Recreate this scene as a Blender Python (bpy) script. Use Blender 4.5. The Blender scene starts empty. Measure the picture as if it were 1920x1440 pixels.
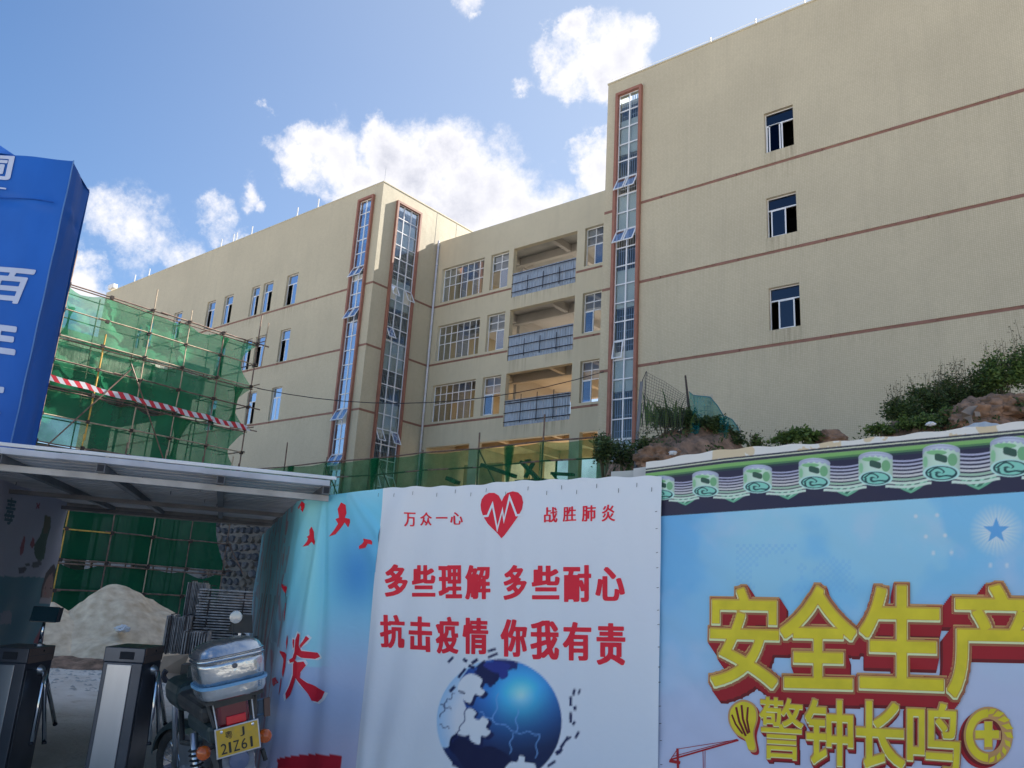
import bpy, bmesh, math, random
import numpy as np
from mathutils import Vector, Matrix, noise
random.seed(7)
rng = np.random.default_rng(7)
SC = bpy.context.scene
COL = SC.collection

# ------------------------------------------------------------------ camera (solved from the building's straight edges)
W = np.array([[0.77719, -0.12014, -0.61768], [0.62650, 0.23797, 0.74220], [0.05783, -0.96381, 0.26022]])
W = np.array([np.cross(W[1], W[2]), W[1], W[2]])
W = (lambda u, s, v: u @ v)(*np.linalg.svd(W))
F, CX, CY, H = 1523.2134, 960.0, 720.0, 1.55          # focal length in pixels of the 1920 px photograph, eye height
cam = bpy.data.cameras.new('camera'); cam.sensor_width = 36.0; cam.lens = F / 1920 * 36
cam.clip_start = 0.05; cam.clip_end = 3000
co = bpy.data.objects.new('camera', cam); COL.objects.link(co)
xr, yd, zf = W[:, 0], W[:, 1], W[:, 2]
co.matrix_world = Matrix(((xr[0], -yd[0], -zf[0], 0), (xr[1], -yd[1], -zf[1], 0), (xr[2], -yd[2], -zf[2], H), (0, 0, 0, 1)))
SC.camera = co

# ------------------------------------------------------------------ sun, sky, exposure
SUN = Vector((0.20, 1.0, 0.752)).normalized()
sun_el = math.asin(SUN.z); sun_az = math.atan2(SUN.x, SUN.y)
sl = bpy.data.lights.new('sun', 'SUN'); sl.energy = 5.0; sl.angle = math.radians(0.53); sl.color = (1.0, 0.93, 0.82)
so = bpy.data.objects.new('sun', sl); COL.objects.link(so)
so.rotation_euler = SUN.to_track_quat('Z', 'Y').to_euler()
SC.view_settings.view_transform = 'Standard'; SC.view_settings.look = 'None'
SC.view_settings.gamma = 1.0; SC.view_settings.use_curve_mapping = False
SC.view_settings.exposure = 1.5
SKY_STRENGTH = 0.10; SKY_VAL = 0.69; SKY_SAT = 1.12

def pray(x, y):
    return W @ np.array([x - CX, y - CY, F])
EYE = np.array([0, 0, H])
def onY(x, y, v): r = pray(x, y); return EYE + r * (v / r[1])
def onX(x, y, v): r = pray(x, y); return EYE + r * (v / r[0])
def onZ(x, y, v): r = pray(x, y); return EYE + r * ((v - H) / r[2])
FW = W[:2, 2] / np.hypot(*W[:2, 2]); RT = np.array([FW[1], -FW[0]])
def atd(x, y, d): r = pray(x, y); return EYE + r * (d / np.dot(r[:2], FW))
def rd(r, d, z=0.0): p = r * RT + d * FW; return np.array([p[0], p[1], z])
def az(deg):           # horizontal unit vector, degrees to the right of the view axis
    a = math.radians(deg); p = math.sin(a) * RT + math.cos(a) * FW; return np.array([p[0], p[1], 0.0])
def proj(P):
    c = (np.asarray(P) - EYE) @ W
    return CX + F * c[..., 0] / c[..., 2], CY + F * c[..., 1] / c[..., 2]

def build_world():
    w = bpy.data.worlds.new('World'); SC.world = w; w.use_nodes = True
    nt = w.node_tree; N = nt.nodes; L = nt.links; N.clear()
    out = N.new('ShaderNodeOutputWorld'); bg = N.new('ShaderNodeBackground'); bg.inputs[1].default_value = SKY_STRENGTH
    sky = N.new('ShaderNodeTexSky'); sky.sky_type = 'NISHITA'; sky.sun_disc = False
    sky.sun_elevation = sun_el; sky.sun_rotation = sun_az
    sky.air_density = 1.0; sky.dust_density = 0.9; sky.ozone_density = 1.6; sky.altitude = 60
    tc = N.new('ShaderNodeTexCoord')
    def math_(op, a, b=None, c=None, clamp=False):
        n = N.new('ShaderNodeMath'); n.operation = op; n.use_clamp = clamp
        for i, v in enumerate((a, b, c)):
            if v is None: continue
            if isinstance(v, (int, float)): n.inputs[i].default_value = v
            else: L.new(v, n.inputs[i])
        return n.outputs[0]
    def noise_(scale, detail=6, rough=0.6, vec=None, lac=2.1):
        n = N.new('ShaderNodeTexNoise'); n.inputs['Scale'].default_value = scale; n.inputs['Detail'].default_value = detail
        n.inputs['Roughness'].default_value = rough; n.inputs['Lacunarity'].default_value = lac
        L.new(vec or tc.outputs['Generated'], n.inputs['Vector']); return n
    # each cloud is a cluster of puffs, given by the direction it stands in and its angular radius
    def dirn(x, y): r = pray(x, y); return r / np.linalg.norm(r)
    nz = noise_(9.0, 7, 0.62)
    wob = N.new('ShaderNodeVectorMath'); wob.operation = 'MULTIPLY_ADD'
    L.new(nz.outputs['Color'], wob.inputs[0]); wob.inputs[1].default_value = (0.12,) * 3
    sub = N.new('ShaderNodeVectorMath'); sub.operation = 'SUBTRACT'; L.new(tc.outputs['Generated'], sub.inputs[0]); sub.inputs[1].default_value = (0.06,) * 3
    L.new(sub.outputs[0], wob.inputs[2])
    puffs = [(560, 300, 42, .8), (600, 262, 40, 1), (640, 300, 62, 1), (690, 340, 60, 1), (740, 300, 62, 1), (800, 330, 85, 1), (850, 285, 56, .9),
             (900, 350, 95, 1), (960, 385, 85, 1), (1020, 400, 78, 1), (850, 400, 100, 1), (720, 240, 26, .7), (780, 400, 90, 1),
             (1070, 60, 34, .9), (1095, 120, 62, 1), (1150, 100, 66, 1), (1185, 75, 42, 1), (1110, 155, 34, .9),
             (1125, 300, 40, 1), (1135, 335, 42, 1), (1105, 350, 20, .8), (990, 175, 20, .42), (890, 5, 36, .7), (912, 42, 15, .6),
             (190, 415, 40, .46), (240, 405, 48, .54), (290, 425, 44, .46), (330, 455, 38, .42), (255, 470, 36, .38), (385, 392, 26, .52), (415, 418, 24, .42), (445, 437, 18, .36),
             (160, 545, 50, .8), (140, 500, 36, .75), (185, 590, 50, .8), (510, 198, 12, .36), (460, 360, 24, .42), (490, 375, 16, .45)]
    acc = None
    for (x, y, r, s) in puffs:
        d = dirn(x, y); rr = r / F * 1.35
        v = N.new('ShaderNodeVectorMath'); v.operation = 'DISTANCE'; L.new(wob.outputs[0], v.inputs[0]); v.inputs[1].default_value = tuple(d)
        m = math_('MULTIPLY_ADD', v.outputs['Value'], -s / rr, s)      # s at the centre, 0 at the rim
        acc = m if acc is None else math_('MAXIMUM', acc, m)
    # the same kind of scattered cloud over the rest of the sky
    far = noise_(2.3, 5, 0.55); cov = math_('MULTIPLY_ADD', far.outputs['Fac'], 5.0, -2.95)
    vd = dirn(900, 300)
    dv = N.new('ShaderNodeVectorMath'); dv.operation = 'DISTANCE'; L.new(tc.outputs['Generated'], dv.inputs[0]); dv.inputs[1].default_value = tuple(vd)
    outside = math_('MULTIPLY_ADD', dv.outputs['Value'], 4.0, -3.2, clamp=True)
    cov = math_('MULTIPLY', cov, outside)
    acc = math_('MAXIMUM', acc, cov)
    acc = math_('MAXIMUM', acc, 0.0)
    fine = noise_(17.0, 9, 0.68)
    dens = math_('MULTIPLY_ADD', fine.outputs['Fac'], 2.3, -1.15)
    dens = math_('ADD', dens, math_('MULTIPLY', acc, 1.5))
    has = math_('MULTIPLY', acc, 6.0, clamp=True)
    dens = math_('MULTIPLY', dens, has)
    ramp = N.new('ShaderNodeMapRange'); ramp.interpolation_type = 'SMOOTHSTEP'
    L.new(dens, ramp.inputs['Value']); ramp.inputs['From Min'].default_value = -0.02; ramp.inputs['From Max'].default_value = 0.95
    # thick parts are slightly greyer underneath, rims are brightest
    thick = N.new('ShaderNodeMapRange'); L.new(dens, thick.inputs['Value'])
    thick.inputs['From Min'].default_value = 0.8; thick.inputs['From Max'].default_value = 1.7
    soft = noise_(6.0, 3, 0.5)
    tk = math_('MULTIPLY', thick.outputs[0], math_('MULTIPLY_ADD', soft.outputs['Fac'], 2.0, -0.4, clamp=True))
    cc = N.new('ShaderNodeMix'); cc.data_type = 'RGBA'; L.new(tk, cc.inputs['Factor'])
    cc.inputs['A'].default_value = (3.75, 3.72, 3.9, 1); cc.inputs['B'].default_value = (2.35, 2.42, 2.8, 1)
    # humid air: the clear sky's own colour, a little paler
    hs = N.new('ShaderNodeHueSaturation'); L.new(sky.outputs[0], hs.inputs['Color']); hs.inputs['Value'].default_value = SKY_VAL; hs.inputs['Saturation'].default_value = SKY_SAT
    # humid haze: the sky pales towards the sun and the horizon
    dp_ = N.new('ShaderNodeVectorMath'); dp_.operation = 'DOT_PRODUCT'; L.new(tc.outputs['Generated'], dp_.inputs[0]); dp_.inputs[1].default_value = tuple(SUN)
    au = math_('MULTIPLY_ADD', dp_.outputs['Value'], 1 / 0.74, -0.26 / 0.74, clamp=True); au = math_('MULTIPLY', math_('POWER', au, 1.25), 0.74)
    sz = N.new('ShaderNodeSeparateXYZ'); L.new(tc.outputs['Generated'], sz.inputs[0]); hzn = math_('MULTIPLY_ADD', sz.outputs['Z'], -0.35, 0.20, clamp=True)
    veil = N.new('ShaderNodeMix'); veil.data_type = 'RGBA'; L.new(math_('ADD', au, hzn, clamp=True), veil.inputs['Factor'])
    tn = N.new('ShaderNodeMix'); tn.data_type = 'RGBA'; tn.blend_type = 'MULTIPLY'; tn.inputs['Factor'].default_value = 1.0; L.new(hs.outputs[0], tn.inputs['A']); tn.inputs['B'].default_value = (0.76, 0.90, 1.03, 1)
    L.new(tn.outputs['Result'], veil.inputs['A']); veil.inputs['B'].default_value = (2.5, 2.75, 3.05, 1)
    mx = N.new('ShaderNodeMix'); mx.data_type = 'RGBA'
    L.new(ramp.outputs[0], mx.inputs['Factor']); L.new(veil.outputs['Result'], mx.inputs['A']); L.new(cc.outputs['Result'], mx.inputs['B'])
    L.new(mx.outputs['Result'], bg.inputs[0]); L.new(bg.outputs[0], out.inputs[0])
    w.cycles.sampling_method = 'MANUAL'; w.cycles.sample_map_resolution = 1024
build_world()

# ------------------------------------------------------------------ helpers
def lin(c):
    return tuple(((v / 255) / 12.92 if v / 255 <= 0.04045 else ((v / 255 + 0.055) / 1.055) ** 2.4) for v in c)
MATS = {}
BANDS = (18.13, 14.53, 10.93)          # undersides of the terracotta bands
def mat(name, color, rough=0.7, metal=0.0, vary=0.12, scale=3.0, bump=0.0, bscale=40.0, spec=0.5, stretch=(1, 1, 1), color2=None, coat=0.0):
    if name in MATS: return MATS[name]
    m = bpy.data.materials.new(name); m.use_nodes = True; MATS[name] = m
    nt = m.node_tree; N = nt.nodes; L = nt.links; b = N['Principled BSDF']
    b.inputs['Roughness'].default_value = rough; b.inputs['Metallic'].default_value = metal
    b.inputs['Specular IOR Level'].default_value = spec; b.inputs['Coat Weight'].default_value = coat
    g = N.new('ShaderNodeNewGeometry'); mp = N.new('ShaderNodeMapping'); mp.inputs['Scale'].default_value = stretch
    L.new(g.outputs['Position'], mp.inputs['Vector'])
    n = N.new('ShaderNodeTexNoise'); n.inputs['Scale'].default_value = scale; n.inputs['Detail'].default_value = 5
    L.new(mp.outputs[0], n.inputs['Vector'])
    mx = N.new('ShaderNodeMix'); mx.data_type = 'RGBA'
    mr = N.new('ShaderNodeMapRange'); L.new(n.outputs['Fac'], mr.inputs['Value']); mr.inputs['From Min'].default_value = 0.3; mr.inputs['From Max'].default_value = 0.7
    L.new(mr.outputs[0], mx.inputs['Factor'])
    c = np.array(color[:3]); a = c * (1 - vary); bb = np.minimum(c * (1 + vary), 0.95) if color2 is None else np.array(color2)
    mx.inputs['A'].default_value = (*a, 1); mx.inputs['B'].default_value = (*bb, 1)
    L.new(mx.outputs['Result'], b.inputs['Base Color'])
    if bump:
        n2 = N.new('ShaderNodeTexNoise'); n2.inputs['Scale'].default_value = bscale; n2.inputs['Detail'].default_value = 4
        L.new(mp.outputs[0], n2.inputs['Vector'])
        bp = N.new('ShaderNodeBump'); bp.inputs['Strength'].default_value = bump; bp.inputs['Distance'].default_value = 0.02
        L.new(n2.outputs['Fac'], bp.inputs['Height']); L.new(bp.outputs[0], b.inputs['Normal'])
    return m

def facade_mat(name, color, axis='X', tile=True, stains=()):
    """ceramic mosaic facade: fine tile joints, faint vertical weathering streaks and blotches"""
    m = bpy.data.materials.new(name); m.use_nodes = True; MATS[name] = m
    nt = m.node_tree; N = nt.nodes; L = nt.links; b = N['Principled BSDF']
    b.inputs['Roughness'].default_value = 0.6; b.inputs['Specular IOR Level'].default_value = 0.35
    g = N.new('ShaderNodeNewGeometry'); sp = N.new('ShaderNodeSeparateXYZ'); L.new(g.outputs['Position'], sp.inputs[0])
    cb = N.new('ShaderNodeCombineXYZ'); L.new(sp.outputs[axis], cb.inputs[0]); L.new(sp.outputs['Z'], cb.inputs[1])
    def noi(scale, st, det=4, seed=0):
        mp = N.new('ShaderNodeMapping'); mp.inputs['Scale'].default_value = st; mp.inputs['Location'].default_value = (seed, seed, 0); L.new(cb.outputs[0], mp.inputs['Vector'])
        n = N.new('ShaderNodeTexNoise'); n.inputs['Scale'].default_value = scale; n.inputs['Detail'].default_value = det; L.new(mp.outputs[0], n.inputs['Vector']); return n.outputs['Fac']
    def mixc(f, A, B, lo=0.35, hi=0.65, blend='MIX', amount=1.0):
        mr = N.new('ShaderNodeMapRange'); L.new(f, mr.inputs['Value']); mr.inputs['From Min'].default_value = lo; mr.inputs['From Max'].default_value = hi; mr.inputs['To Max'].default_value = amount
        mx = N.new('ShaderNodeMix'); mx.data_type = 'RGBA'; mx.blend_type = blend; L.new(mr.outputs[0], mx.inputs['Factor'])
        for k, v in (('A', A), ('B', B)):
            if isinstance(v, tuple): mx.inputs[k].default_value = (*v[:3], 1)
            else: L.new(v, mx.inputs[k])
        return mx.outputs['Result']
    c = np.array(color)
    r = mixc(noi(0.35, (1, 1, 1)), tuple(c * 0.95), tuple(c * 1.04))
    r = mixc(noi(1.0, (2.2, 0.22, 1), seed=9), r, tuple(c * np.array((0.86, 0.86, 0.87))), 0.52, 0.8, amount=0.55)
    r = mixc(noi(3.0, (1, 1, 1), 6, seed=4), r, tuple(c * 0.9), 0.5, 0.8, amount=0.5)
    if tile:
        br = N.new('ShaderNodeTexBrick'); L.new(cb.outputs[0], br.inputs['Vector'])
        br.inputs['Scale'].default_value = 1.0; br.inputs['Brick Width'].default_value = 0.062; br.inputs['Row Height'].default_value = 0.062
        br.inputs['Mortar Size'].default_value = 0.006; br.inputs['Mortar Smooth'].default_value = 0.5; br.offset = 0.0
        br.inputs['Color1'].default_value = (1.03, 1.03, 1.03, 1); br.inputs['Color2'].default_value = (0.95, 0.95, 0.93, 1); br.inputs['Mortar'].default_value = (0.74, 0.72, 0.68, 1)
        mx = N.new('ShaderNodeMix'); mx.data_type = 'RGBA'; mx.blend_type = 'MULTIPLY'; mx.inputs['Factor'].default_value = 1.0
        L.new(r, mx.inputs['A']); L.new(br.outputs['Color'], mx.inputs['B']); r = mx.outputs['Result']
    def mth(op, a, b_=None, clamp=False):
        n = N.new('ShaderNodeMath'); n.operation = op; n.use_clamp = clamp
        for i, v in enumerate((a, b_)):
            if v is None: continue
            if isinstance(v, (int, float)): n.inputs[i].default_value = v
            else: L.new(v, n.inputs[i])
        return n.outputs[0]
    # rain streaks running down from the storey bands, and grime below sills
    streak = noi(1.0, (7.0, .35, 1), 5, seed=21)
    dirt = None
    lst = [(-80, 40, zb, .75, .30) for zb in BANDS] + [(a, b_, z, l, 1.0) for a, b_, z, l in stains]
    for (x0, x1, zt, ln_, amt) in lst:
        fx_ = mth('MULTIPLY', mth('MULTIPLY', mth('SUBTRACT', sp.outputs[axis], x0), 6.0, clamp=True), mth('MULTIPLY', mth('SUBTRACT', x1, sp.outputs[axis]), 6.0, clamp=True))
        dz = mth('SUBTRACT', zt, sp.outputs['Z']); fz_ = mth('MULTIPLY', mth('SUBTRACT', 1.0, mth('DIVIDE', dz, ln_), clamp=True), mth('MULTIPLY', dz, 200.0, clamp=True))
        v_ = mth('MULTIPLY', mth('MULTIPLY', fx_, fz_), amt); dirt = v_ if dirt is None else mth('MAXIMUM', dirt, v_)
    st = N.new('ShaderNodeMapRange'); L.new(streak, st.inputs['Value']); st.inputs['From Min'].default_value = .42; st.inputs['From Max'].default_value = .68
    dm = N.new('ShaderNodeMix'); dm.data_type = 'RGBA'; dm.blend_type = 'MULTIPLY'; L.new(mth('MULTIPLY', mth('MULTIPLY', dirt, st.outputs[0]), .8, clamp=True), dm.inputs['Factor']); L.new(r, dm.inputs['A']); dm.inputs['B'].default_value = (.60, .58, .55, 1); r = dm.outputs['Result']
    L.new(r, b.inputs['Base Color'])
    n2 = N.new('ShaderNodeTexNoise'); n2.inputs['Scale'].default_value = 1.6; n2.inputs['Detail'].default_value = 6; L.new(g.outputs['Position'], n2.inputs['Vector'])
    bp = N.new('ShaderNodeBump'); bp.inputs['Strength'].default_value = 0.25; bp.inputs['Distance'].default_value = 0.05
    L.new(n2.outputs['Fac'], bp.inputs['Height']); L.new(bp.outputs[0], b.inputs['Normal'])
    return m

def glass_mat(name, tint, refl=0.35, clear=0.0):
    m = bpy.data.materials.new(name); m.use_nodes = True; MATS[name] = m
    nt = m.node_tree; N = nt.nodes; L = nt.links; N.clear()
    out = N.new('ShaderNodeOutputMaterial'); gl = N.new('ShaderNodeBsdfGlossy'); gl.inputs['Roughness'].default_value = 0.03
    gl.inputs['Color'].default_value = (0.75, 0.82, 0.95, 1)
    n = N.new('ShaderNodeTexNoise'); n.inputs['Scale'].default_value = 0.8; g = N.new('ShaderNodeNewGeometry'); L.new(g.outputs['Position'], n.inputs['Vector'])
    bp = N.new('ShaderNodeBump'); bp.inputs['Strength'].default_value = 0.06; bp.inputs['Distance'].default_value = 0.1; L.new(n.outputs['Fac'], bp.inputs['Height']); L.new(bp.outputs[0], gl.inputs['Normal'])
    tr = N.new('ShaderNodeBsdfTransparent'); tr.inputs['Color'].default_value = (*tint, 1)
    lw = N.new('ShaderNodeLayerWeight'); lw.inputs['Blend'].default_value = 0.25
    ma = N.new('ShaderNodeMath'); ma.operation = 'MULTIPLY_ADD'; L.new(lw.outputs['Fresnel'], ma.inputs[0]); ma.inputs[1].default_value = 0.55; ma.inputs[2].default_value = refl; ma.use_clamp = True
    mx = N.new('ShaderNodeMixShader'); L.new(ma.outputs[0], mx.inputs[0]); L.new(tr.outputs[0], mx.inputs[1]); L.new(gl.outputs[0], mx.inputs[2])
    L.new(mx.outputs[0], out.inputs[0]); return m

def net_mat(name, color, opacity=0.6, mesh=0.0, var=0.25):
    """woven safety net: part see-through, part translucent green thread"""
    m = bpy.data.materials.new(name); m.use_nodes = True; MATS[name] = m
    nt = m.node_tree; N = nt.nodes; L = nt.links; N.clear()
    out = N.new('ShaderNodeOutputMaterial')
    g = N.new('ShaderNodeNewGeometry')
    n = N.new('ShaderNodeTexNoise'); n.inputs['Scale'].default_value = 1.3; n.inputs['Detail'].default_value = 4; L.new(g.outputs['Position'], n.inputs['Vector'])
    mr = N.new('ShaderNodeMapRange'); L.new(n.outputs['Fac'], mr.inputs['Value']); mr.inputs['From Min'].default_value = 0.3; mr.inputs['From Max'].default_value = 0.7
    mr.inputs['To Min'].default_value = opacity - var / 2; mr.inputs['To Max'].default_value = opacity + var / 2
    d = N.new('ShaderNodeBsdfDiffuse'); d.inputs['Color'].default_value = (*color, 1)
    t = N.new('ShaderNodeBsdfTranslucent'); t.inputs['Color'].default_value = (*color, 1)
    ds = N.new('ShaderNodeMixShader'); ds.inputs[0].default_value = 0.5; L.new(d.outputs[0], ds.inputs[1]); L.new(t.outputs[0], ds.inputs[2])
    tr = N.new('ShaderNodeBsdfTransparent'); tr.inputs['Color'].default_value = (0.80, 1.0, 0.86, 1)
    mx = N.new('ShaderNodeMixShader'); L.new(mr.outputs[0], mx.inputs[0]); L.new(tr.outputs[0], mx.inputs[1]); L.new(ds.outputs[0], mx.inputs[2])
    L.new(mx.outputs[0], out.inputs[0]); return m

def attr_mat(name, rough=0.55, spec=0.4, bump=0.0):
    m = bpy.data.materials.new(name); m.use_nodes = True; MATS[name] = m
    nt = m.node_tree; N = nt.nodes; L = nt.links; b = N['Principled BSDF']
    a = N.new('ShaderNodeAttribute'); a.attribute_name = 'print'; L.new(a.outputs['Color'], b.inputs['Base Color'])
    b.inputs['Roughness'].default_value = rough; b.inputs['Specular IOR Level'].default_value = spec
    if bump:
        g = N.new('ShaderNodeNewGeometry'); n = N.new('ShaderNodeTexNoise'); n.inputs['Scale'].default_value = 9; n.inputs['Detail'].default_value = 6; L.new(g.outputs['Position'], n.inputs['Vector'])
        n.inputs['Distortion'].default_value = 1.2
        bp = N.new('ShaderNodeBump'); bp.inputs['Strength'].default_value = bump; bp.inputs['Distance'].default_value = 0.02; L.new(n.outputs['Fac'], bp.inputs['Height']); L.new(bp.outputs[0], b.inputs['Normal'])
    return m

def wpos(o):
    v = Vector((0, 0, 0))
    while o is not None: v += o.location; o = o.parent
    return v

class MB:
    """collects faces in world (or frame) coordinates; build() links them as one mesh object"""
    def __init__(s, fr=None): s.v = []; s.f = []; s.m = []; s.fr = fr; s.cm = 0
    def P(s, p):
        if s.fr is None: return (float(p[0]), float(p[1]), float(p[2]))
        O, U, V, N = s.fr
        q = O + U * p[0] + N * p[1] + V * p[2]
        return (float(q[0]), float(q[1]), float(q[2]))
    def face(s, *ps):
        b = len(s.v); s.v += [s.P(p) for p in ps]; s.f.append(tuple(range(b, b + len(ps)))); s.m.append(s.cm)
    def box(s, a, b):
        x0, y0, z0 = (min(a[i], b[i]) for i in range(3)); x1, y1, z1 = (max(a[i], b[i]) for i in range(3))
        k = len(s.v)
        s.v += [s.P(p) for p in ((x0, y0, z0), (x1, y0, z0), (x1, y1, z0), (x0, y1, z0), (x0, y0, z1), (x1, y0, z1), (x1, y1, z1), (x0, y1, z1))]
        for f in ((0, 3, 2, 1), (4, 5, 6, 7), (0, 1, 5, 4), (1, 2, 6, 5), (2, 3, 7, 6), (3, 0, 4, 7)):
            s.f.append(tuple(k + i for i in f)); s.m.append(s.cm)
        return s
    def beam(s, a, b, w, h=None, up=(0, 0, 1)):
        h = h or w; a = Vector(s.P(a)); b = Vector(s.P(b)); d = (b - a).normalized(); upv = Vector(up)
        if abs(d.dot(upv)) > 0.97: upv = Vector((1, 0, 0))
        x = d.cross(upv).normalized(); y = x.cross(d); k = len(s.v)
        for p in (a, b):
            for sx, sy in ((-1, -1), (1, -1), (1, 1), (-1, 1)):
                q = p + x * sx * w / 2 + y * sy * h / 2; s.v.append(tuple(q))
        for f in ((0, 1, 2, 3), (7, 6, 5, 4), (0, 4, 5, 1), (1, 5, 6, 2), (2, 6, 7, 3), (3, 7, 4, 0)):
            s.f.append(tuple(k + i for i in f)); s.m.append(s.cm)
        return s
    def tube(s, pts, r, n=8, cap=True):
        pts = [Vector(s.P(p)) for p in pts]; rs = r if isinstance(r, (list, tuple)) else [r] * len(pts)
        k = len(s.v); ref = None
        for i, p in enumerate(pts):
            d = (pts[min(i + 1, len(pts) - 1)] - pts[max(i - 1, 0)]).normalized()
            if ref is None: ref = Vector((0, 0, 1)) if abs(d.z) < 0.9 else Vector((1, 0, 0))
            x = d.cross(ref).normalized(); y = x.cross(d).normalized(); ref = y
            for j in range(n):
                a = 2 * math.pi * j / n; s.v.append(tuple(p + (x * math.cos(a) + y * math.sin(a)) * rs[i]))
        for i in range(len(pts) - 1):
            for j in range(n):
                s.f.append((k + i * n + j, k + i * n + (j + 1) % n, k + (i + 1) * n + (j + 1) % n, k + (i + 1) * n + j)); s.m.append(s.cm)
        if cap:
            s.f.append(tuple(k + j for j in range(n))[::-1]); s.m.append(s.cm)
            e = k + (len(pts) - 1) * n; s.f.append(tuple(e + j for j in range(n))); s.m.append(s.cm)
        return s
    def lathe(s, c, axis, prof, n=20):
        """prof: list of (distance along axis, radius)"""
        c = Vector(s.P(c)); ax = Vector(axis).normalized(); x = ax.orthogonal().normalized(); y = ax.cross(x); k = len(s.v)
        for t, r in prof:
            for j in range(n):
                a = 2 * math.pi * j / n; s.v.append(tuple(c + ax * t + (x * math.cos(a) + y * math.sin(a)) * r))
        for i in range(len(prof) - 1):
            for j in range(n):
                s.f.append((k + i * n + j, k + i * n + (j + 1) % n, k + (i + 1) * n + (j + 1) % n, k + (i + 1) * n + j)); s.m.append(s.cm)
        return s
    def build(s, name, material, parent=None, smooth=False, kind=None, bevel=0.0, local=False):
        me = bpy.data.meshes.new(name)
        off = Vector((0, 0, 0)) if (parent is None or local) else wpos(parent)
        me.from_pydata([(v[0] - off.x, v[1] - off.y, v[2] - off.z) for v in s.v], [], s.f); 
        for mm in (material if isinstance(material, (list, tuple)) else [material]): me.materials.append(mm)
        if any(s.m): me.polygons.foreach_set('material_index', s.m)
        if smooth: me.polygons.foreach_set('use_smooth', [True] * len(me.polygons))
        me.update()
        o = bpy.data.objects.new(name, me); COL.objects.link(o); o.parent = parent
        if kind: o['kind'] = kind
        if bevel:
            b = o.modifiers.new('bevel', 'BEVEL'); b.width = bevel; b.segments = 2; b.limit_method = 'ANGLE'
        return o

def tag(o, label=None, cat=None, group=None, kind=None):
    if label: o['label'] = label
    if cat: o['category'] = cat
    if group: o['group'] = group
    if kind: o['kind'] = kind
    return o
def empty(name, loc, label, cat, group=None, rot=None):
    o = bpy.data.objects.new(name, None); COL.objects.link(o); o.location = tuple(float(v) for v in loc); o.empty_display_size = 0.3
    if rot: o.rotation_euler = rot
    return tag(o, label, cat, group)
def grid_obj(name, pts, nu, nv, material, parent=None, colors=None, smooth=True, kind=None):
    """pts: (nu*nv,3) array, row-major over v then u"""
    off = np.array(wpos(parent)) if parent is not None else np.zeros(3)
    me = bpy.data.meshes.new(name); P = (pts - off).astype(np.float32)
    i = np.arange((nu - 1) * (nv - 1)); a = (i // (nu - 1)) * nu + i % (nu - 1)
    q = np.stack([a, a + 1, a + nu + 1, a + nu], 1).astype(np.int32)
    me.vertices.add(len(P)); me.vertices.foreach_set('co', P.ravel())
    me.loops.add(q.size); me.loops.foreach_set('vertex_index', q.ravel())
    me.polygons.add(len(q)); me.polygons.foreach_set('loop_start', np.arange(len(q), dtype=np.int32) * 4)
    me.update(calc_edges=True)
    if smooth: me.polygons.foreach_set('use_smooth', np.ones(len(q), bool))
    if colors is not None:
        at = me.color_attributes.new('print', 'FLOAT_COLOR', 'POINT')
        at.data.foreach_set('color', np.concatenate([colors, np.ones((len(colors), 1))], 1).astype(np.float32).ravel())
    me.materials.append(material)
    o = bpy.data.objects.new(name, me); COL.objects.link(o); o.parent = parent
    if kind: o['kind'] = kind
    return o
def soup(name, V, Fc, material, parent=None, kind=None, smooth=False):
    """V (n,3) array, Fc list/array of faces with equal length"""
    off = np.array(wpos(parent)) if parent is not None else np.zeros(3)
    me = bpy.data.meshes.new(name); Fc = np.asarray(Fc, np.int32); V = np.asarray(V, np.float32) - off.astype(np.float32)
    me.vertices.add(len(V)); me.vertices.foreach_set('co', V.ravel())
    me.loops.add(Fc.size); me.loops.foreach_set('vertex_index', Fc.ravel())
    me.polygons.add(len(Fc)); me.polygons.foreach_set('loop_start', np.arange(len(Fc), dtype=np.int32) * Fc.shape[1])
    me.update(calc_edges=True)
    if smooth: me.polygons.foreach_set('use_smooth', np.ones(len(Fc), bool))
    me.materials.append(material)
    o = bpy.data.objects.new(name, me); COL.objects.link(o); o.parent = parent
    if kind: o['kind'] = kind
    return o

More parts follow.
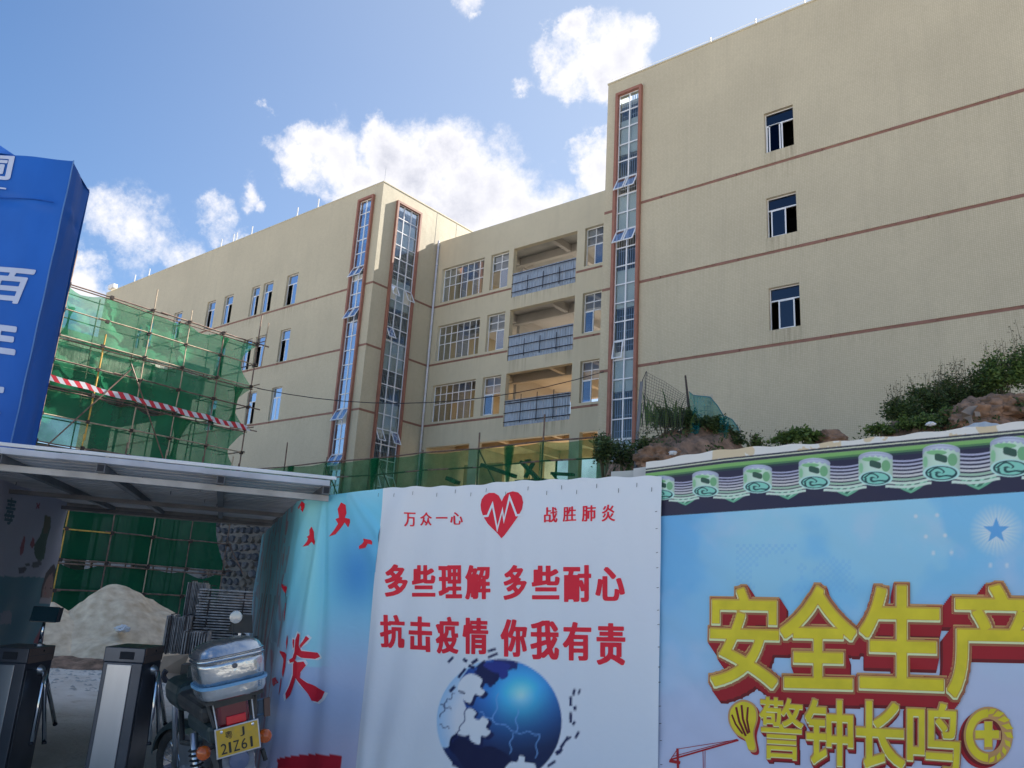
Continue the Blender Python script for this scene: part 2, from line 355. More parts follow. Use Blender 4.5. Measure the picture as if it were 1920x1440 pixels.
def wall_with_holes(mb, u0, u1, z0, z1, holes, face=0.0, thick=0.22):
    """wall in the frame (u, n, z); front at n=face, back at n=-thick; holes: (u0,u1,z0,z1,depth or None)"""
    us = sorted({u0, u1, *[h[0] for h in holes], *[h[1] for h in holes]}); zs = sorted({z0, z1, *[h[2] for h in holes], *[h[3] for h in holes]})
    us = [u for u in us if u0 <= u <= u1]; zs = [z for z in zs if z0 <= z <= z1]
    for i in range(len(us) - 1):
        run = None
        for j in range(len(zs) - 1):
            cu = (us[i] + us[i + 1]) / 2; cz = (zs[j] + zs[j + 1]) / 2
            h = next((h for h in holes if h[0] < cu < h[1] and h[2] < cz < h[3]), None)
            if h is None:
                mb.face((us[i], face, zs[j]), (us[i + 1], face, zs[j]), (us[i + 1], face, zs[j + 1]), (us[i], face, zs[j + 1]))
            if h is None or h[4] is not None:
                mb.face((us[i], face - thick, zs[j]), (us[i], face - thick, zs[j + 1]), (us[i + 1], face - thick, zs[j + 1]), (us[i + 1], face - thick, zs[j]))
            if h is not None and h[4] is not None:
                d = face - h[4]
                mb.face((us[i], d, zs[j]), (us[i + 1], d, zs[j]), (us[i + 1], d, zs[j + 1]), (us[i], d, zs[j + 1]))
    for (a, b, c, d, dep) in holes:
        n = face - (thick if dep is None else dep)
        mb.face((a, face, c), (a, n, c), (b, n, c), (b, face, c)); mb.face((a, face, d), (b, face, d), (b, n, d), (a, n, d))
        mb.face((a, face, c), (a, face, d), (a, n, d), (a, n, c)); mb.face((b, face, c), (b, n, c), (b, n, d), (b, face, d))
FY = lambda y: (np.array([0, y, 0.]), np.array([1., 0, 0]), np.array([0, 0, 1.]), np.array([0, -1., 0]))     # facade facing -Y, u = x
FX = lambda x: (np.array([x, 0, 0.]), np.array([0, 1., 0]), np.array([0, 0, 1.]), np.array([1., 0, 0]))      # facade facing +X, u = y

# ------------------------------------------------------------------ materials
M_wall = facade_mat('cream mosaic tile', (0.56, 0.50, 0.365), 'X', stains=[(-10.75, -9.4, 18.74, 1.5), (-10.75, -9.4, 15.19, 1.3), (-10.75, -9.4, 11.56, 1.6), (-41.3, -39.9, 18.31, 1.0), (-45.1, -42.5, 18.31, .9), (-41.3, -39.9, 14.69, 1.0)])
M_wallX = facade_mat('cream mosaic tile return', (0.56, 0.50, 0.365), 'Y')
M_wallm = facade_mat('cream plaster', (0.555, 0.497, 0.36), 'X', tile=False, stains=[(-26.9, -22.6, 17.68, .9), (-26.9, -25.5, 14.06, 1.0), (-24.5, -22.6, 14.06, .7), (-26.9, -22.6, 10.44, .8)])
M_spand = mat('cream spandrel plaster', (0.74, 0.70, 0.58), 0.8, vary=.05, scale=1)
M_int = mat('interior plaster', (0.50, 0.475, 0.44), 0.8, vary=0.06, scale=1)
M_gf = mat('yellowish plaster with warm bounce', (0.62, 0.45, 0.26), 0.8, vary=0.08, scale=1)  # yellowish plaster; the warm sun bounce is painted into its orange tone
M_floor = mat('interior floor', (0.45, 0.43, 0.40), 0.6)
M_band = mat('terracotta paint', (0.25, 0.12, 0.085), 0.6, vary=0.12, scale=4)
M_frame = mat('terracotta window surround', (0.30, 0.13, 0.09), 0.6, vary=0.12, scale=3)
M_alu = mat('white aluminium', (0.72, 0.74, 0.77), 0.4, vary=0.04)
M_dark = mat('dark interior', (0.03, 0.03, 0.035), 0.9)  # near-black: darkness of unlit rooms put into the colour; also small black parts
M_bars = mat('security bars', (0.10, 0.11, 0.13), 0.5, 0.3)
M_glassR = glass_mat('tinted window glass', (0.10, 0.16, 0.25), 0.06)
M_glassL = glass_mat('blue window glass', (0.20, 0.32, 0.48), 0.15)
M_glassP = glass_mat('blue strip glass', (0.62, 0.74, 0.86), 0.04)
M_glassC = glass_mat('clear window glass', (0.82, 0.88, 0.92), 0.0)
M_glassS = glass_mat('strip window glass', (0.80, 0.86, 0.90), 0.02)
M_sheet = mat('galvanised sheet', (0.31, 0.36, 0.43), 0.45, 0.25, vary=0.18, scale=2.5, stretch=(3, 3, .6))
M_blacktube = mat('black steel tube', (0.035, 0.035, 0.045), 0.5, 0.4)
M_pipe = mat('white plastic pipe', (0.62, 0.63, 0.68), 0.45)
M_white = mat('white paint', (0.72, 0.72, 0.72), 0.5)
M_pole = mat('rusty scaffold tube', (0.20, 0.135, 0.105), 0.6, 0.3, vary=0.4, scale=5)
M_polep = mat('pale scaffold tube', (0.42, 0.33, 0.23), 0.55, 0.2, vary=0.3, scale=5)
M_poley = mat('yellow scaffold tube', (0.60, 0.36, 0.07), 0.55, 0.1, vary=0.3, scale=6)
M_coupler = mat('dark coupler', (0.06, 0.045, 0.04), 0.6, 0.4)
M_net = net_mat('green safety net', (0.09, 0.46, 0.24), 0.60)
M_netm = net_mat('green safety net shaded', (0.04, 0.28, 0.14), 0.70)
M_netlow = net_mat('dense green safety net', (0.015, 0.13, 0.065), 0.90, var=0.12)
M_netf = net_mat('green fence net', (0.02, 0.20, 0.09), 0.60)
M_netfold = net_mat('bunched green net', (0.02, 0.22, 0.09), 0.88, var=0.1)
M_netb = net_mat('blue green net', (0.03, 0.30, 0.33), 0.62)
M_conc = mat('pale concrete', (0.42, 0.41, 0.38), 0.85, vary=0.15, scale=1.2, bump=0.3)

# ------------------------------------------------------------------ terrain
def ground_material():
    m = bpy.data.materials.new('dusty concrete yard'); m.use_nodes = True
    nt = m.node_tree; N = nt.nodes; L = nt.links; b = N['Principled BSDF']; b.inputs['Roughness'].default_value = 0.85
    g = N.new('ShaderNodeNewGeometry')
    def noi(s, d=6, r=.6, dist=0.0):
        n = N.new('ShaderNodeTexNoise'); n.inputs['Scale'].default_value = s; n.inputs['Detail'].default_value = d; n.inputs['Roughness'].default_value = r; n.inputs['Distortion'].default_value = dist
        L.new(g.outputs['Position'], n.inputs['Vector']); return n.outputs['Fac']
    def mx(f, A, B, lo, hi, amt=1.0):
        mr = N.new('ShaderNodeMapRange'); L.new(f, mr.inputs['Value']); mr.inputs['From Min'].default_value = lo; mr.inputs['From Max'].default_value = hi; mr.inputs['To Max'].default_value = amt
        x = N.new('ShaderNodeMix'); x.data_type = 'RGBA'; L.new(mr.outputs[0], x.inputs['Factor'])
        for k, v in (('A', A), ('B', B)):
            if isinstance(v, tuple): x.inputs[k].default_value = (*v, 1)
            else: L.new(v, x.inputs[k])
        return x.outputs['Result']
    r = mx(noi(0.9, 7, .62, .6), (0.62, 0.54, 0.45), (0.80, 0.725, 0.635), .35, .65)
    r = mx(noi(3.5, 8, .7, 1.0), r, (0.42, 0.31, 0.22), .55, .72, .7)
    r = mx(noi(22, 4, .7), r, (0.32, 0.28, 0.24), .6, .75, .5)
    L.new(r, b.inputs['Base Color'])
    bp = N.new('ShaderNodeBump'); bp.inputs['Strength'].default_value = 0.5; bp.inputs['Distance'].default_value = 0.03; L.new(noi(12, 8, .7), bp.inputs['Height']); L.new(bp.outputs[0], b.inputs['Normal'])
    return m
M_ground = ground_material()
mb = MB(); mb.face((-900, -900, 0), (900, -900, 0), (900, 900, 0), (-900, 900, 0)); mb.build('ground', M_ground, kind='structure')
M_soil = mat('red clay soil', (0.15, 0.095, 0.06), 0.95, vary=0.35, scale=6, bump=1.0, bscale=16, color2=(0.40, 0.24, 0.155))
mb = MB(); mb.box((-95, 22.15, -0.5), (60, 90, 5.45)); mb.build('site_platform', M_soil, kind='structure')

def hill():
    # crest height over depth from the camera, read along the crest of the photograph
    px = np.array([900, 1060, 1110, 1150, 1190, 1250, 1310, 1370, 1400, 1450, 1520, 1580, 1640, 1700, 1780, 1850, 1920, 2100, 2500])
    py = np.array([1130, 1100, 930, 862, 822, 795, 792, 818, 846, 848, 844, 846, 838, 806, 775, 752, 744, 742, 760])
    nu, nv = 330, 150
    us = np.linspace(900, 2500, nu); ds = np.concatenate([np.linspace(6.3, 12.4, 110), np.linspace(12.7, 24, nv - 110)])
    pts = []
    for d in ds:
        for u in us:
            y = np.interp(u, px, py)
            c = atd(u, y, 12.0); crest = max(c[2], 0.0)
            hz = atd(u, 1135, d)
            t = np.clip((d - 6.3) / 5.7, 0, 1); prof = t ** 0.75
            if d > 12: prof = 1 + 0.012 * (d - 12)
            x, yy = hz[0], hz[1]
            z = crest * prof
            k = min(1.0, crest / 2.0)
            nzv = noise.fractal(Vector((x * .9, yy * .9, 3.1)), 1.0, 2.0, 6) * 0.20 + noise.fractal(Vector((x * 3.5, yy * 3.5, 7.1)), .7, 2.0, 6) * 0.11
            z += nzv * k * min(1, (d - 6.3) / 2)
            pts.append((x, yy, z - 0.05 if crest > 0.05 else -0.3))
    return grid_obj('soil_hill', np.array(pts), nu, nv, M_soil, kind='structure')
hill()

# ------------------------------------------------------------------ buildings
YF, YM, XL, XR = 27.09, 31.80, -32.93, -17.88
TOP, TOPM = 24.32, 22.41
BANDS = (18.13, 14.53, 10.93)          # undersides of the terracotta bands
def band(root, fr, u0, u1, long_=2.1, short=0.95, start=0.0, label=None):
    """one storey band in alternating recessed and flush strips"""
    for zb in BANDS:
        u = u0; k = 0; s = start
        while u < u1 - 0.01:
            w = (short if k % 2 == 0 else long_); e = min(u + w, u1)
            mb = MB(fr); dpt = 0.012 if k % 2 == 0 else -0.028
            mb.box((u + .001, -0.08, zb + .002), (e - .001, dpt, zb + 0.118)); mb.build('band_strip', M_band, root)
            u = e; k += 1
def bandholes(u0, u1): return [(u0, u1, zb, zb + 0.12, 0.06) for zb in BANDS]

def window(root, fr, u0, u1, z0, z1, glass, mull=(), trans=(), depth=0.14, fw=0.05, opens=(), label=None, sashes=()):
    """aluminium window: frame mesh with transoms/mullions; panes as its children. opens = cells left without glass"""
    m = MB(fr); n0, n1 = -depth - 0.05, -depth
    m.box((u0, n0, z0), (u0 + fw, n1, z1)); m.box((u1 - fw, n0, z0), (u1, n1, z1))
    m.box((u0 + fw, n0, z0), (u1 - fw, n1, z0 + fw)); m.box((u0 + fw, n0, z1 - fw), (u1 - fw, n1, z1))
    us = [u0 + fw] + list(mull) + [u1 - fw]; zs = [z0 + fw] + list(trans) + [z1 - fw]
    for t in trans: m.box((u0 + fw, n0 + .004, t - .02), (u1 - fw, n1 + .004, t + .02))
    for u, za, zb in [(u, z0 + fw, z1 - fw) if not isinstance(u, tuple) else u for u in mull]:
        m.box((u - .018, n0 + .008, za), (u + .018, n1 + .002, zb))
    w = m.build('window', M_alu, root)
    if label: w['label'] = label
    for (a, b, c, d, open_) in sashes:        # sashes with their own frames
        sm = MB(fr); t = .045; q0, q1 = n0 + .02, n1 + .02
        sm.box((a, q0, c), (a + t, q1, d)); sm.box((b - t, q0, c), (b, q1, d)); sm.box((a + t, q0, c), (b - t, q1, c + t)); sm.box((a + t, q0, d - t), (b - t, q1, d))
        s = sm.build('sash', M_alu, w)
        g = MB(fr); g.box((a + t, q0 + .02, c + t), (b - t, q0 + .028, d - t)); g.build('pane', glass, w)
    return w
def pane(w, fr, a, b, c, d, glass, n=-0.165):
    g = MB(fr); g.box((a, n, c), (b, n + .008, d)); return g.build('pane', glass, w)

def strip_window(root, fr, u0, u1, zt, zb, cols, glass, awn=(), slight=(), floor0=18.2, proud=0.16, low=None):
    """tall framed stair window: terracotta surround, aluminium grid, panes, awning sashes, spandrels and bars behind"""
    t = 0.13
    m = MB(fr)
    m.box((u0, 0, zb), (u0 + t, proud, zt)); m.box((u1 - t, 0, zb), (u1, proud, zt)); m.box((u0 + t, 0, zt - t), (u1 - t, proud, zt))
    m.build('window_surround', M_frame, root)
    a, b = u0 + t, u1 - t; top = zt - t; n = int(round((top - zb) / 0.828)); hgt = 0.828
    g = MB(fr); nn = 0.0
    for k in range(cols + 1):
        u = a + (b - a) * k / cols; hw = .030 if 0 < k < cols else .036
        g.box((u - hw, nn - .05, zb), (u + hw, nn + .005, top))
    for i in range(n + 1):
        z = top - i * hgt
        if z < zb: break
        g.box((a, nn - .045, z - .026), (b, nn + .002, z + .026))
    w = g.build('window', M_alu, root)
    for i in range(n):
        z1 = top - i * hgt; z0 = max(z1 - hgt, zb)
        if z1 - z0 < .2: break
        for k in range(cols):
            ua = a + (b - a) * k / cols + .022; ub = a + (b - a) * (k + 1) / cols - .022
            key = (i, k)
            if key in awn or key in slight:
                ang = math.radians(28 if key in awn else 9); L_ = z1 - z0 - .05; hz = z1 - .025
                # hinged at the top, swung outward
                def q(u, r, o=0.0): return (u, nn + .01 + math.sin(ang) * r + o * math.cos(ang), hz - math.cos(ang) * r + o * math.sin(ang))
                s = MB(fr); fwid = .055
                def bar(u_a, u_b, r_a, r_b):
                    c = [q(u_a, r_a), q(u_b, r_a), q(u_b, r_b), q(u_a, r_b)]; d = [q(u_a, r_a, .03), q(u_b, r_a, .03), q(u_b, r_b, .03), q(u_a, r_b, .03)]
                    s.face(*c[::-1]); s.face(*d)
                    for j in range(4): s.face(c[j], c[(j + 1) % 4], d[(j + 1) % 4], d[j])
                bar(ua, ua + fwid, 0, L_); bar(ub - fwid, ub, 0, L_); bar(ua + fwid, ub - fwid, 0, fwid); bar(ua + fwid, ub - fwid, L_ - fwid, L_)
                s.build('awning_sash', M_alu, w)
                p = MB(fr); p.face(q(ua + fwid, fwid, .015), q(ub - fwid, fwid, .015), q(ub - fwid, L_ - fwid, .015), q(ua + fwid, L_ - fwid, .015)); p.build('pane', glass, w)
            else:
                pane(w, fr, ua, ub, z0 + .02, z1 - .02, glass, nn - .03)
    # behind the glass: spandrel walls at each floor, security bars elsewhere
    fl = floor0 + 3.6 * 2
    while fl > zb - 1:
        s0, s1 = max(fl - 0.95, zb), min(fl + 0.75, top)
        if s1 > s0:
            q_ = MB(fr); q_.box((a + .02, -.30, s0), (b - .02, -.12, s1)); q_.build('spandrel', M_spand, root)
        b0, b1 = max(fl + .75, zb), min(fl + 2.65, top)
        if b1 > b0:
            q_ = MB(fr); nb = int((b - a) / .11)
            for j in range(nb + 1):
                u = a + .03 + (b - a - .06) * j / nb; q_.box((u - .009, -.26, b0), (u + .009, -.24, b1))
            for z in (b0 + .3, (b0 + b1) / 2, b1 - .3): q_.box((a, -.27, z - .01), (b, -.262, z + .01))
            q_.build('security_bars', M_white, root)
        fl -= 3.6
    return w

def shell(root, x0, x1, y0, y1, z0, z1, mat_, skip=()):
    """roof, back and side walls that close a block"""
    m = MB(); m.box((x0 + .3, y0 + .35, z1 - 1.25), (x1 - .3, y1 - .3, z1 - 1.0)); m.build('roof', M_conc, root)
    if 'back' not in skip: m = MB(); m.box((x0, y1 - .25, z0), (x1, y1, z1)); m.build('wall', mat_, root)
    if 'left' not in skip: m = MB(); m.box((x0, y0 + .25, z0), (x0 + .25, y1 - .25, z1)); m.build('wall', mat_, root)
    if 'right' not in skip: m = MB(); m.box((x1 - .25, y0 + .25, z0), (x1, y1 - .25, z1)); m.build('wall', mat_, root)

# ---- right block
RB = empty('school_building', (XR, YF, 5.45), 'tall cream tiled school block on the right with one stair window strip', 'building', 'blocks of the cream school')
fr = FY(YF); RX1 = 14.0
wins = [(-10.64, -9.51, 18.74, 20.46), (-10.64, -9.51, 15.19, 16.82), (-10.64, -9.51, 11.56, 13.19)]
extra = [(-2.2 + 3.1 * 0, -1.1, 18.74, 20.46), (4.2, 5.3, 18.74, 20.46), (4.2, 5.3, 15.19, 16.82), (4.2, 5.3, 11.56, 13.19)]
extra = extra[1:]
holes = [(*w, None) for w in wins + extra] + [(-17.25, -16.22, 5.9, 23.78, None)]
holes += [h for zb in BANDS for h in [(XR, -17.38, zb, zb + .12, .06), (-16.06, RX1, zb, zb + .12, .06)]]
m = MB(fr); wall_with_holes(m, XR, RX1, 5.0, TOP + .33, holes); m.build('wall', M_wall, RB)
shell(RB, XR, RX1, YF, 45, 5.0, TOP + .33, M_wallm)
m = MB(); m.box((XR - .03, YF - .03, TOP + .331), (RX1, YF + .3, TOP + .40)); m.build('parapet_coping', M_wallm, RB)
band(RB, fr, XR + .001, -17.39); band(RB, fr, -16.05, RX1, long_=2.35, short=.95)
def slide_window(root, fr, w, variant, glass):
    u0, u1, z0, z1 = w; t = z0 + (z1 - z0) * 0.70; lt = .045; n0, n1 = -.19, -.14
    m = MB(fr)
    m.box((u0, n0, z0), (u0 + .03, n1, z1)); m.box((u1 - .03, n0, z0), (u1, n1, z1)); m.box((u0 + .03, n0, z1 - .03), (u1 - .03, n1, z1)); m.box((u0 + .03, n0, z0), (u1 - .03, n1, z0 + .03))
    m.box((u0 + .03, n0, t - .025), (u1 - .03, n1, t + .025)); wn = m.build('window', M_alu, root)
    pane(wn, fr, u0 + .03, u1 - .03, t + .025, z1 - .03, glass, -.17)
    W_ = u1 - u0
    for (a, b) in {0: [(.03, .52), (.12, .60)], 1: [(.12, .62)], 2: [(.28, .80)], 3: [(.5, .97)], 4: [(.04, .5)], 5: [(.04, .5), (.5, .96)]}[variant]:
        a, b = u0 + a * W_, u0 + b * W_; s = MB(fr); q0, q1 = -.135 + .004 * int(a * 10 % 3), -.105
        s.box((a, q0, z0 + .03), (a + .05, q1, t - .025)); s.box((b - .05, q0, z0 + .03), (b, q1, t - .025)); s.box((a + .05, q0, z0 + .03), (b - .05, q1, z0 + .07)); s.box((a + .05, q0, t - .065), (b - .05, q1, t - .025))
        s.build('sash', M_alu, wn); pane(wn, fr, a + .05, b - .05, z0 + .07, t - .065, glass, -.122)
    r = MB(fr); r.box((u0 - .3, -3.2, z0 - .8), (u1 + .3, -3.15, z1 + .6)); r.build('dark_room_panel', M_dark, root)  # near-black panel that paints the unlit room behind the window
    return wn
for w_, v in zip(wins, (0, 1, 2)): slide_window(RB, fr, w_, v, M_glassR)
for w_ in extra: slide_window(RB, fr, w_, 1, M_glassR)
strip_window(RB, fr, -17.38, -16.06, 23.92, 6.0, 2, M_glassS, awn={(5, 0), (5, 1), (8, 0), (8, 1)}, slight={(14, 0)})
m = MB(fr); m.box((-17.6, -3.0, 5.0), (-15.8, -2.95, 24.0)); m.build('dark_room_panel', M_dark, RB)
for x in (-17.7, -12.9, -10.93, -8.94, -6.9):        # lightning protection posts and their wire
    m = MB(); m.tube([(x, YF + .12, TOP + .40), (x, YF + .12, TOP + .72)], .035 if x > -15 else .012, 6); m.build('roof_post', M_white, RB)
m = MB(); m.tube([(-17.8, YF + .1, TOP + .62), (-12.9, YF + .1, TOP + .58), (-10.93, YF + .1, TOP + .62), (-8.94, YF + .1, TOP + .60), (-4, YF + .1, TOP + .62)], .010, 5); m.build('lightning_wire', M_white, RB)

# ---- left block
LB = empty('school_building', (XL, YF, 5.45), 'long cream school block on the left whose corner carries two stair window strips', 'building', 'blocks of the cream school')
LX0 = -66.7
lw = [(-41.15, -40.02, 18.31, 20.33, 3), (-43.62, -42.58, 18.31, 20.33, 4), (-44.92, -44.0, 18.31, 20.33, 4), (-48.08, -47.03, 18.31, 20.33, 4), (-50.2, -49.16, 18.31, 20.33, 3),
      (-41.05, -40.05, 14.69, 16.73, 3), (-43.62, -42.58, 14.69, 16.73, 3), (-44.95, -44.0, 14.69, 16.73, 4), (-41.12, -40.1, 11.09, 13.12, 5), (-43.6, -42.68, 11.09, 13.12, 4),
      (-48.08, -47.03, 14.69, 16.73, 4), (-48.08, -47.03, 11.09, 13.12, 4), (-54.6, -53.5, 18.31, 20.33, 4), (-58.6, -57.5, 18.31, 20.33, 3), (-60.2, -59.3, 18.31, 20.33, 4), (-54.6, -53.5, 14.69, 16.73, 4), (-58.6, -57.5, 14.69, 16.73, 3)]
holes = [(*w[:4], None) for w in lw] + [(-34.78, -33.68, 5.9, 23.5, None)]
holes += [h for zb in BANDS for h in [(LX0, -34.92, zb, zb + .12, .06), (-33.54, XL, zb, zb + .12, .06)]]
m = MB(fr); wall_with_holes(m, LX0, XL, 5.0, TOP, holes); m.build('wall', M_wall, LB)
fx = FX(XL)
holes = [(28.30, 30.0, 5.9, 23.48, None)] + [h for zb in BANDS for h in [(YF, 28.17, zb, zb + .12, .06), (30.13, YM, zb, zb + .12, .06)]]
m = MB(fx); wall_with_holes(m, YF, 45, 5.0, TOP, holes); m.build('wall', M_wallX, LB)
shell(LB, LX0, XL, YF, 45, 5.0, TOP, M_wallm, skip=('right',))
m = MB(); m.box((LX0, YF - .02, TOP + .001), (XL + .02, YF + .3, TOP + .06)); m.box((XL - .3, YF + .3, TOP + .001), (XL + .02, 45, TOP + .06)); m.build('parapet_coping', M_wallm, LB)
band(LB, fr, LX0, -34.92, long_=2.2, short=.9); band(LB, fr, -33.53, XL - .001, short=3); band(LB, fx, YF + .002, 28.16, short=3); band(LB, fx, 30.14, YM, short=3)
for w in lw: slide_window(LB, fr, w[:4], w[4], M_glassL)
strip_window(LB, fr, -34.91, -33.55, 23.68, 6.0, 2, M_glassP, awn={(5, 0), (5, 1), (8, 0), (8, 1), (15, 0), (15, 1), (18, 0), (18, 1)})
strip_window(LB, fx, 28.17, 30.13, 23.62, 6.0, 3, M_glassS, awn={(6, 0), (6, 2), (9, 0), (16, 0), (16, 2), (19, 0), (19, 2)})
m = MB(); m.box((-36.5, YF + 4.5, 5), (XL - 3.0, YF + 4.6, 24)); m.box((-36.6, YF + .4, 5), (-36.5, YF + 4.4, 24)); m.build('dark_room_panel', M_dark, LB)
for z in (7.2, 10.8, 14.4, 18.0, 21.6):
    m = MB(); m.box((-36.4, YF + .35, z - .15), (XL - .35, YF + 4.4, z)); m.build('floor_slab', M_conc, LB)
for x in (-62.3, -60.0, -49.9, -48.4, -48.0, -46.2, -41.2, -39.1):
    m = MB(); m.tube([(x, YF + .12, TOP + .06), (x, YF + .12, TOP + .75)], .045, 6); m.build('roof_post', M_white, LB)
m = MB(); m.tube([(XL - .1, YF + .12, TOP + .06), (XL - .1, YF + .12, TOP + 1.0)], .012, 5); m.build('lightning_rod', M_white, LB)
m = MB(); m.box((-66.0, YF - .28, TOP + .12), (-65.1, YF + .1, TOP + .5)); m.beam((-65.5, YF + .1, TOP), (-65.5, YF - .05, TOP + .3), .08); m.build('floodlight', M_white, LB, bevel=.03)
# hairline construction joints on the return wall
for y in (31.49, 33.25):
    m = MB(fx); m.box((y - .012, -.01, 21.5), (y + .012, .006, TOP - .05)); m.build('joint_cover', M_conc, LB)
dp = MB(); dp.tube([(XL + .12, YM - .10, 5.6), (XL + .12, YM - .10, TOPM + .05)], .062, 10)
for z in np.arange(6.5, 22.3, 1.8): dp.lathe((XL + .12, YM - .10, z), (0, 0, 1), [(-.05, .075), (.05, .075)], 10)
dp = dp.build('downpipe', M_pipe, None, smooth=True); tag(dp, 'white rain downpipe in the inner corner between left and middle blocks', 'pipe')

# ---- middle link block
MBD = empty('school_building', ((XL + XR) / 2, YM, 5.45), 'lower open corridor block linking the two tall cream blocks, sheet metal across its balconies', 'building', 'blocks of the cream school')
fm = FY(YM); mx0, mx1 = XL + .001, -15.0
flo = (20.55, 16.93, 13.32)
holes = []
for zt in flo:
    zb = zt - 2.15
    holes += [(-32.36, -29.06, zb, zt, None), (-28.55, -27.24, zb, zt, None), (-26.9, -22.63, zt - 2.9, zt, None), (-22.14, -21.02, zb, zt, None)]
holes += [(-32.5, -29.2, 5.6, 9.72, None), (-28.58, -22.63, 5.6, 9.72, None), (-22.04, -20.9, 5.6, 9.72, None)]
for zb in BANDS: holes += [(-32.9, -26.92, zb, zb + .12, .06), (-22.61, -21.03, zb, zb + .12, .06), (-21.0, mx1, zb, zb + .12, .06)]
m = MB(fm); wall_with_holes(m, mx0, mx1, 5.0, TOPM, holes, thick=.3); m.build('wall', M_wallm, MBD)
for u0, u1 in ((-32.9, -26.92), (-22.61, -21.03), (-21.0, mx1)): band(MBD, fm, u0, u1, long_=2.4, short=1.2)
D2 = YM + 8.2
m = MB(); m.box((mx0, YM + .3, TOPM - .9), (XR, D2, TOPM - .7)); m.build('roof', M_conc, MBD)
m = MB(); m.box((mx0, YM + .3, TOPM - .7), (XR, YM + .31, TOPM - .02)); m.build('parapet', M_conc, MBD)
for fz in (7.2, 10.8, 14.4, 18.0, 21.7):            # ceilings over storeys: slab underside and beams
    if fz > 8:
        m = MB(); m.box((mx0, YM + .3, fz - .14), (XR, D2, fz)); m.build('floor_slab', M_int if fz > 11 else M_gf, MBD)
        m = MB(); z = fz - .14
        for y in (YM + 2.9, YM + 7.7): m.box((mx0, y, z - .52), (XR, y + .28, z))
        for x in (-28.9, -25.2, -22.5): m.box((x - .13, YM + .3, z - .46), (x + .13, YM + 2.9, z)); m.box((x - .13, YM + 3.18, z - .46), (x + .13, YM + 7.7, z))
        m.build('ceiling_beams', M_int if fz > 11 else M_gf, MBD)
for fz in (5.6, 10.8, 14.4, 18.0):
    m = MB(); gm = M_int if fz > 6 else M_gf; h = 3.0 if fz > 6 else 4.6
    if fz > 6:
        m.box((mx0, D2, fz), (XR, D2 + .2, fz + 1.0)); m.build('wall', gm, MBD)
    for x in (-31.2, -25.2, -19.4):
        m = MB(); m.box((x - .25, D2 - .5, fz + .01), (x + .25, D2 - .01, fz + h + .1)); m.build('column', gm, MBD)
    if fz > 6:
        m = MB(); m.box((-28.9 - .1, YM + 3.2, fz), (-28.8, D2 - .6, fz + h)); m.build('wall', gm, MBD)
m = MB(); m.box((mx0, YM + .31, 5.46), (XR, D2 + 6, 5.6)); m.build('ground_floor', M_floor, MBD)
for x in (-28.85, -22.3):
    m = MB(); m.box((x - .26, YM + 5.5, 5.61), (x + .26, YM + 6.0, 10.1)); m.build('column', M_gf, MBD)
m = MB(); m.box((-32.6, YM + 3.4, 5.61), (-29.6, YM + 3.6, 9.3)); m.build('wall', M_gf, MBD)
for k, zt in enumerate(flo):
    zb = zt - 2.15
    # wide fixed window of seven bays
    us = [-32.36 + 3.3 * j / 7 for j in range(1, 7)]
    w = window(MBD, fm, -32.36, -29.06, zb, zt, M_glassC, mull=us, trans=(zb + 1.05, zb + 1.62), depth=.2, fw=.045)
    ua = [-32.36] + us + [-29.06]; za = [zb, zb + 1.05, zb + 1.62, zt]
    for i in range(7):
        for j in range(3):
            if j == 0 and i in ((1, 4), (2, 5), (3,))[k]: continue
            pane(w, fm, ua[i] + .03, ua[i + 1] - .03, za[j] + .03, za[j + 1] - .03, M_glassC, -.225)
    for (u0, u1) in ((-28.55, -27.24), (-22.14, -21.02)):
        um = (u0 + u1) / 2; right = (u0 < -25) ^ (k == 2); 
        if u0 > -25: right = (k == 0)
        w = window(MBD, fm, u0, u1, zb, zt, M_glassC, mull=(um,), trans=(zb + 1.2, zb + 1.68), depth=.2, fw=.045)
        for i, (a, b) in enumerate(((u0, um), (um, u1))):
            for j, (c, d) in enumerate(((zb + 1.2, zb + 1.68), (zb + 1.68, zt))):
                pane(w, fm, a + .04, b - .03, c + .03, d - .03, M_glassS, -.225)
        a, b = (um - .03, u1 - .04) if right else (u0 + .04, um + .03)
        s = MB(fm); c, d = zb + .05, zb + 1.18
        s.box((a, -.19, c), (a + .05, -.16, d)); s.box((b - .05, -.19, c), (b, -.16, d)); s.box((a + .05, -.19, c), (b - .05, -.16, c + .05)); s.box((a + .05, -.19, d - .05), (b - .05, -.16, d))
        s.build('sash', M_alu, w); pane(w, fm, a + .05, b - .05, c + .05, d - .05, M_glassL, -.18)
    # corrugated sheets closing off the balcony
    zs, ze = zt - 2.88, zt - 1.48
    for j in range(5):
        a = -26.86 + 4.2 * j / 5; b = a + .835; s = MB(fm); n = 25; pts = []
        for i in range(n + 1):
            u = a + (b - a) * i / n; ph = (i % 5); nn = -.05 + (.035 if ph in (0,) else 0.0); pts.append((u, nn))
        for i in range(n):
            s.face((pts[i][0], pts[i][1], zs), (pts[i + 1][0], pts[i + 1][1], zs), (pts[i + 1][0], pts[i + 1][1], ze), (pts[i][0], pts[i][1], ze))
        o = s.build('metal_sheet', M_sheet, MBD)
    for z in ((zs + .25, zs + .75, ze - .12) if k < 2 else (zs + .22, zs + .7, ze - .2, ze - .08)):
        s = MB(fm); s.tube([(-26.88, .02, z), (-25, .025, z + .01), (-22.64, .02, z)], .022, 6); s.build('guard_rail', M_blacktube, MBD)
    for x in (-25.75, -24.7, -23.65):
        s = MB(fm); s.tube([(x, .06, zs + .1), (x, .06, ze - (.35 if k < 2 else -.22))], .02, 6); s.build('guard_post', M_blacktube, MBD)
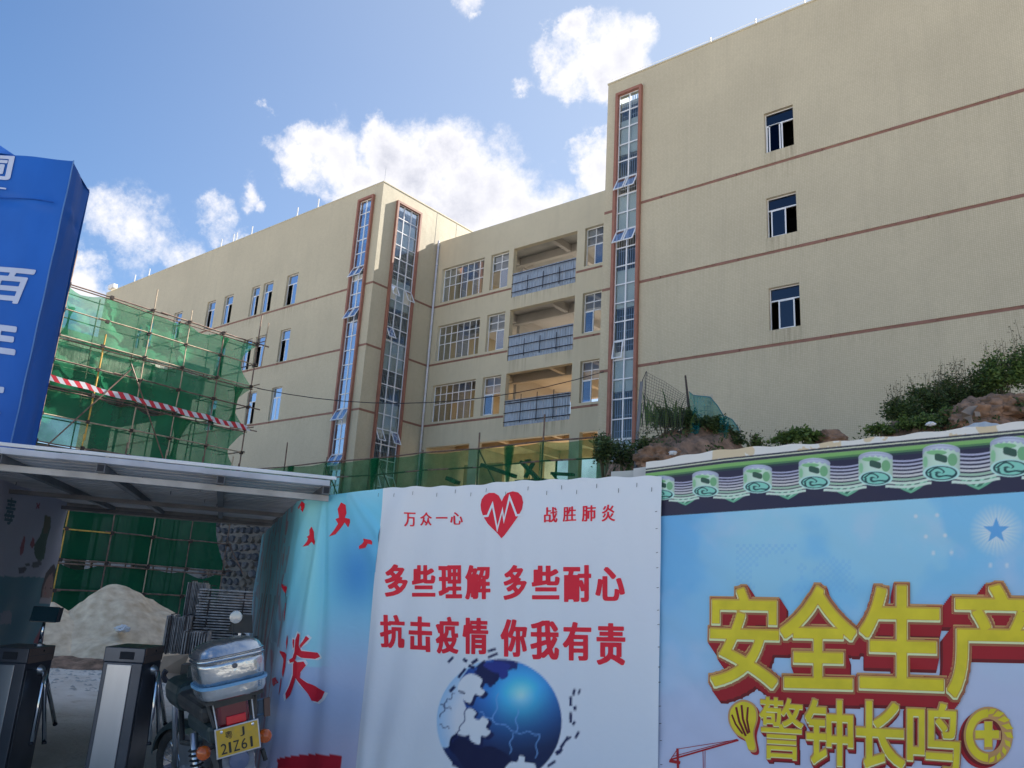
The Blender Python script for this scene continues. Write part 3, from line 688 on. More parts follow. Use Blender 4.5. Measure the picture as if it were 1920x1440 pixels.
cw = MB(); pts = [(480, 728, 17.7), (560, 735, 19), (630, 740, 20), (707, 742, 21), (780, 741, 22), (860, 736, 23.3), (945, 727, 24.6), (1070, 707, 26.4)]
A = onX(482, 728, -28.2); B = onY(1132, 697, 27.05)
for i in range(13):
    t = i / 12; p = A * (1 - t) + B * t; p = p + np.array([0, 0, -0.95 * 4 * t * (1 - t)])
    if i == 0: L0 = []
    L0.append(p)
cw.tube(L0, .018, 5); cb = cw.build('power_cable', M_blacktube); tag(cb, 'thin black cable sagging from the scaffold across to the right block', 'cable')

# ------------------------------------------------------------------ retaining wall with the net fence on top
M_stone = [mat('rubble stone %s' % a, c, 0.9, vary=.3, scale=4, bump=.8, bscale=12) for a, c in (('grey', (.15, .15, .16)), ('brown', (.19, .165, .14)), ('slate', (.10, .105, .12)))]
RW = empty('retaining_wall', (-34, 22, 0), 'dark rubble stone retaining wall behind the netted scaffold', 'wall')
m = MB(); m.box((-95, 22.02, 0), (-9, 22.14, 5.46)); m.build('wall', mat('grey mortar', (.22, .21, .2), .9, bump=.5, bscale=8), RW)
var = []
for k in range(6):
    r = np.random.default_rng(k); V = []
    for a in range(7):
        th = 2 * math.pi * a / 7 + r.uniform(-.25, .25); rad = .24 * r.uniform(.8, 1.15); V.append((math.cos(th) * rad * 1.2, 0, math.sin(th) * rad * .85))
    me = bpy.data.meshes.new('stone'); VV = V + [(v[0] * .7 + r.uniform(-.02, .02), -.14 + r.uniform(-.03, .03), v[2] * .7) for v in V]
    me.from_pydata(VV, [], [(i, i + 7, (i + 1) % 7 + 7, (i + 1) % 7) for i in range(7)] + [tuple(range(13, 6, -1))]); me.materials.append(M_stone[k % 3]); var.append(me)
x = -37.0; row = 0
for row in range(14):
    x = -37.2 + (row % 2) * .24
    while x < -29.3:
        o = bpy.data.objects.new('stone', random.choice(var)); COL.objects.link(o); o.parent = RW
        o.location = (x + 34, .03, .2 + row * .39 + random.uniform(-.04, .04)); s = random.uniform(.68, 1.22); o.scale = (s, random.uniform(.7, 1.3), s); o.rotation_euler = (0, random.uniform(-.3, .3), 0)
        x += .52
NF = empty('net_fence', (-26, 22, 5.45), 'low green net fence on tube posts along the platform edge', 'fence')
posts = (-37.9, -34.9, -31.95, -28.9, -25.5, -22.9, -19.95, -17.0, -14.2)
tops = (7.3, 7.2, 8.2, 7.3, 7.3, 7.2, 7.65, 8.05, 7.1)
for x, t in zip(posts, tops):
    m = MB(); m.tube([(x, 22.3, 5.4), (x + random.uniform(-.05, .05), 22.28, t)], .032, 7); m.build('post', M_pole, NF)
for z in (7.03, 6.33):
    m = MB(); m.tube([(x, 22.25, z + (.05 if i % 2 else 0)) for i, x in enumerate(posts)], .03, 7); m.build('rail', M_pole, NF)
for x in (-28.6, -25.2, -19.6): m = MB(); m.tube([(x - .35, 22.28, 7.0), (x + .5, 22.6, 5.4)], .03, 6); m.build('brace', M_pole, NF)
for i in range(len(posts) - 1):
    a, b = posts[i] + .01, posts[i + 1] - .01; nu, nv = 22, 10; P = []
    for j in range(nv):
        for k in range(nu):
            t = k / (nu - 1); s = j / (nv - 1); zt = 7.06 - .10 * math.sin(math.pi * t) * s
            P.append((a + (b - a) * t, 22.22 - .05 * math.sin(7 * t + 3 * i) - .04 * math.sin(3.1 * s + 9 * t), 5.45 + (zt - 5.45) * s))
    grid_obj('net_panel', np.array(P), nu, nv, M_netf, NF)
for x in (-31.3, -25.6, -18.4):              # gathered folds where two nets are tied
    m = MB()
    for dx in (-.03, .0, .03): m.face((x - .20 + dx, 22.17 + dx, 7.02), (x + .20 + dx, 22.17 + dx, 7.02), (x + .07, 22.16 + dx, 5.7), (x - .05, 22.16 + dx, 5.7))
    m.build('net_fold', M_netf, NF)
# debris and timber piled on the platform behind the fence
M_tim = mat('weathered formwork timber', (.10, .085, .065), .8, vary=.3, scale=5)
TP = empty('formwork_pile', (-20.4, 23.6, 5.45), 'dark pile of formwork boards and beams behind the net fence', 'timber pile')
def fpt(x, y): return onY(x, y, 23.4)
for (a, b, w) in (((905, 872), (965, 893), .28), ((978, 866), (1010, 900), .22), ((985, 895), (1000, 868), .16), ((1035, 888), (1075, 890), .2), ((840, 897), (858, 905), .3), ((1036, 889), (1045, 900), .1)):
    m = MB(); m.beam(fpt(*a), fpt(*b), w, w * .5); m.build('beam', M_tim, TP)
p = fpt(935, 890); q = fpt(1015, 912)
for k in range(5):
    m = MB(); m.box((p[0] + .1 * k, 23.5 + .1 * k, q[2] - .4 + .16 * k), (q[0] - .07 * k, 24.4, q[2] - .4 + .15 + .16 * k)); m.build('board', M_tim, TP)

# ------------------------------------------------------------------ netted scaffold on the left
XS = -28.25
SCF = empty('scaffold', (XS, 12, 0), 'tall tube scaffold hung with green safety net in front of the unfinished gatehouse', 'scaffold')
def tube_part(name, pts, r, mt, parent=SCF, n=7):
    if len(pts) == 2:
        a, b = np.array(pts[0], float), np.array(pts[1], float); L_ = np.linalg.norm(b - a); k = int(L_ / 1.6) + 1
        pts = [a + (b - a) * i / k + (np.array([random.gauss(0, 1) for _ in range(3)]) * .014 if 0 < i < k else 0) for i in range(k + 1)]
    m = MB(); m.tube(pts, r * random.uniform(.88, 1.1), n); return m.build(name, mt, parent)
ys = [4.3, 5.8, 7.27, 8.73, 10.2, 11.67, 13.17, 14.62, 16.07, 17.6]
ptop = [11.6, 11.4, 11.5, 11.4, 12.35, 9.75, 11.95, 11.6, 11.2, 12.35]
for i, (y, t) in enumerate(zip(ys, ptop)):
    if i == 5: lo = 0
    mt = (M_poley if i == 5 else M_polep if i in (6, 7) else M_pole)
    tube_part('upright', [(XS, y, 0), (XS, y, min(t, 6.2))], .026, mt if i != 6 else M_pole); tube_part('upright', [(XS + .01, y + .03, min(t, 6.0)), (XS + .02, y + .05, t)], .026, mt)
    tube_part('upright', [(XS - 1.15, y + .1, 0), (XS - 1.15, y + .1, 11.3)], .024, M_pole)
levels = [(11.1, 0), (10.2, 2), (9.3, 1), (8.45, 0), (7.56, 0), (6.62, 2), (5.72, 0), (4.85, 0), (3.95, 0), (3.06, 3), (2.06, 0), (1.1, 0)]
for k, (z, c) in enumerate(levels):
    mt = {0: M_pole, 1: M_polep, 2: M_polep, 3: M_poley}[c]
    e = 18.15 if k in (0, 2, 3, 4, 6) else 17.75
    ym = random.uniform(11.5, 14)
    tube_part('ledger', [(XS + .055, 3.8, z - .02), (XS + .055, ym, z)], .025, mt)
    tube_part('ledger', [(XS + .06, ym - .25, z + .03), (XS + .055, e, z + .02)], .025, M_polep if c != 0 and k != 9 else M_pole)
    if k in (2, 4, 6, 10, 0): tube_part('ledger', [(XS + .05, 4.2, z - .09), (XS + .05, 17.7, z - .10)], .024, M_pole)
    tube_part('ledger', [(XS - 1.2, 4, z + .1), (XS - 1.2, 17.7, z + .1)], .022, M_pole)
    for y in ys[-4:]: tube_part('transom', [(XS - 1.7 if y > 17 else XS - 1.3, y + .05, z + .05), (XS + (.55 if y > 17 and k % 2 == 0 else .16), y + .05, z + .05)], .022, M_pole)
    for y in ys[3:]:
        m = MB(); m.box((XS + .0, y - .05, z - .06), (XS + .09, y + .06, z + .06)); m.build('coupler', M_coupler, SCF)
for a, b in (((246, 692), (81, 842)), ((246, 682), (310, 872)), ((424, 1008), (455, 1075))):
    P, Q = onX(*a, XS + .1), onX(*b, XS + .1); tube_part('brace', [P, Q], .024, M_pole)
for y, z0, z1 in ((17.9, 10.2, 12.1), (17.2, 5.2, 6.4)): tube_part('upright', [(XS + .08, y, z0), (XS + .12, y + .05, z1)], .024, M_polep)
for z in (5.6,):                                      # plank decks
    for j in range(4):
        m = MB(); m.box((XS - .25 - .25 * j, 4 + .3 * (j % 2), z - .04), (XS - .47 - .25 * j, 17.4 - .2 * j, z)); m.build('plank', M_tim, SCF)
def net(y0, y1, z0, z1, material, bulge=.12, seed=0, inset=0.0, edge=False, name='net_sheet'):
    nu, nv = 70, 34; P = []
    for j in range(nv):
        s = j / (nv - 1); z = z0 + (z1 - z0) * s
        ye = y1 - (0.62 * math.sin(math.pi * s) if edge else 0.0)
        for k in range(nu):
            t = k / (nu - 1); y = y0 + (ye - y0) * t
            sag = abs(math.sin(math.pi * (y - ys[0]) / 1.466))
            x = XS - .05 - inset - bulge * sag * math.sin(math.pi * s) * (.5 + .5 * math.sin(seed + 2.1 * y)) - .03 * math.sin(5 * y + seed + 4 * s)
            zz = z - (.20 * sag * s ** 5) * (.6 + .6 * math.sin(1.3 * y + seed)); x -= .07 * noise.fractal(Vector((y * .9, z * .9, seed * 3.0)), 1.0, 2.0, 4) + .02 * math.sin(14 * (y + .5 * z) + seed)
            P.append((x, y, zz))
    return grid_obj(name, np.array(P), nu, nv, material, SCF)
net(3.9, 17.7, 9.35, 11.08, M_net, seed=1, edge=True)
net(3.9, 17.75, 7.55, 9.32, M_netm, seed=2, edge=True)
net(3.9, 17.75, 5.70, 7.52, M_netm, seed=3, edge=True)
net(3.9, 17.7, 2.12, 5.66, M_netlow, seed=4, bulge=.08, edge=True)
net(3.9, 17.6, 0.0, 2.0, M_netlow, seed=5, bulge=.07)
for (y, z, w, h) in ((16.2, 10.2, .42, 1.6), (10.45, 9.9, .3, 1.0), (13.6, 8.9, .2, .6), (14.9, 6.4, .9, 2.2), (17.1, 8.4, .5, 1.6)):
    nu, nv = 8, 10; P = []
    for j in range(nv):
        s = j / (nv - 1)
        for k in range(nu):
            t = k / (nu - 1) - .5; ww = w * (1 - .75 * math.sin(math.pi * s)); P.append((XS - .12 + .05 * math.sin(9 * t), y + t * ww + .15 * s * w, z - h / 2 + h * s))
    grid_obj('net_fold', np.array(P), nu, nv, M_netfold, SCF)
# red and white barrier tape along the third lift
M_red = mat('red tape plastic', (.55, .02, .04), .4, vary=.1); M_wht = mat('white tape plastic', (.62, .62, .66), .4, vary=.08)
A, B = np.array((XS + .12, 9.9, 7.80)), np.array((XS + .12, 17.75, 7.60)); nst = 42
BT = empty('barrier_tape', A, 'red and white striped barrier tape stretched along the scaffold', 'barrier tape')
for i in range(nst):
    t0, t1 = i / nst, (i + 1) / nst; f = lambda t: A + (B - A) * t + np.array((.02 * math.sin(19 * t), 0, -.05 * abs(math.sin(math.pi * t * 5.3)) + .04))
    sl_ = .09; p, q = f(t0), f(t1); m = MB(); hh = .20 + .02 * math.sin(i); zz = np.array((0, 0, hh / 2))
    d = np.array((0, sl_, 0)); m.face(p - zz + d, q - zz + d, q + zz - d, p + zz - d); m.build('tape_stripe', M_red if i % 2 == 0 else M_wht, BT)

# the unfinished gatehouse seen through the net
M_plas = mat('streaky wet plaster', (.66, .64, .57), .85, vary=.4, scale=2.2, stretch=(1, 5, .8), bump=1.0, bscale=9)
M_shadow = mat('concrete with shade tone', (.20, .20, .19), .9, vary=.25, scale=1.0)  # concrete darkened in its colour to carry the deep shade under the slab
GH = empty('gatehouse', (-31, 9, 0), 'unfinished concrete gatehouse with a heavy roof slab behind the green net', 'building')
m = MB(); m.box((-36.5, 1.0, 8.80), (-29.92, 16.6, 9.75)); m.build('roof_slab', M_plas, GH, bevel=.02)
m = MB(); m.box((-36.5, .9, 9.751), (-29.90, 16.7, 10.05)); m.build('coping', M_conc, GH)
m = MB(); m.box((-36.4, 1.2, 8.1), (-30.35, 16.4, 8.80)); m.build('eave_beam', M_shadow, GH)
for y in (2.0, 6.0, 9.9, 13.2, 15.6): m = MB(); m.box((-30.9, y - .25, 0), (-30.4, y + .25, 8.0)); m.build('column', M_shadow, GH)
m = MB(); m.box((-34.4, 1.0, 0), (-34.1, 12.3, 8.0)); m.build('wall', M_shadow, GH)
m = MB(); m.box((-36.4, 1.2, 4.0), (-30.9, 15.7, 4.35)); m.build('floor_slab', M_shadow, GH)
for y in (14.2, 14.9, 15.5, 16.6, 17.2): tube_part('prop', [(-31.6, y, 0), (-31.6, y, 8.0)], .03, M_pole, GH)

# ------------------------------------------------------------------ sand pile, mesh bundles and rubbish in the yard
M_sand = mat('pale building sand', (.68, .49, .31), .95, vary=.12, scale=5, bump=.35, bscale=30, color2=(.88, .70, .48))
def heap(name, px, d, rx, ry, h, material, label, cat, seed=0, n=90, rough=.12, kind=None, power=1.25):
    c = atd(px, 1120, d); P = []
    for j in range(n):
        for i in range(n):
            u = (i / (n - 1) * 2 - 1) * 1.15; v = (j / (n - 1) * 2 - 1) * 1.15
            q = RT * u * rx + FW * v * ry; r = math.sqrt((u * (1 + .15 * math.sin(3 * v + seed))) ** 2 + v * v)
            z = h * max(0, 1 - r ** power) if r < 1 else 0
            x, y = c[0] + q[0], c[1] + q[1]
            e = min(1, max(0, 1.12 - r) * 4)
            z += e * h * rough * noise.fractal(Vector((x * .9, y * .9, seed)), 1.3, 2, 3) + e * .022 * noise.fractal(Vector((x * 4, y * 4, seed)), 1, 2, 4)
            if r > 1.1: z = -.05
            P.append((x, y, z))
    o = grid_obj(name, np.array(P), n, n, material)
    return tag(o, label, cat)
heap('sand_pile', 236, 18.4, 2.35, 2.2, 1.40, M_sand, 'large pale heap of building sand in front of the netted scaffold', 'sand pile', 3, rough=.16)
heap('sand_pile', 100, 17.6, 1.9, 1.5, 1.05, M_sand, 'low shoulder of sand left of the large heap, beside the poster', 'sand pile', 8)
heap('earth_mound', 505, 19.5, 1.9, 1.6, 1.45, M_soil, 'brown earth mound between the mesh bundles and the hoarding', 'earth mound', 5, rough=.3)
heap('earth_mound', 250, 15.6, 2.6, .55, .16, M_soil, 'flat strip of brown dirt at the foot of the sand heap', 'earth mound', 6, rough=.8, n=70)
M_wire = mat('grey steel mesh', (.42, .39, .36), .7, .3, vary=.35, scale=12)
def bundle(px, py, d, L_, D_, Hh, n, yaw, flat, label):
    b = onZ(px, py, 0.0); b = b if abs(np.dot(b[:2], FW) - d) < 60 else b
    c = atd(px, py, d); c[2] = max(c[2], 0)
    u = az(90 + yaw); v = az(yaw); e = empty('mesh_bundle', c, label, 'steel mesh bundle', 'bundles of steel mesh sheets')
    for i in range(n):
        m = MB((c, u, np.array([0, 0, 1.]), v))
        j1, j2 = random.uniform(-.03, .03), random.uniform(-.03, .03)
        if flat:
            z = Hh * i / n; m.box((-L_ / 2 + j1, 0 + j2, z), (L_ / 2 + j1, D_ + j2, z + Hh / n * .55))
        else:
            t = D_ * i / n; m.box((-L_ / 2 + L_ * i / n, 0 + j2, 0 + j1 * .3), (-L_ / 2 + L_ * i / n + L_ / n * .5, D_ + j2, Hh + j1))
        m.build('mesh_sheet', M_wire, e)
    for q in (-.3, .3):
        m = MB((c, u, np.array([0, 0, 1.]), v)); m.box((q * L_ - .012, -.02, -.01), (q * L_ + .012, -.005, Hh + .02)); m.box((q * L_ - .012, -.02, Hh + .03), (q * L_ + .012, D_, Hh + .045)); m.build('tie_wire', M_coupler, e)
bundle(325, 1226, 15.0, .42, .55, .62, 16, -12, False, 'small upright bundle of grey steel mesh at the left front')
bundle(352, 1215, 15.6, .34, .8, 1.15, 13, -14, False, 'tall upright bundle of grey steel mesh behind the small one')
bundle(412, 1218, 15.4, 1.00, .9, 1.06, 22, -14, True, 'wide stack of flat lying grey steel mesh sheets')
bundle(362, 1232, 14.7, .42, .5, .40, 10, -12, False, 'low front bundle of grey steel mesh beside the cement bag')
M_card = mat('cardboard', (.42, .30, .20), .9, vary=.2); M_bag = mat('paper cement bag', (.50, .42, .34), .9, vary=.25, bump=.8)
def blob(name, c, r, material, label, cat, seed=1, n=16):
    bm = bmesh.new(); bmesh.ops.create_icosphere(bm, subdivisions=5, radius=1)
    for v in bm.verts:
        k = 1 + .35 * noise.noise(v.co * 1.7 + Vector((seed, 0, 0))) + .22 * noise.fractal(v.co * 3.5 + Vector((0, seed, 0)), .8, 2.0, 5); v.co = Vector((v.co.x * r[0] * k, v.co.y * r[1] * k, v.co.z * r[2] * k))
    me = bpy.data.meshes.new(name); bm.to_mesh(me); bm.free(); me.materials.append(material)
    me.polygons.foreach_set('use_smooth', [True] * len(me.polygons))
    o = bpy.data.objects.new(name, me); COL.objects.link(o); o.location = tuple(c); return tag(o, label, cat)
c = onZ(393, 1222, .0); 
g = lambda px, py, d: (lambda p: (p[0], p[1], 0))(atd(px, py, d))
b_ = g(395, 1215, 14.2); blob('cement_bag', (b_[0], b_[1], .42), (.38, .2, .13), M_bag, 'crumpled pale cement bag in front of the mesh bundles', 'bag', 2)
m = MB((np.array((b_[0], b_[1], .0)), az(80), np.array([0, 0, 1.]), az(-10))); m.box((-.4, -.1, .0), (.35, .3, .28)); o = m.build('pallet_block', M_tim); tag(o, 'dark timber block under the cement bag', 'timber block')
p0 = g(330, 1222, 14.3); m = MB((np.array((p0[0], p0[1], .0)), az(75), np.array([0, 0, 1.]), az(-15)))
for k in range(2): m.face((-.22, .05 * k, .12), (.12, .03, .10), (.2, .1, .42 - .05 * k), (-.20, .12, .36))
m.face((-.22, 0, .12), (.12, .03, .10), (.1, -.3, .03), (-.25, -.3, .02)); o = m.build('cardboard_sheet', M_card); tag(o, 'torn cardboard sheet leaning at the left mesh bundle', 'cardboard')
p0 = g(350, 1236, 13.9); m = MB(); c0 = np.array((p0[0], p0[1], .12)); m.tube([c0 + az(90) * (math.cos(t) * .33) + np.array((0, 0, math.sin(t) * .16)) for t in np.linspace(2.7, 5.2, 9)], .045, 8); o = m.build('hose', M_blacktube); tag(o, 'curved black hose end lying below the mesh bundles', 'hose')
p0 = g(478, 1187, 15.2); blob('plastic_bag', (p0[0], p0[1], .80), (.18, .14, .16), M_white, 'small white plastic bag on the earth beside the mesh stack', 'plastic bag', 5)
pp = g(230, 1180, 16.9); blob('plastic_bag', (pp[0], pp[1], .62), (.16, .12, .07), M_white, 'white rag lying on the slope of the sand heap', 'rag', 9)
V = []; Fq = []
for k in range(420):
    px = rng.uniform(105, 480); d = rng.uniform(12.2, 15.2); p = atd(px, 1200, d); s = rng.uniform(.006, .03); a = rng.uniform(0, 6.28); b0 = len(V)
    for dx, dy in ((-1, -1), (1, -1), (1, 1), (-1, 1)): V.append((p[0] + s * (dx * math.cos(a) - dy * math.sin(a)), p[1] + s * (dx * math.sin(a) + dy * math.cos(a)), .003))
    V.append((p[0], p[1], s * rng.uniform(.5, 1.0)))
    for i in range(4): Fq.append((b0 + i, b0 + (i + 1) % 4, b0 + 4))
o = soup('rubble', V, Fq, M_conc, kind='stuff')

# ------------------------------------------------------------------ hoarding plane and printing helpers
S_ = -az(-59.5); P0 = atd(710, 1115, 5.6); P0[2] = 0.0
Nn = np.array([S_[1], -S_[0], 0.0]); 
if np.dot(Nn, EYE - P0) < 0: Nn = -Nn
def rays(x, y): return np.stack([np.asarray(x, float) - CX, np.asarray(y, float) - CY, np.full(np.shape(x), F)], -1) @ W.T
def hp(x, y):
    r = rays(x, y); t = np.asarray(np.dot(P0 - EYE, Nn) / (r @ Nn)); q = EYE + r * t[..., None] - P0; return q @ S_, q[..., 2]
def hw(s, z, n=0.0):
    s, z, n = np.broadcast_arrays(np.asarray(s, float), z, n); return P0 + S_ * s[..., None] + Nn * n[..., None] + np.array([0, 0, 1.]) * z[..., None]
ZUP = np.array([0, 0, 1.])
def srgb(r, g, b, k=1.0):
    ill = np.array((.50, .555, .70)) * 1.0       # shade light on the foreground relative to a white surface
    return np.minimum(np.array(lin((r, g, b))) / ill * k, 0.88)
def inpoly(x, y, poly):
    ins = np.zeros(x.shape, bool); n = len(poly)
    for i in range(n):
        x1, y1 = poly[i]; x2, y2 = poly[(i + 1) % n]
        if y1 == y2: continue
        c = ((y1 > y) != (y2 > y)) & (x < (x2 - x1) * (y - y1) / (y2 - y1) + x1); ins ^= c
    return ins
def sstep(a, b, x): t = np.clip((x - a) / (b - a), 0, 1); return t * t * (3 - 2 * t)
def blend(C, m, col): m = np.clip(m, 0, 1)[:, None]; return C * (1 - m) + np.array(col) * m
def vnoise(x, y, s, seed=0):
    r = np.random.default_rng(seed); G = r.random((64, 64)); u = x / s; v = y / s; i = np.floor(u).astype(int); j = np.floor(v).astype(int); fu = u - i; fv = v - j
    fu = fu * fu * (3 - 2 * fu); fv = fv * fv * (3 - 2 * fv); g_ = lambda a, b: G[a % 64, b % 64]
    return (g_(i, j) * (1 - fu) + g_(i + 1, j) * fu) * (1 - fv) + (g_(i, j + 1) * (1 - fu) + g_(i + 1, j + 1) * fu) * fv
def fbm(x, y, s, seed=0): return sum(vnoise(x, y, s / 2 ** k, seed + k) / 2 ** k for k in range(5)) / 1.94

GCACHE = {}
def glyph_field(ch, n=84, ax=1.0, ay=1.0, cheb=False, pad=.16):
    """signed distance to the outline of a character on a grid (negative inside); ax/ay thicken one direction more"""
    key = (ch, n, ax, ay, cheb)
    if key in GCACHE: return GCACHE[key]
    c = bpy.data.curves.new('glyph', 'FONT'); c.body = ch
    o = bpy.data.objects.new('glyph', c); COL.objects.link(o); dg = bpy.context.evaluated_depsgraph_get(); cu = o.to_curve(dg)
    segs = []
    for sp in cu.splines:
        P_ = []
        if sp.type == 'BEZIER':
            bp = sp.bezier_points; m_ = len(bp)
            for i in range(m_):
                a, b = bp[i], bp[(i + 1) % m_]; q0, q1, q2, q3 = (np.array((v.x, v.y)) for v in (a.co, a.handle_right, b.handle_left, b.co))
                k = 1 if np.linalg.norm(np.cross(np.append(q1 - q0, 0), np.append(q3 - q0, 0))) < 1e-6 and np.linalg.norm(np.cross(np.append(q2 - q0, 0), np.append(q3 - q0, 0))) < 1e-6 else 5
                for t in np.arange(k) / k: P_.append(q0 * (1 - t) ** 3 + 3 * q1 * t * (1 - t) ** 2 + 3 * q2 * t * t * (1 - t) + q3 * t ** 3)
        else: P_ = [np.array((p.co.x, p.co.y)) for p in sp.points]
        for i in range(len(P_)): segs.append((*P_[i], *P_[(i + 1) % len(P_)]))
    o.to_curve_clear(); bpy.data.objects.remove(o); bpy.data.curves.remove(c)
    S = np.array(segs); S = S[np.hypot(S[:, 2] - S[:, 0], S[:, 3] - S[:, 1]) > 1e-7]
    x0, x1, y0, y1 = S[:, 0].min(), S[:, 0].max(), S[:, 1].min(), S[:, 1].max()
    gx = np.linspace(x0 - pad, x1 + pad, n); gy = np.linspace(y0 - pad, y1 + pad, n); X, Y = np.meshgrid(gx, gy); D = np.full(X.shape, 9.0); Wn = np.zeros(X.shape)
    for (a, b, c_, d) in S:
        ex, ey = (c_ - a) / ax, (d - b) / ay; px_, py_ = (X - a) / ax, (Y - b) / ay; t = np.clip((px_ * ex + py_ * ey) / (ex * ex + ey * ey), 0, 1); qx, qy = px_ - t * ex, py_ - t * ey
        D = np.minimum(D, np.maximum(abs(qx), abs(qy)) if cheb else np.hypot(qx, qy))
        up = (b <= Y) & (d > Y); dn = (b > Y) & (d <= Y); xi = a + (Y - b) / (d - b if d != b else 1) * (c_ - a); Wn += (up & (xi > X)) * 1.0 - (dn & (xi > X)) * 1.0
    D = np.where(np.abs(Wn) > .5, -D, D); GCACHE[key] = (gx, gy, D, (x0, x1, y0, y1)); return GCACHE[key]
CCACHE = {}
def contour_mesh(gx, gy, D, key=None):
    if key is not None:
        if key not in CCACHE: CCACHE[key] = contour_mesh(gx, gy, D)
        return CCACHE[key]
    return contour_mesh_(gx, gy, D)
def contour_mesh_(gx, gy, D):
    """marching squares: vertices and faces of the region D < 0"""
    V, Fc, E_ = [], [], {}; I = D < 0; ny, nx = D.shape
    def vert(key, p):
        if key not in E_: E_[key] = len(V); V.append(p)
        return E_[key]
    act = np.argwhere(I[:-1, :-1] | I[1:, :-1] | I[:-1, 1:] | I[1:, 1:])
    for j, i in act:
        cor = ((j, i), (j, i + 1), (j + 1, i + 1), (j + 1, i)); ins = [I[c] for c in cor]; poly = []
        for k in range(4):
            c0, c1 = cor[k], cor[(k + 1) % 4]
            if ins[k]: poly.append(vert(c0, (gx[c0[1]], gy[c0[0]])))
            if ins[k] != ins[(k + 1) % 4]:
                a, b = D[c0], D[c1]; t = min(max(a / (a - b), .02), .98); kk = (c0, c1) if c0 < c1 else (c1, c0)
                poly.append(vert(kk, (gx[c0[1]] + t * (gx[c1[1]] - gx[c0[1]]), gy[c0[0]] + t * (gy[c1[0]] - gy[c0[0]]))))
        if len(poly) > 2: Fc.append(tuple(poly))
    return np.array(V), Fc
def poly_bm(pts):
    bm = bmesh.new(); vs = [bm.verts.new((x, y, 0)) for x, y in pts]; f = bm.faces.new(vs); bmesh.ops.triangulate(bm, faces=[f]); return bm
def cutgrid(bm, step):
    xs = [v.co.x for v in bm.verts]; ys_ = [v.co.y for v in bm.verts]
    for k in range(1, int((max(xs) - min(xs)) / step) + 1):
        bmesh.ops.bisect_plane(bm, geom=bm.verts[:] + bm.edges[:] + bm.faces[:], plane_co=(min(xs) + k * step, 0, 0), plane_no=(1, 0, 0), dist=1e-6)
    for k in range(1, int((max(ys_) - min(ys_)) / step) + 1):
        bmesh.ops.bisect_plane(bm, geom=bm.verts[:] + bm.edges[:] + bm.faces[:], plane_co=(0, min(ys_) + k * step, 0), plane_no=(0, 1, 0), dist=1e-6)
def place_flat(bm, name, material, parent, fn):
    """fn(x, y) -> world point"""
    off = wpos(parent)
    for v in bm.verts: p = fn(v.co.x, v.co.y); v.co = Vector((p[0], p[1], p[2])) - off
    me = bpy.data.meshes.new(name); bm.to_mesh(me); bm.free(); me.materials.append(material)
    o = bpy.data.objects.new(name, me); COL.objects.link(o); o.parent = parent; return o
def bil(q, u, v):   # q: TL TR BR BL pixel corners, u right, v up
    (ax, ay), (bx, by), (cx, cy), (dx, dy) = q
    return ((dx * (1 - u) + cx * u) * (1 - v) + (ax * (1 - u) + bx * u) * v, (dy * (1 - u) + cy * u) * (1 - v) + (ay * (1 - u) + by * u) * v)
def print_char(ch, quad, material, parent, disp, off=.02, ax=1.0, ay=1.0, cheb=False, eps=.0025, name='printed_character', shifts=((0, 0),), fit=None, plane=(hp, hw), n=84, shear=0.0):
    gx, gy, D, (x0, x1, y0, y1) = glyph_field(ch, n, ax, ay, cheb); fit = off if fit is None else fit
    V, Fc = contour_mesh(gx, gy, D - off, (ch, n, ax, ay, cheb, round(off, 5))); x0, x1, y0, y1 = x0 - fit * ax, x1 + fit * ax, y0 - fit * ay, y1 + fit * ay
    u = (V[:, 0] - x0) / (x1 - x0); v = (V[:, 1] - y0) / (y1 - y0); u = u + shear * (v - .5)
    PX, PY = bil(quad, u, v); VV = []; FF = []
    for k, (sx, sy) in enumerate(shifts):
        s, z = plane[0](PX + sx, PY + sy); VV.append(plane[1](s, z, disp(s, z) + eps + .0007 * k)); FF += [tuple(i + k * len(V) for i in f) for f in Fc]
    VV = np.concatenate(VV) - np.array(wpos(parent)); me = bpy.data.meshes.new(name); me.from_pydata(VV.tolist(), [], FF); me.materials.append(material)
    o = bpy.data.objects.new(name, me); COL.objects.link(o); o.parent = parent; return o
def print_poly(pts, material, parent, disp, eps=.0025, name='printed_shape', plane=(hp, hw), step=12):
    bm = poly_bm([(x, -y) for x, y in pts]); cutgrid(bm, step)
    def fn(u, v): s, z = plane[0](u, -v); return plane[1](s, z, disp(s, z) + eps)
    return place_flat(bm, name, material, parent, fn)
def smooth_poly(pts, n=6):
    out = []; m_ = len(pts)
    for i in range(m_):
        p0, p1, p2, p3 = (np.array(pts[(i + k) % m_], float) for k in (-1, 0, 1, 2))
        for t in np.linspace(0, 1, n, endpoint=False): out.append(tuple(.5 * ((2 * p1) + (-p0 + p2) * t + (2 * p0 - 5 * p1 + 4 * p2 - p3) * t * t + (-p0 + 3 * p1 - 3 * p2 + p3) * t ** 3)))
    return out
def printmat(name, rgb, rough=.5): return mat(name, tuple(srgb(*rgb)), rough, vary=.05, scale=6, spec=.3)
M_print = attr_mat('printed banner fabric', .5, .3, bump=.10)
M_printd = attr_mat('printed poster', .5, .3, bump=.1)
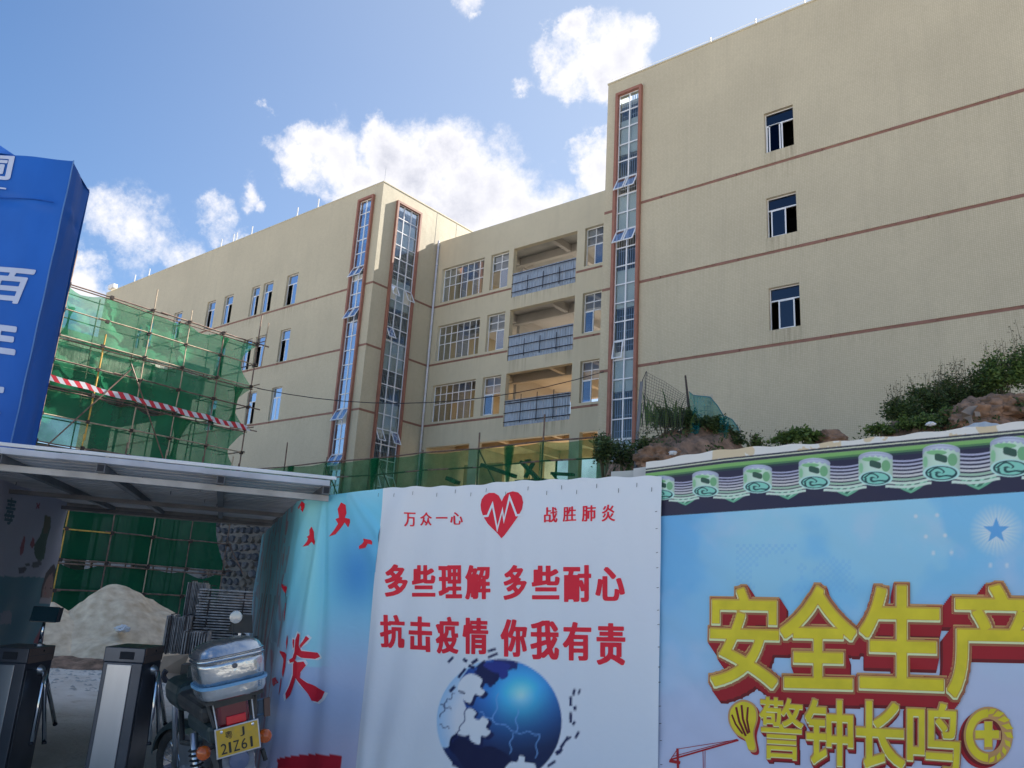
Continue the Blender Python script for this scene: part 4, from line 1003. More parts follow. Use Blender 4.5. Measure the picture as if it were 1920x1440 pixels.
M_redink = printmat('red ink', (176, 26, 48)); M_yellow = mat('yellow ink', (.86, .66, .03), .5, vary=.10, scale=9, spec=.3); M_orange = mat('orange ink', (.66, .33, .11), .5, vary=.08, scale=6); M_gold = mat('gold ink', (.74, .43, .05), .5, vary=.08, scale=6); M_brown = mat('brown ink', (.42, .13, .045), .5, vary=.08, scale=6); M_dred = printmat('dark red ink', (128, 22, 32)); M_dred2 = printmat('deep maroon ink', (88, 20, 26)); M_cream = printmat('cream ink', (226, 220, 150)); M_navy = printmat('navy ink', (28, 38, 84)); M_whiteink = printmat('white ink', (188, 196, 214)); M_blue = printmat('light blue ink', (86, 140, 196))

# steel sheet hoarding that carries the banners
HO = empty('hoarding', P0, 'steel sheet hoarding behind the banners along the site front', 'fence')
M_ho = mat('white painted sheet steel', (.55, .57, .6), .5)
s575, _ = hp(579, 1000); s_end = hp(2060, 1000)[0]
for k in range(12):
    a = s575 + (s_end - s575) * k / 12 + .004; b = s575 + (s_end - s575) * (k + 1) / 12 - .004
    m = MB((P0, S_, ZUP, Nn)); m.box((a, -.10, 0), (b, -.06, 2.16)); m.build('sheet', M_ho, HO)
for k in range(7):
    a = s575 + (s_end - s575) * k / 6; m = MB((P0, S_, ZUP, Nn)); m.box((a - .03, -.18, 0), (a + .03, -.102, 2.12)); m.build('post', M_pole, HO)

# ---- white banner
def dispW(s, z):
    s, z = np.asarray(s, float), np.asarray(z, float)
    q = s + .10 * np.sin(1.3 * z + 2.1 * s) + .03 * np.sin(4.1 * z)
    f = .010 * np.sin(6.1 * q + 1.1) * np.sin(2.3 * q + .4 * z) + .0045 * np.sin(19 * q - 1.2 * z + 1.5 * np.sin(3.3 * q)) * (.4 + .6 * np.sin(2.9 * q + 1)) + .0018 * np.sin(37 * q + 3 * np.sin(5 * q + z))
    lefty = np.clip((1.1 - s) / 1.2, 0, 1); f = f * (.5 + .9 * lefty)
    f = f + .005 * np.sin(13 * z + 4 * s + 2 * np.sin(3 * s)) * np.clip((z - 1.98) / .3, 0, 1) * np.sin(3.7 * s) 
    return f * 1.6 + .02
def banner(name, cols, rows, nu, nv, disp, paint, label, cat='banner', material=None, n0=0.0, rowf=lambda v: v):
    """cols/rows: px positions of left/right edges and functions top(x)"""
    xl, xr = cols; P = np.zeros((nu * nv, 3)); k = 0
    sa, sb = hp(xl, 1150)[0], hp(xr, 1150)[0]
    for j in range(nv):
        v = rowf(j / (nv - 1))
        for i in range(nu):
            s = sa + (sb - sa) * i / (nu - 1); ztop = rows(s); z = .25 + (ztop - .25) * v
            P[k] = hw(s, z, disp(s, z) + n0); k += 1
    px, py = proj(P); Gx = px.reshape(nv, nu); Gy = py.reshape(nv, nu); hx_ = np.gradient(Gx, axis=1).ravel(); hy_ = np.gradient(Gy, axis=0).ravel(); C = 0
    for a in (-.33, 0, .33):
        for b in (-.33, 0, .33): C = C + paint(px + a * hx_, py + b * hy_) / 9
    o = grid_obj(name, P, nu, nv, material or M_print, None, C); return tag(o, label, cat)
def topfn(pts):
    q = [hp(*p) for p in pts]; S = [a for a, b in q]; Z = [b for a, b in q]; return lambda s: float(np.interp(s, S, Z)) + .004 * math.sin(31 * s)
WH = srgb(176, 184, 206)
def paint_globe(x, y, C):
    """the printed jigsaw globe"""
    cx, cy, R = 936.0, 1353.0, 117.0; dx, dy = (x - cx) / R, (y - cy) / R; r = np.sqrt(dx * dx + dy * dy); inside = r < 1
    g = np.clip(1 - np.sqrt((dx - .35) ** 2 + (dy + .42) ** 2) / 1.0, 0, 1); deep = np.clip((dx * .2 + dy + .45), 0, 1)
    col = np.stack([np.interp(g, [0, .45, .75, 1], [26, 42, 60, 150]), np.interp(g, [0, .45, .75, 1], [52, 104, 158, 196]), np.interp(g, [0, .45, .75, 1], [124, 180, 214, 226])], 1)
    col = col * (1 - .45 * deep[:, None]); A_ = np.array(lin((255, 255, 255)))
    c = col / 255; c = np.where(c <= .04045, c / 12.92, ((c + .055) / 1.055) ** 2.4) / np.array((.50, .555, .70)); c = np.minimum(c, .85)
    n = fbm(x, y, 40, 5); cont = inside & (n > .54) & (dy < -.55) & (dx < .3)
    c[cont] = np.array(lin((34, 48, 112)))
    # pale part of the jigsaw on the left, white pieces lying over navy gaps
    palep = inpoly(x, y, [(912, 1225), (900, 1248), (878, 1254), (862, 1276), (880, 1292), (868, 1312), (876, 1332), (862, 1368), (850, 1394), (838, 1402), (780, 1400), (780, 1225)]) & inside
    pc = np.array(lin((120, 158, 202))) / np.array((.50, .555, .70)); t = np.clip((1.02 - r) * 3.0, 0, 1)[:, None]; c[palep] = (pc * (1 - t) + WH * .96 * t)[palep]
    C[inside] = c[inside]; nv_ = np.array(lin((20, 32, 82)))
    def fp(pts, col, both=False): m = inpoly(x, y, smooth_poly(pts, 4)); m = m if both else (m & (r < 1.0)); C[m] = col
    fp([(850, 1378), (880, 1388), (900, 1400), (925, 1400), (958, 1422), (948, 1445), (880, 1445), (856, 1418), (842, 1402)], nv_ * .7)
    fp([(893, 1262), (900, 1248), (914, 1244), (932, 1256), (936, 1270), (924, 1284), (908, 1280)], nv_)
    fp([(905, 1246), (930, 1240), (956, 1246), (950, 1258), (930, 1262)], np.array(lin((44, 58, 140)))); fp([(936, 1262), (950, 1256), (952, 1268), (940, 1274)], np.array(lin((44, 58, 140))))
    A_ = [(866, 1272), (884, 1263), (904, 1274), (900, 1288), (909, 1296), (901, 1305), (890, 1302), (882, 1318), (868, 1311), (872, 1299), (858, 1292)]
    B_ = [(878, 1328), (893, 1336), (888, 1345), (898, 1350), (905, 1344), (916, 1352), (911, 1364), (920, 1372), (911, 1381), (902, 1380), (899, 1396), (882, 1388), (880, 1378), (870, 1380), (853, 1372), (864, 1352)]
    for pl in (A_, B_):
        mx_, my_ = sum(p[0] for p in pl) / len(pl), sum(p[1] for p in pl) / len(pl); fp([(mx_ + (p[0] - mx_) * 1.10 + 4, my_ + (p[1] - my_) * 1.10 + 4) for p in pl], nv_)
        fp(pl, WH)
    fp([(948, 1446), (956, 1430), (970, 1428), (974, 1417), (984, 1420), (984, 1429), (1002, 1432), (1000, 1446)], WH)
    fp([(838, 1252), (850, 1240), (866, 1248), (858, 1262), (846, 1266)], WH * .97, True)
    def rotrect(ax, ay, w, h, a, colr):
        ca, sa_ = math.cos(a), math.sin(a); u = (x - ax) * ca + (y - ay) * sa_; v = -(x - ax) * sa_ + (y - ay) * ca
        C[(abs(u) < w / 2) & (abs(v) < h / 2)] = colr
    # thin pale jigsaw seams over the blue half and navy seams over the pale half
    for (x0, y0, x1, y1) in ((935, 1300, 925, 1352), (925, 1352, 968, 1372), (968, 1372, 970, 1330), (968, 1372, 1010, 1376), (956, 1412, 960, 1376), (1004, 1420, 1010, 1376), (925, 1352, 900, 1336)):
        L_ = math.hypot(x1 - x0, y1 - y0); t = np.clip(((x - x0) * (x1 - x0) + (y - y0) * (y1 - y0)) / L_ ** 2, 0, 1)
        wv = 2.5 * np.sin(t * 9); dd = np.hypot(x - x0 - t * (x1 - x0) + wv * (y1 - y0) / L_, y - y0 - t * (y1 - y0) - wv * (x1 - x0) / L_); C[(dd < .9) & inside] = np.array(lin((120, 170, 225))) 
    for (x0, y0, x1, y1) in ((852, 1300, 838, 1315), (838, 1315, 826, 1345), (876, 1328, 862, 1370), (862, 1370, 850, 1392), (846, 1330, 826, 1322), (842, 1366, 824, 1360)):
        L_ = math.hypot(x1 - x0, y1 - y0); t = np.clip(((x - x0) * (x1 - x0) + (y - y0) * (y1 - y0)) / L_ ** 2, 0, 1)
        wv = 2.5 * np.sin(t * 9); dd = np.hypot(x - x0 - t * (x1 - x0) + wv * (y1 - y0) / L_, y - y0 - t * (y1 - y0) - wv * (x1 - x0) / L_); C[(dd < 1.0)] = nv_ * 1.5
    for (ax, ay, w, h, a) in ((845, 1237, 14, 5, -.8), (872, 1238, 9, 6, .6), (890, 1240, 14, 6, -.6), (922, 1219, 16, 5, -.3), (924, 1229, 20, 5, -.4), (902, 1246, 20, 6, -.7), (884, 1250, 12, 6, .4), (1076, 1298, 5, 12, .2), (1086, 1297, 4, 10, .3), (1070, 1315, 5, 18, 0), (1078, 1328, 6, 8, 0), (1070, 1345, 5, 20, 0),
                              (1076, 1356, 5, 8, .5), (1058, 1392, 5, 26, .6), (1082, 1378, 5, 14, .5), (1048, 1408, 16, 5, -.5), (1034, 1432, 18, 5, -.6), (1048, 1412, 12, 4, -.6), (854, 1432, 12, 10, .3), (866, 1262, 22, 5, -.9), (848, 1292, 14, 6, -.8), (1066, 1385, 12, 4, -.6)): rotrect(ax, ay, w, h, a, nv_)
    return C
def paintW(x, y):
    n = len(x); C = np.tile(WH, (n, 1)); C *= (0.96 + .06 * fbm(x, y, 160, 2))[:, None]
    C = blend(C, np.clip((y - 905) / 500, 0, 1) * .25, srgb(160, 172, 205))
    C = blend(C, (y < 955) * .12, srgb(160, 182, 190))
    return np.minimum(paint_globe(x, y, C), .85)
wtop = topfn([(706, 917), (760, 915), (880, 911), (960, 903), (1060, 899), (1150, 896), (1232, 893), (1240, 893)])
WB = banner('slogan_banner', (701, 1239), wtop, 300, 235, dispW, paintW, 'white banner with red Chinese slogans, a heart with pulse line and a jigsaw globe')
zhW = M_redink
def row(chars, quads, parent, disp, **kw):
    for ch, q in zip(chars, quads):
        x0, y0, x1, y1, sl = q; print_char(ch, ((x0, y0), (x1, y0 + sl), (x1, y1 + sl), (x0, y1)), zhW, parent, disp, **kw)
row('万众一心', [(764, 962, 783, 988, 0), (790, 961, 812, 986, 0), (820, 970, 842, 973, 0), (846, 961, 869, 984, 0)], WB, dispW, off=.020, ax=1.5, ay=.4, n=60, cheb=True)
row('战胜肺炎', [(1023, 952, 1048, 981, -1), (1058, 951, 1084, 979, -1), (1094, 949, 1121, 979, -1), (1132, 948, 1157, 979, -1)], WB, dispW, off=.020, ax=1.5, ay=.4, n=60, cheb=True)
row('多些理解多些耐心', [(730, 1058, 767, 1119, 2), (775, 1060, 819, 1119, 0), (824, 1060, 868, 1122, 0), (874, 1060, 923, 1124, 0), (948, 1060, 991, 1125, 0), (1000, 1061, 1052, 1124, 0), (1059, 1060, 1112, 1129, 0), (1120, 1064, 1175, 1127, 0)], WB, dispW, off=.034, ax=1.4, ay=.6, cheb=True)
row('抗击疫情你我有责', [(721, 1152, 762, 1214, 2), (770, 1155, 812, 1221, 2), (818, 1156, 862, 1225, 1), (869, 1158, 919, 1226, 1), (942, 1161, 992, 1231, 1), (998, 1163, 1051, 1236, 1), (1058, 1166, 1112, 1238, 1), (1122, 1168, 1176, 1246, 1)], WB, dispW, off=.034, ax=1.4, ay=.6, cheb=True)
hx, hy = 944, 925
heart = smooth_poly([(944, 938), (952, 927), (968, 922), (981, 932), (984, 950), (978, 968), (962, 992)], 5)
heart = [(903, 947), (905, 937), (911, 929), (920, 925), (930, 925), (938, 930), (943, 939), (944, 941), (948, 932), (955, 925), (964, 922), (974, 924), (981, 931), (984, 943), (982, 956), (974, 970), (962, 987), (950, 1004), (944, 1010), (936, 1001), (918, 983), (908, 968), (904, 957)]
print_poly(heart, M_redink, WB, dispW, name='printed_heart')
pulse = [(908, 969), (918, 968), (927, 946), (936, 993), (946, 957), (949, 977), (959, 933), (972, 967), (984, 966)]
off_ = []
def thick(line, w):
    L1, L2 = [], []
    for i, p in enumerate(line):
        a = np.array(line[max(i - 1, 0)], float); b = np.array(line[min(i + 1, len(line) - 1)], float); p = np.array(p, float)
        if 0 < i < len(line) - 1:
            d1 = (p - a) / np.linalg.norm(p - a); d2 = (b - p) / np.linalg.norm(b - p); n1 = np.array((-d1[1], d1[0])); n2 = np.array((-d2[1], d2[0])); nn = (n1 + n2); nn /= np.linalg.norm(nn); k = min(1 / max(np.dot(nn, n1), .3), 3)
        else: d = (b - a) / np.linalg.norm(b - a); nn = np.array((-d[1], d[0])); k = 1
        L1.append(tuple(p + nn * w * k)); L2.append(tuple(p - nn * w * k))
    return L1, L2
L1, L2 = thick(pulse, 2.0)
bm = bmesh.new(); va = [bm.verts.new((x, -y, 0)) for x, y in L1]; vb = [bm.verts.new((x, -y, 0)) for x, y in L2]
for i in range(len(L1) - 1): bm.faces.new((va[i], va[i + 1], vb[i + 1], vb[i]))
cutgrid(bm, 12); place_flat(bm, 'printed_pulse_line', M_whiteink, WB, lambda u, v: hw(*hp(u, -v), dispW(*hp(u, -v)) + .005))

# tie wires and staples along the banner edges
for k in range(16):
    x = 716 + 34 * k + 6 * math.sin(5 * k); s, z = hp(x, 930 - .03 * (x - 700) + 5 * math.sin(3 * k)); d = float(dispW(s, z)); m = MB((P0, S_, ZUP, Nn)); m.tube([(s, d + .004, z - .012), (s + .002, d + .007, z), (s + .001, d + .004, z + .012)], .0016, 4); m.build('tie_wire', M_coupler, WB)
for k in range(14):
    s, z = hp(1233 + .02 * 40 * k, 960 + 36 * k + 5 * math.sin(4 * k)); d = float(dispW(s, z)); m = MB((P0, S_, ZUP, Nn)); m.tube([(s - .008, d + .005, z), (s + .004, d + .006, z + .002)], .0014, 4); m.build('staple', M_coupler, WB)

# ---- right banner: painted eaves and the safety slogan
def dispR(s, z):
    s, z = np.asarray(s, float), np.asarray(z, float); q = s + .12 * np.sin(2.3 * z + s)
    return .008 * np.sin(5 * q + 2 * z) * np.sin(1.7 * q + 1) + .005 * np.sin(17 * q - 9 * z + 2 * np.sin(3 * z)) * np.sin(4 * q + z) * np.clip((3.2 - s) / 1.5, .3, 1) + .0028 * np.sin(29 * z + 11 * q + 2 * np.sin(6 * q)) * np.sin(3.1 * z + 5 * q) - .004
eave_top = lambda x: np.interp(x, [1200, 1239, 1358, 1540, 1916, 2100], [880, 875, 859, 840, 805, 788])
white_top = lambda x: np.interp(x, [1180, 1239, 1290, 1358, 1440, 1540, 1635, 1712, 1896, 2100], [872, 862, 852, 842, 836, 830, 822, 813, 792, 772])
eave_bot = lambda x: 968 - .0676 * (x - 1240)
def paintR(x, y):
    n = len(x); C = np.tile(srgb(104, 160, 206), (n, 1))
    t = np.clip((y - eave_bot(x)) / 480, 0, 1)
    C = blend(C, sstep(.25, .75, t + .35 * (fbm(x, y, 210, 11) - .5)), srgb(150, 162, 194))
    C = blend(C, sstep(.48, .62, fbm(x, y, 170, 3)) * (1 - t) * .5, srgb(140, 180, 212))
    C = blend(C, sstep(1420, 1240, x) * .55 * (1 - t), srgb(70, 130, 190))
    C = blend(C, sstep(.5, .7, fbm(x + 900, y, 90, 9)) * .25, srgb(160, 172, 206))
    C = blend(C, sstep(.55, 1, t) * .30, srgb(150, 148, 182))
    # mosaic speckle of a pixel map
    cell = ((x // 6 + y // 6) % 2 == 0) & (fbm(x // 6 * 6.0, y // 6 * 6.0, 60, 21) > .52) & (y > 1020) & (y < 1110) & (x < 1700) & (x > 1380); C = blend(C, cell * .25, srgb(84, 140, 190))
    # star badge with rays
    sx, sy = 1868.0, 995.0; rr = np.hypot(x - sx, y - sy); C = blend(C, np.clip(1 - (rr - 20) / 32, 0, 1) * (.75 + .25 * np.sin(np.arctan2(y - sy, x - sx) * 30)), srgb(170, 200, 226))
    star = [(sx + (26 if k % 2 == 0 else 10.5) * math.sin(math.pi * k / 5), sy - (26 if k % 2 == 0 else 10.5) * math.cos(math.pi * k / 5)) for k in range(10)]; C[inpoly(x, y, star)] = srgb(80, 138, 196)
    for ax, ay in ((1717, 968), (1757, 966), (1736, 1006), (1772, 1004), (1784, 1036), (1750, 1037), (1857, 1060), (1888, 1060)): C = blend(C, np.clip(1.6 - np.hypot(x - ax, y - ay) / 3.2, 0, 1) * .8, srgb(190, 208, 230))
    # eaves
    et, eb = eave_top(x), eave_bot(x); h = eb - et; v = (y - et) / h      # 0 top .. 1 bottom
    dark = srgb(38, 38, 62); E = (v > 0) & (v < 1); C[E] = dark
    C[(v <= 0)] = srgb(176, 178, 188); C = np.where(((v <= 0) & (fbm(x, y, 50, 30) > .56))[:, None], srgb(166, 156, 140), C)
    ln = lambda a, b_, col: C.__setitem__((v >= a) & (v < b_), srgb(*col))
    ln(0, .032, (44, 48, 62)); ln(.032, .050, (176, 184, 172)); ln(.050, .098, (42, 46, 62)); ln(.098, .108, (110, 134, 104)); ln(.108, .165, (100, 146, 90)); ln(.165, .20, (66, 104, 76)); ln(.20, .24, (40, 54, 62))
    cs = [1241.9, 1322.8, 1420.5, 1527, 1641.8, 1765, 1894.5, 2035]; cyb = [927.5, 921, 913, 904.6, 896.6, 887, 877.6, 867]; wv = [22.7 + .0234 * (c - 1240) for c in cs]
    for i in range(7):
        c0, y0, c1, y1, w = cs[i], cyb[i], cs[i + 1], cyb[i + 1], wv[i]; tt = (x - c0) / (c1 - c0); yc = y0 * (1 - tt) + y1 * tt; m = (tt > .15) & (tt < .85); k = w / 28
        lip = (abs(tt - .54) * (c1 - c0) < .95 * w * (1 - np.clip((y - yc - .42 * w) / (.62 * w), 0, 1) ** 1.5)) & (y > yc + .35 * w) & (y < yc + 1.04 * w) & (tt > .1) & (tt < .95)
        C[lip] = srgb(88, 146, 128); l2 = lip & (abs(tt - .54) * (c1 - c0) < .74 * w * (1 - np.clip((y - yc - .42 * w) / (.48 * w), 0, 1) ** 1.5)) & (y < yc + .88 * w); C[l2] = srgb(44, 92, 80); C[l2 & (np.sin((x - c0) * .5 / k + (y - yc) * .6 / k) > .3)] = srgb(128, 178, 164)
        for q in range(8):
            o = (-.98 + .215 * q) * w + .12 * w * np.sin(np.pi * np.clip((tt - .2) / .6, 0, 1)); th = (.048 + .004 * q) * w
            col = (140 + 6 * q, 144 + 6 * q, 180) if q < 5 else ((132, 160, 152) if q == 5 else (164, 192, 184)); mm = m & (abs(y - (yc + o)) < th); C[mm] = srgb(*col)
    for c0, yb, w in zip(cs, cyb, wv):
        k = w / 28; dx = (x - c0) / w; arc = np.sqrt(np.clip(1 - dx * dx, 0, 1)); body = (abs(dx) < 1) & (y > yb - 1.22 * w - .34 * w * arc) & (y < yb); sh = 1 - .30 * dx ** 2
        C[body] = np.outer(sh, srgb(150, 160, 190))[body]; low = body & (y > yb - .98 * w - .30 * w * arc + .04 * w * np.sin(x * .6)); C[low] = np.outer(sh, srgb(160, 190, 182))[low]
        rib = body & ~low & (np.sin((y - yb + .3 * w * arc) * 1.3 / k) > .6); C[rib] = srgb(128, 138, 170)
        C[body & (np.hypot((dx - .60) / .26, (y - yb + .72 * w) / (.34 * w)) < 1)] = srgb(94, 142, 112); C[body & (np.hypot((dx + .25) / .55, (y - yb + 1.10 * w) / (.13 * w)) < 1)] = srgb(104, 154, 118); C[body & (np.hypot((dx + .85) / .12, (y - yb + .6 * w) / (.3 * w)) < 1)] = srgb(112, 160, 132)
        C[body & (((dx + .02) / .34) ** 4 + ((y - (yb - .80 * w) - .06 * w * np.sin(dx * 5)) / (.20 * w)) ** 4 < 1)] = srgb(44, 72, 66)
        e = dx ** 2 + ((y - yb) / (.44 * w)) ** 2; C[e < 1] = srgb(146, 194, 190); C[e < .74] = srgb(30, 60, 68); C[e < .56] = srgb(108, 168, 166); C[(e < .56) & (np.sin(11 * np.sqrt(e) + 2.2 * np.arctan2((y - yb) / (.44 * w), dx) + 1.5 * np.sin(7 * dx)) > .45)] = srgb(34, 66, 72)
    return np.minimum(C, .85)
rtop = topfn([(x, float(white_top(x))) for x in (1180, 1255, 1330, 1400, 1540, 1700, 1790, 1920, 2050)])
RB2 = banner('safety_banner', (1205, 2000), rtop, 600, 330, dispR, paintR, 'blue banner with painted tile eaves and big yellow Chinese safety slogan', rowf=lambda v: v * 1.5 if v < .5 else .75 + (v - .5) * .5)
def block_char(ch, quad, parent, off=.05, depth=(0, 14), n=9, e=1.0, res=124):
    kw = dict(cheb=True, n=res, fit=off)
    sh = [(depth[0] * k / n, depth[1] * k / n) for k in range(n, 0, -1)]
    print_char(ch, quad, M_dred2, parent, dispR, off=off + .036 * e, eps=.0022, name='letter_shadow', shifts=sh[:2], **kw)
    print_char(ch, quad, M_dred, parent, dispR, off=off + .036 * e, eps=.0040, name='letter_side', shifts=sh[2:], **kw)
    print_char(ch, quad, M_orange, parent, dispR, off=off + .034 * e, eps=.0082, name='letter_edge', **kw)
    print_char(ch, quad, M_brown, parent, dispR, off=off + .026 * e, eps=.0088, name='letter_edge', shifts=((1.0 * e, 2.6 * e),), **kw)
    print_char(ch, quad, M_cream, parent, dispR, off=off + .010 * e, eps=.0095, name='letter_rim', shifts=((0, 1.6 * e),), **kw)
    print_char(ch, quad, M_gold, parent, dispR, off=off + .004 * e, eps=.0101, name='letter_rim', shifts=((0, -1.2 * e),), **kw)
    print_char(ch, quad, M_yellow, parent, dispR, off=off - .006 * e, eps=.0108, name='printed_character', **kw)
Q = lambda x0, y0, x1, y1, a=0, b=0: ((x0, y0), (x1, y0 + a), (x1, y1 + b), (x0, y1))
block_char('安', Q(1331, 1101, 1461, 1287, 2, 6), RB2, off=.014, depth=(16, 25))
block_char('全', Q(1463, 1098, 1606, 1290, 2, 4), RB2, off=.018, depth=(9, 28))
block_char('生', Q(1612, 1097, 1770, 1291, 2, 6), RB2, off=.018, depth=(-6, 28))
block_char('产', Q(1776, 1094, 1962, 1308, 4, 4), RB2, off=.014, depth=(-24, 31))
block_char('警', Q(1424, 1306, 1506, 1422, 6, 4), RB2, off=.006, depth=(5, 8), n=5, e=.45, res=110)
block_char('钟', Q(1510, 1310, 1600, 1432, 4, 6), RB2, off=.014, depth=(3, 8), n=5, e=.7)
block_char('长', Q(1606, 1313, 1697, 1438, 4, 6), RB2, off=.022, depth=(-2, 8), n=5, e=.8)
block_char('鸣', Q(1701, 1316, 1800, 1446, 4, 8), RB2, off=.014, depth=(-5, 8), n=5, e=.7)
def ring(cx, cy, r0, r1, n=40, a0=0, a1=2 * math.pi, sy=1.0):
    bm = bmesh.new(); A_ = []; B_ = []
    for i in range(n + 1):
        a = a0 + (a1 - a0) * i / n; A_.append(bm.verts.new((cx + r0 * math.sin(a), -(cy - r0 * sy * math.cos(a)), 0))); B_.append(bm.verts.new((cx + r1 * math.sin(a), -(cy - r1 * sy * math.cos(a)), 0)))
    for i in range(n): bm.faces.new((A_[i], A_[i + 1], B_[i + 1], B_[i]))
    return bm
def put(bm, name, m_, eps, shift=(0, 0), parent=RB2, disp=dispR):
    place_flat(bm, name, m_, parent, lambda u, v: hw(*hp(u + shift[0], -v + shift[1]), disp(*hp(u + shift[0], -v + shift[1])) + eps))
for k, (sh, mt) in enumerate((((-10, 8), M_dred), ((-5, 4), M_dred2), ((0, 0), M_orange))): put(ring(1853, 1379, 26, 46, sy=1.18), 'printed_gear', mt, .003 + .001 * k, sh)
put(ring(1853, 1379, 29, 42, 30, math.pi, 2 * math.pi, 1.18), 'printed_gear', M_yellow, .0075)
for k in range(9):
    a = math.pi * (k + .4) / 9; cx_, cy_ = 1853 + 40 * math.sin(a), 1379 - 46 * math.cos(a); L_ = [(cx_ + 12 * math.sin(a + .9), cy_ - 9 * math.cos(a + .9)), (cx_ + 6 * math.sin(a + 2.3), cy_ - 6 * math.cos(a + 2.3)), (cx_ - 13 * math.sin(a + .6), cy_ + 9 * math.cos(a + .6)), (cx_ - 3 * math.sin(a + 2.3), cy_ + 6 * math.cos(a + 2.3))]
    print_poly(L_, M_yellow, RB2, dispR, .0078, 'printed_leaf')
cross = [(1846, 1353), (1860, 1353), (1860, 1369), (1873, 1369), (1873, 1384), (1860, 1384), (1860, 1400), (1846, 1400), (1846, 1384), (1829, 1384), (1829, 1369), (1846, 1369)]
print_poly([(x + (x - 1851) * .18, y + (y - 1377) * .15 + 2) for x, y in cross], M_orange, RB2, dispR, .0062, 'printed_cross'); print_poly(cross, M_yellow, RB2, dispR, .0074, 'printed_cross')
bal = smooth_poly([(1391, 1312), (1415, 1322), (1421, 1346), (1414, 1376), (1418, 1408), (1404, 1408), (1396, 1388), (1378, 1376), (1365, 1352), (1369, 1326)], 5)
print_poly([(x + 4, y + 5) for x, y in bal], M_dred, RB2, dispR, .003, 'printed_balloon'); print_poly(bal, M_orange, RB2, dispR, .0042, 'printed_balloon'); print_poly([(1393 + (x - 1393) * .88, 1358 + (y - 1358) * .92) for x, y in bal], M_yellow, RB2, dispR, .0055, 'printed_balloon')
for (a, b, w_) in (((1380, 1326), (1398, 1380), 2.0), ((1390, 1322), (1402, 1376), 2.0), ((1402, 1326), (1405, 1374), 1.8), ((1372, 1340), (1392, 1376), 1.6)):
    mx_, my_ = (a[0] + b[0]) / 2 - 3, (a[1] + b[1]) / 2; l1, l2 = thick([a, (mx_, my_), b], w_); print_poly(l1 + l2[::-1], M_dred2, RB2, dispR, .0068, 'printed_balloon_gore')
for (a, b, w_) in (((1258, 1424), (1384, 1388), 1.6), ((1262, 1418), (1382, 1386), .7), ((1272, 1404), (1382, 1387), .6), ((1271, 1403), (1272, 1440), 2.2), ((1256, 1426), (1276, 1430), 3), ((1258, 1424), (1272, 1403), .7), ((1318, 1408), (1319, 1440), .6), ((1322, 1408), (1322, 1440), .5)):
    l1, l2 = thick([a, b], w_); print_poly(l1 + l2[::-1], M_dred, RB2, dispR, .003, 'printed_crane')

# ---- blue banner wrapping round the passage corner
s_a = hp(707, 1100)[0]; s_b = hp(565, 1100)[0]; pd = az(-18.6); inw = pd
zl = [hp(705, 917)[1], hp(640, 926)[1], hp(590, 938)[1]]
path = []
for i in range(60): path.append((hw(s_a + (s_b - s_a) * i / 59, 0)[:2], Nn[:2]))
c_ = hw(s_b, 0)[:2]; R_ = .18
# rounded corner: from direction -S to direction pd
d0 = -S_[:2]; ang0 = math.atan2(d0[1], d0[0]); ang1 = math.atan2(pd[1], pd[0]); da = (ang1 - ang0 + math.pi) % (2 * math.pi) - math.pi
p = c_.copy(); na = 16
for i in range(1, na + 1):
    a = ang0 + da * (i - .5) / na; p = p + np.array((math.cos(a), math.sin(a))) * R_ * abs(da) / na; a2 = ang0 + da * i / na; dd = np.array((math.cos(a2), math.sin(a2))); path.append((p.copy(), np.array((-dd[1], dd[0]))))
for i in range(1, 70): path.append((p + pd[:2] * i * .085, path[59 + na][1]))
nrm_sign = 1 if np.dot(path[62][1], -p) > 0 else -1
for q in range(60, len(path)): path[q] = (path[q][0], path[q][1] * (1 if np.dot(path[q][1], Nn[:2]) > -2 and q < 0 else 1))
nref = Nn[:2]
for q in range(60, len(path)):
    n_ = path[q][1]
    if np.dot(n_, nref) < 0: n_ = -n_
    path[q] = (path[q][0], n_); nref = n_
acc_ = [0.0]
for q in range(1, len(path)): acc_.append(acc_[-1] + np.linalg.norm(path[q][0] - path[q - 1][0]))
nu, nv = len(path), 190; P = np.zeros((nu * nv, 3)); TT = np.zeros(nu * nv); k = 0
def topz(L_): return float(np.interp(L_, [0, .4, .75, 1.2, 6.5], [zl[0], zl[1], zl[2], 2.22, 2.26]))
def dispB(L_, z):
    a = math.atan2(L_ - .55, 2.42 - z + .05); k = min(1, max(0, (2.30 - z) * 1.3))
    f = 1.7 * .013 * math.sin(17 * a + 1.8 * math.sin(5 * a) + .5 * z) * k + 1.7 * .006 * math.sin(33 * a + 2 + 2 * math.sin(7 * a)) * k
    return .026 + f * (.5 + .5 * math.sin(9 * a + 1.2 * z)) + .005 * math.sin(6 * L_ + z) * (1 - k) + .0035 * math.sin(21 * L_ + 1.5 * z)
for j in range(nv):
    for i in range(nu):
        pt, n_ = path[i]; z = .15 + (topz(acc_[i]) - .15) * j / (nv - 1); d = dispB(acc_[i], z) - .004
        P[k] = (pt[0] + n_[0] * d, pt[1] + n_[1] * d, z); TT[k] = acc_[i]; k += 1
px, py = proj(P)
C = np.tile(srgb(96, 168, 205), (len(px), 1)); zz = P[:, 2]
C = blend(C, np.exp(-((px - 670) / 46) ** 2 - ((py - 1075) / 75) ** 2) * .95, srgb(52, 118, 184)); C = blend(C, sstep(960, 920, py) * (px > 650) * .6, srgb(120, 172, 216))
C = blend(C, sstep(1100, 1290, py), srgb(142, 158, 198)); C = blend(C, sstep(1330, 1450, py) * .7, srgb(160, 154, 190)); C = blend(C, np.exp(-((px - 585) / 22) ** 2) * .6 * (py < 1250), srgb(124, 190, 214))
C = blend(C, sstep(.95, 1.6, TT) * .45, srgb(60, 84, 104))
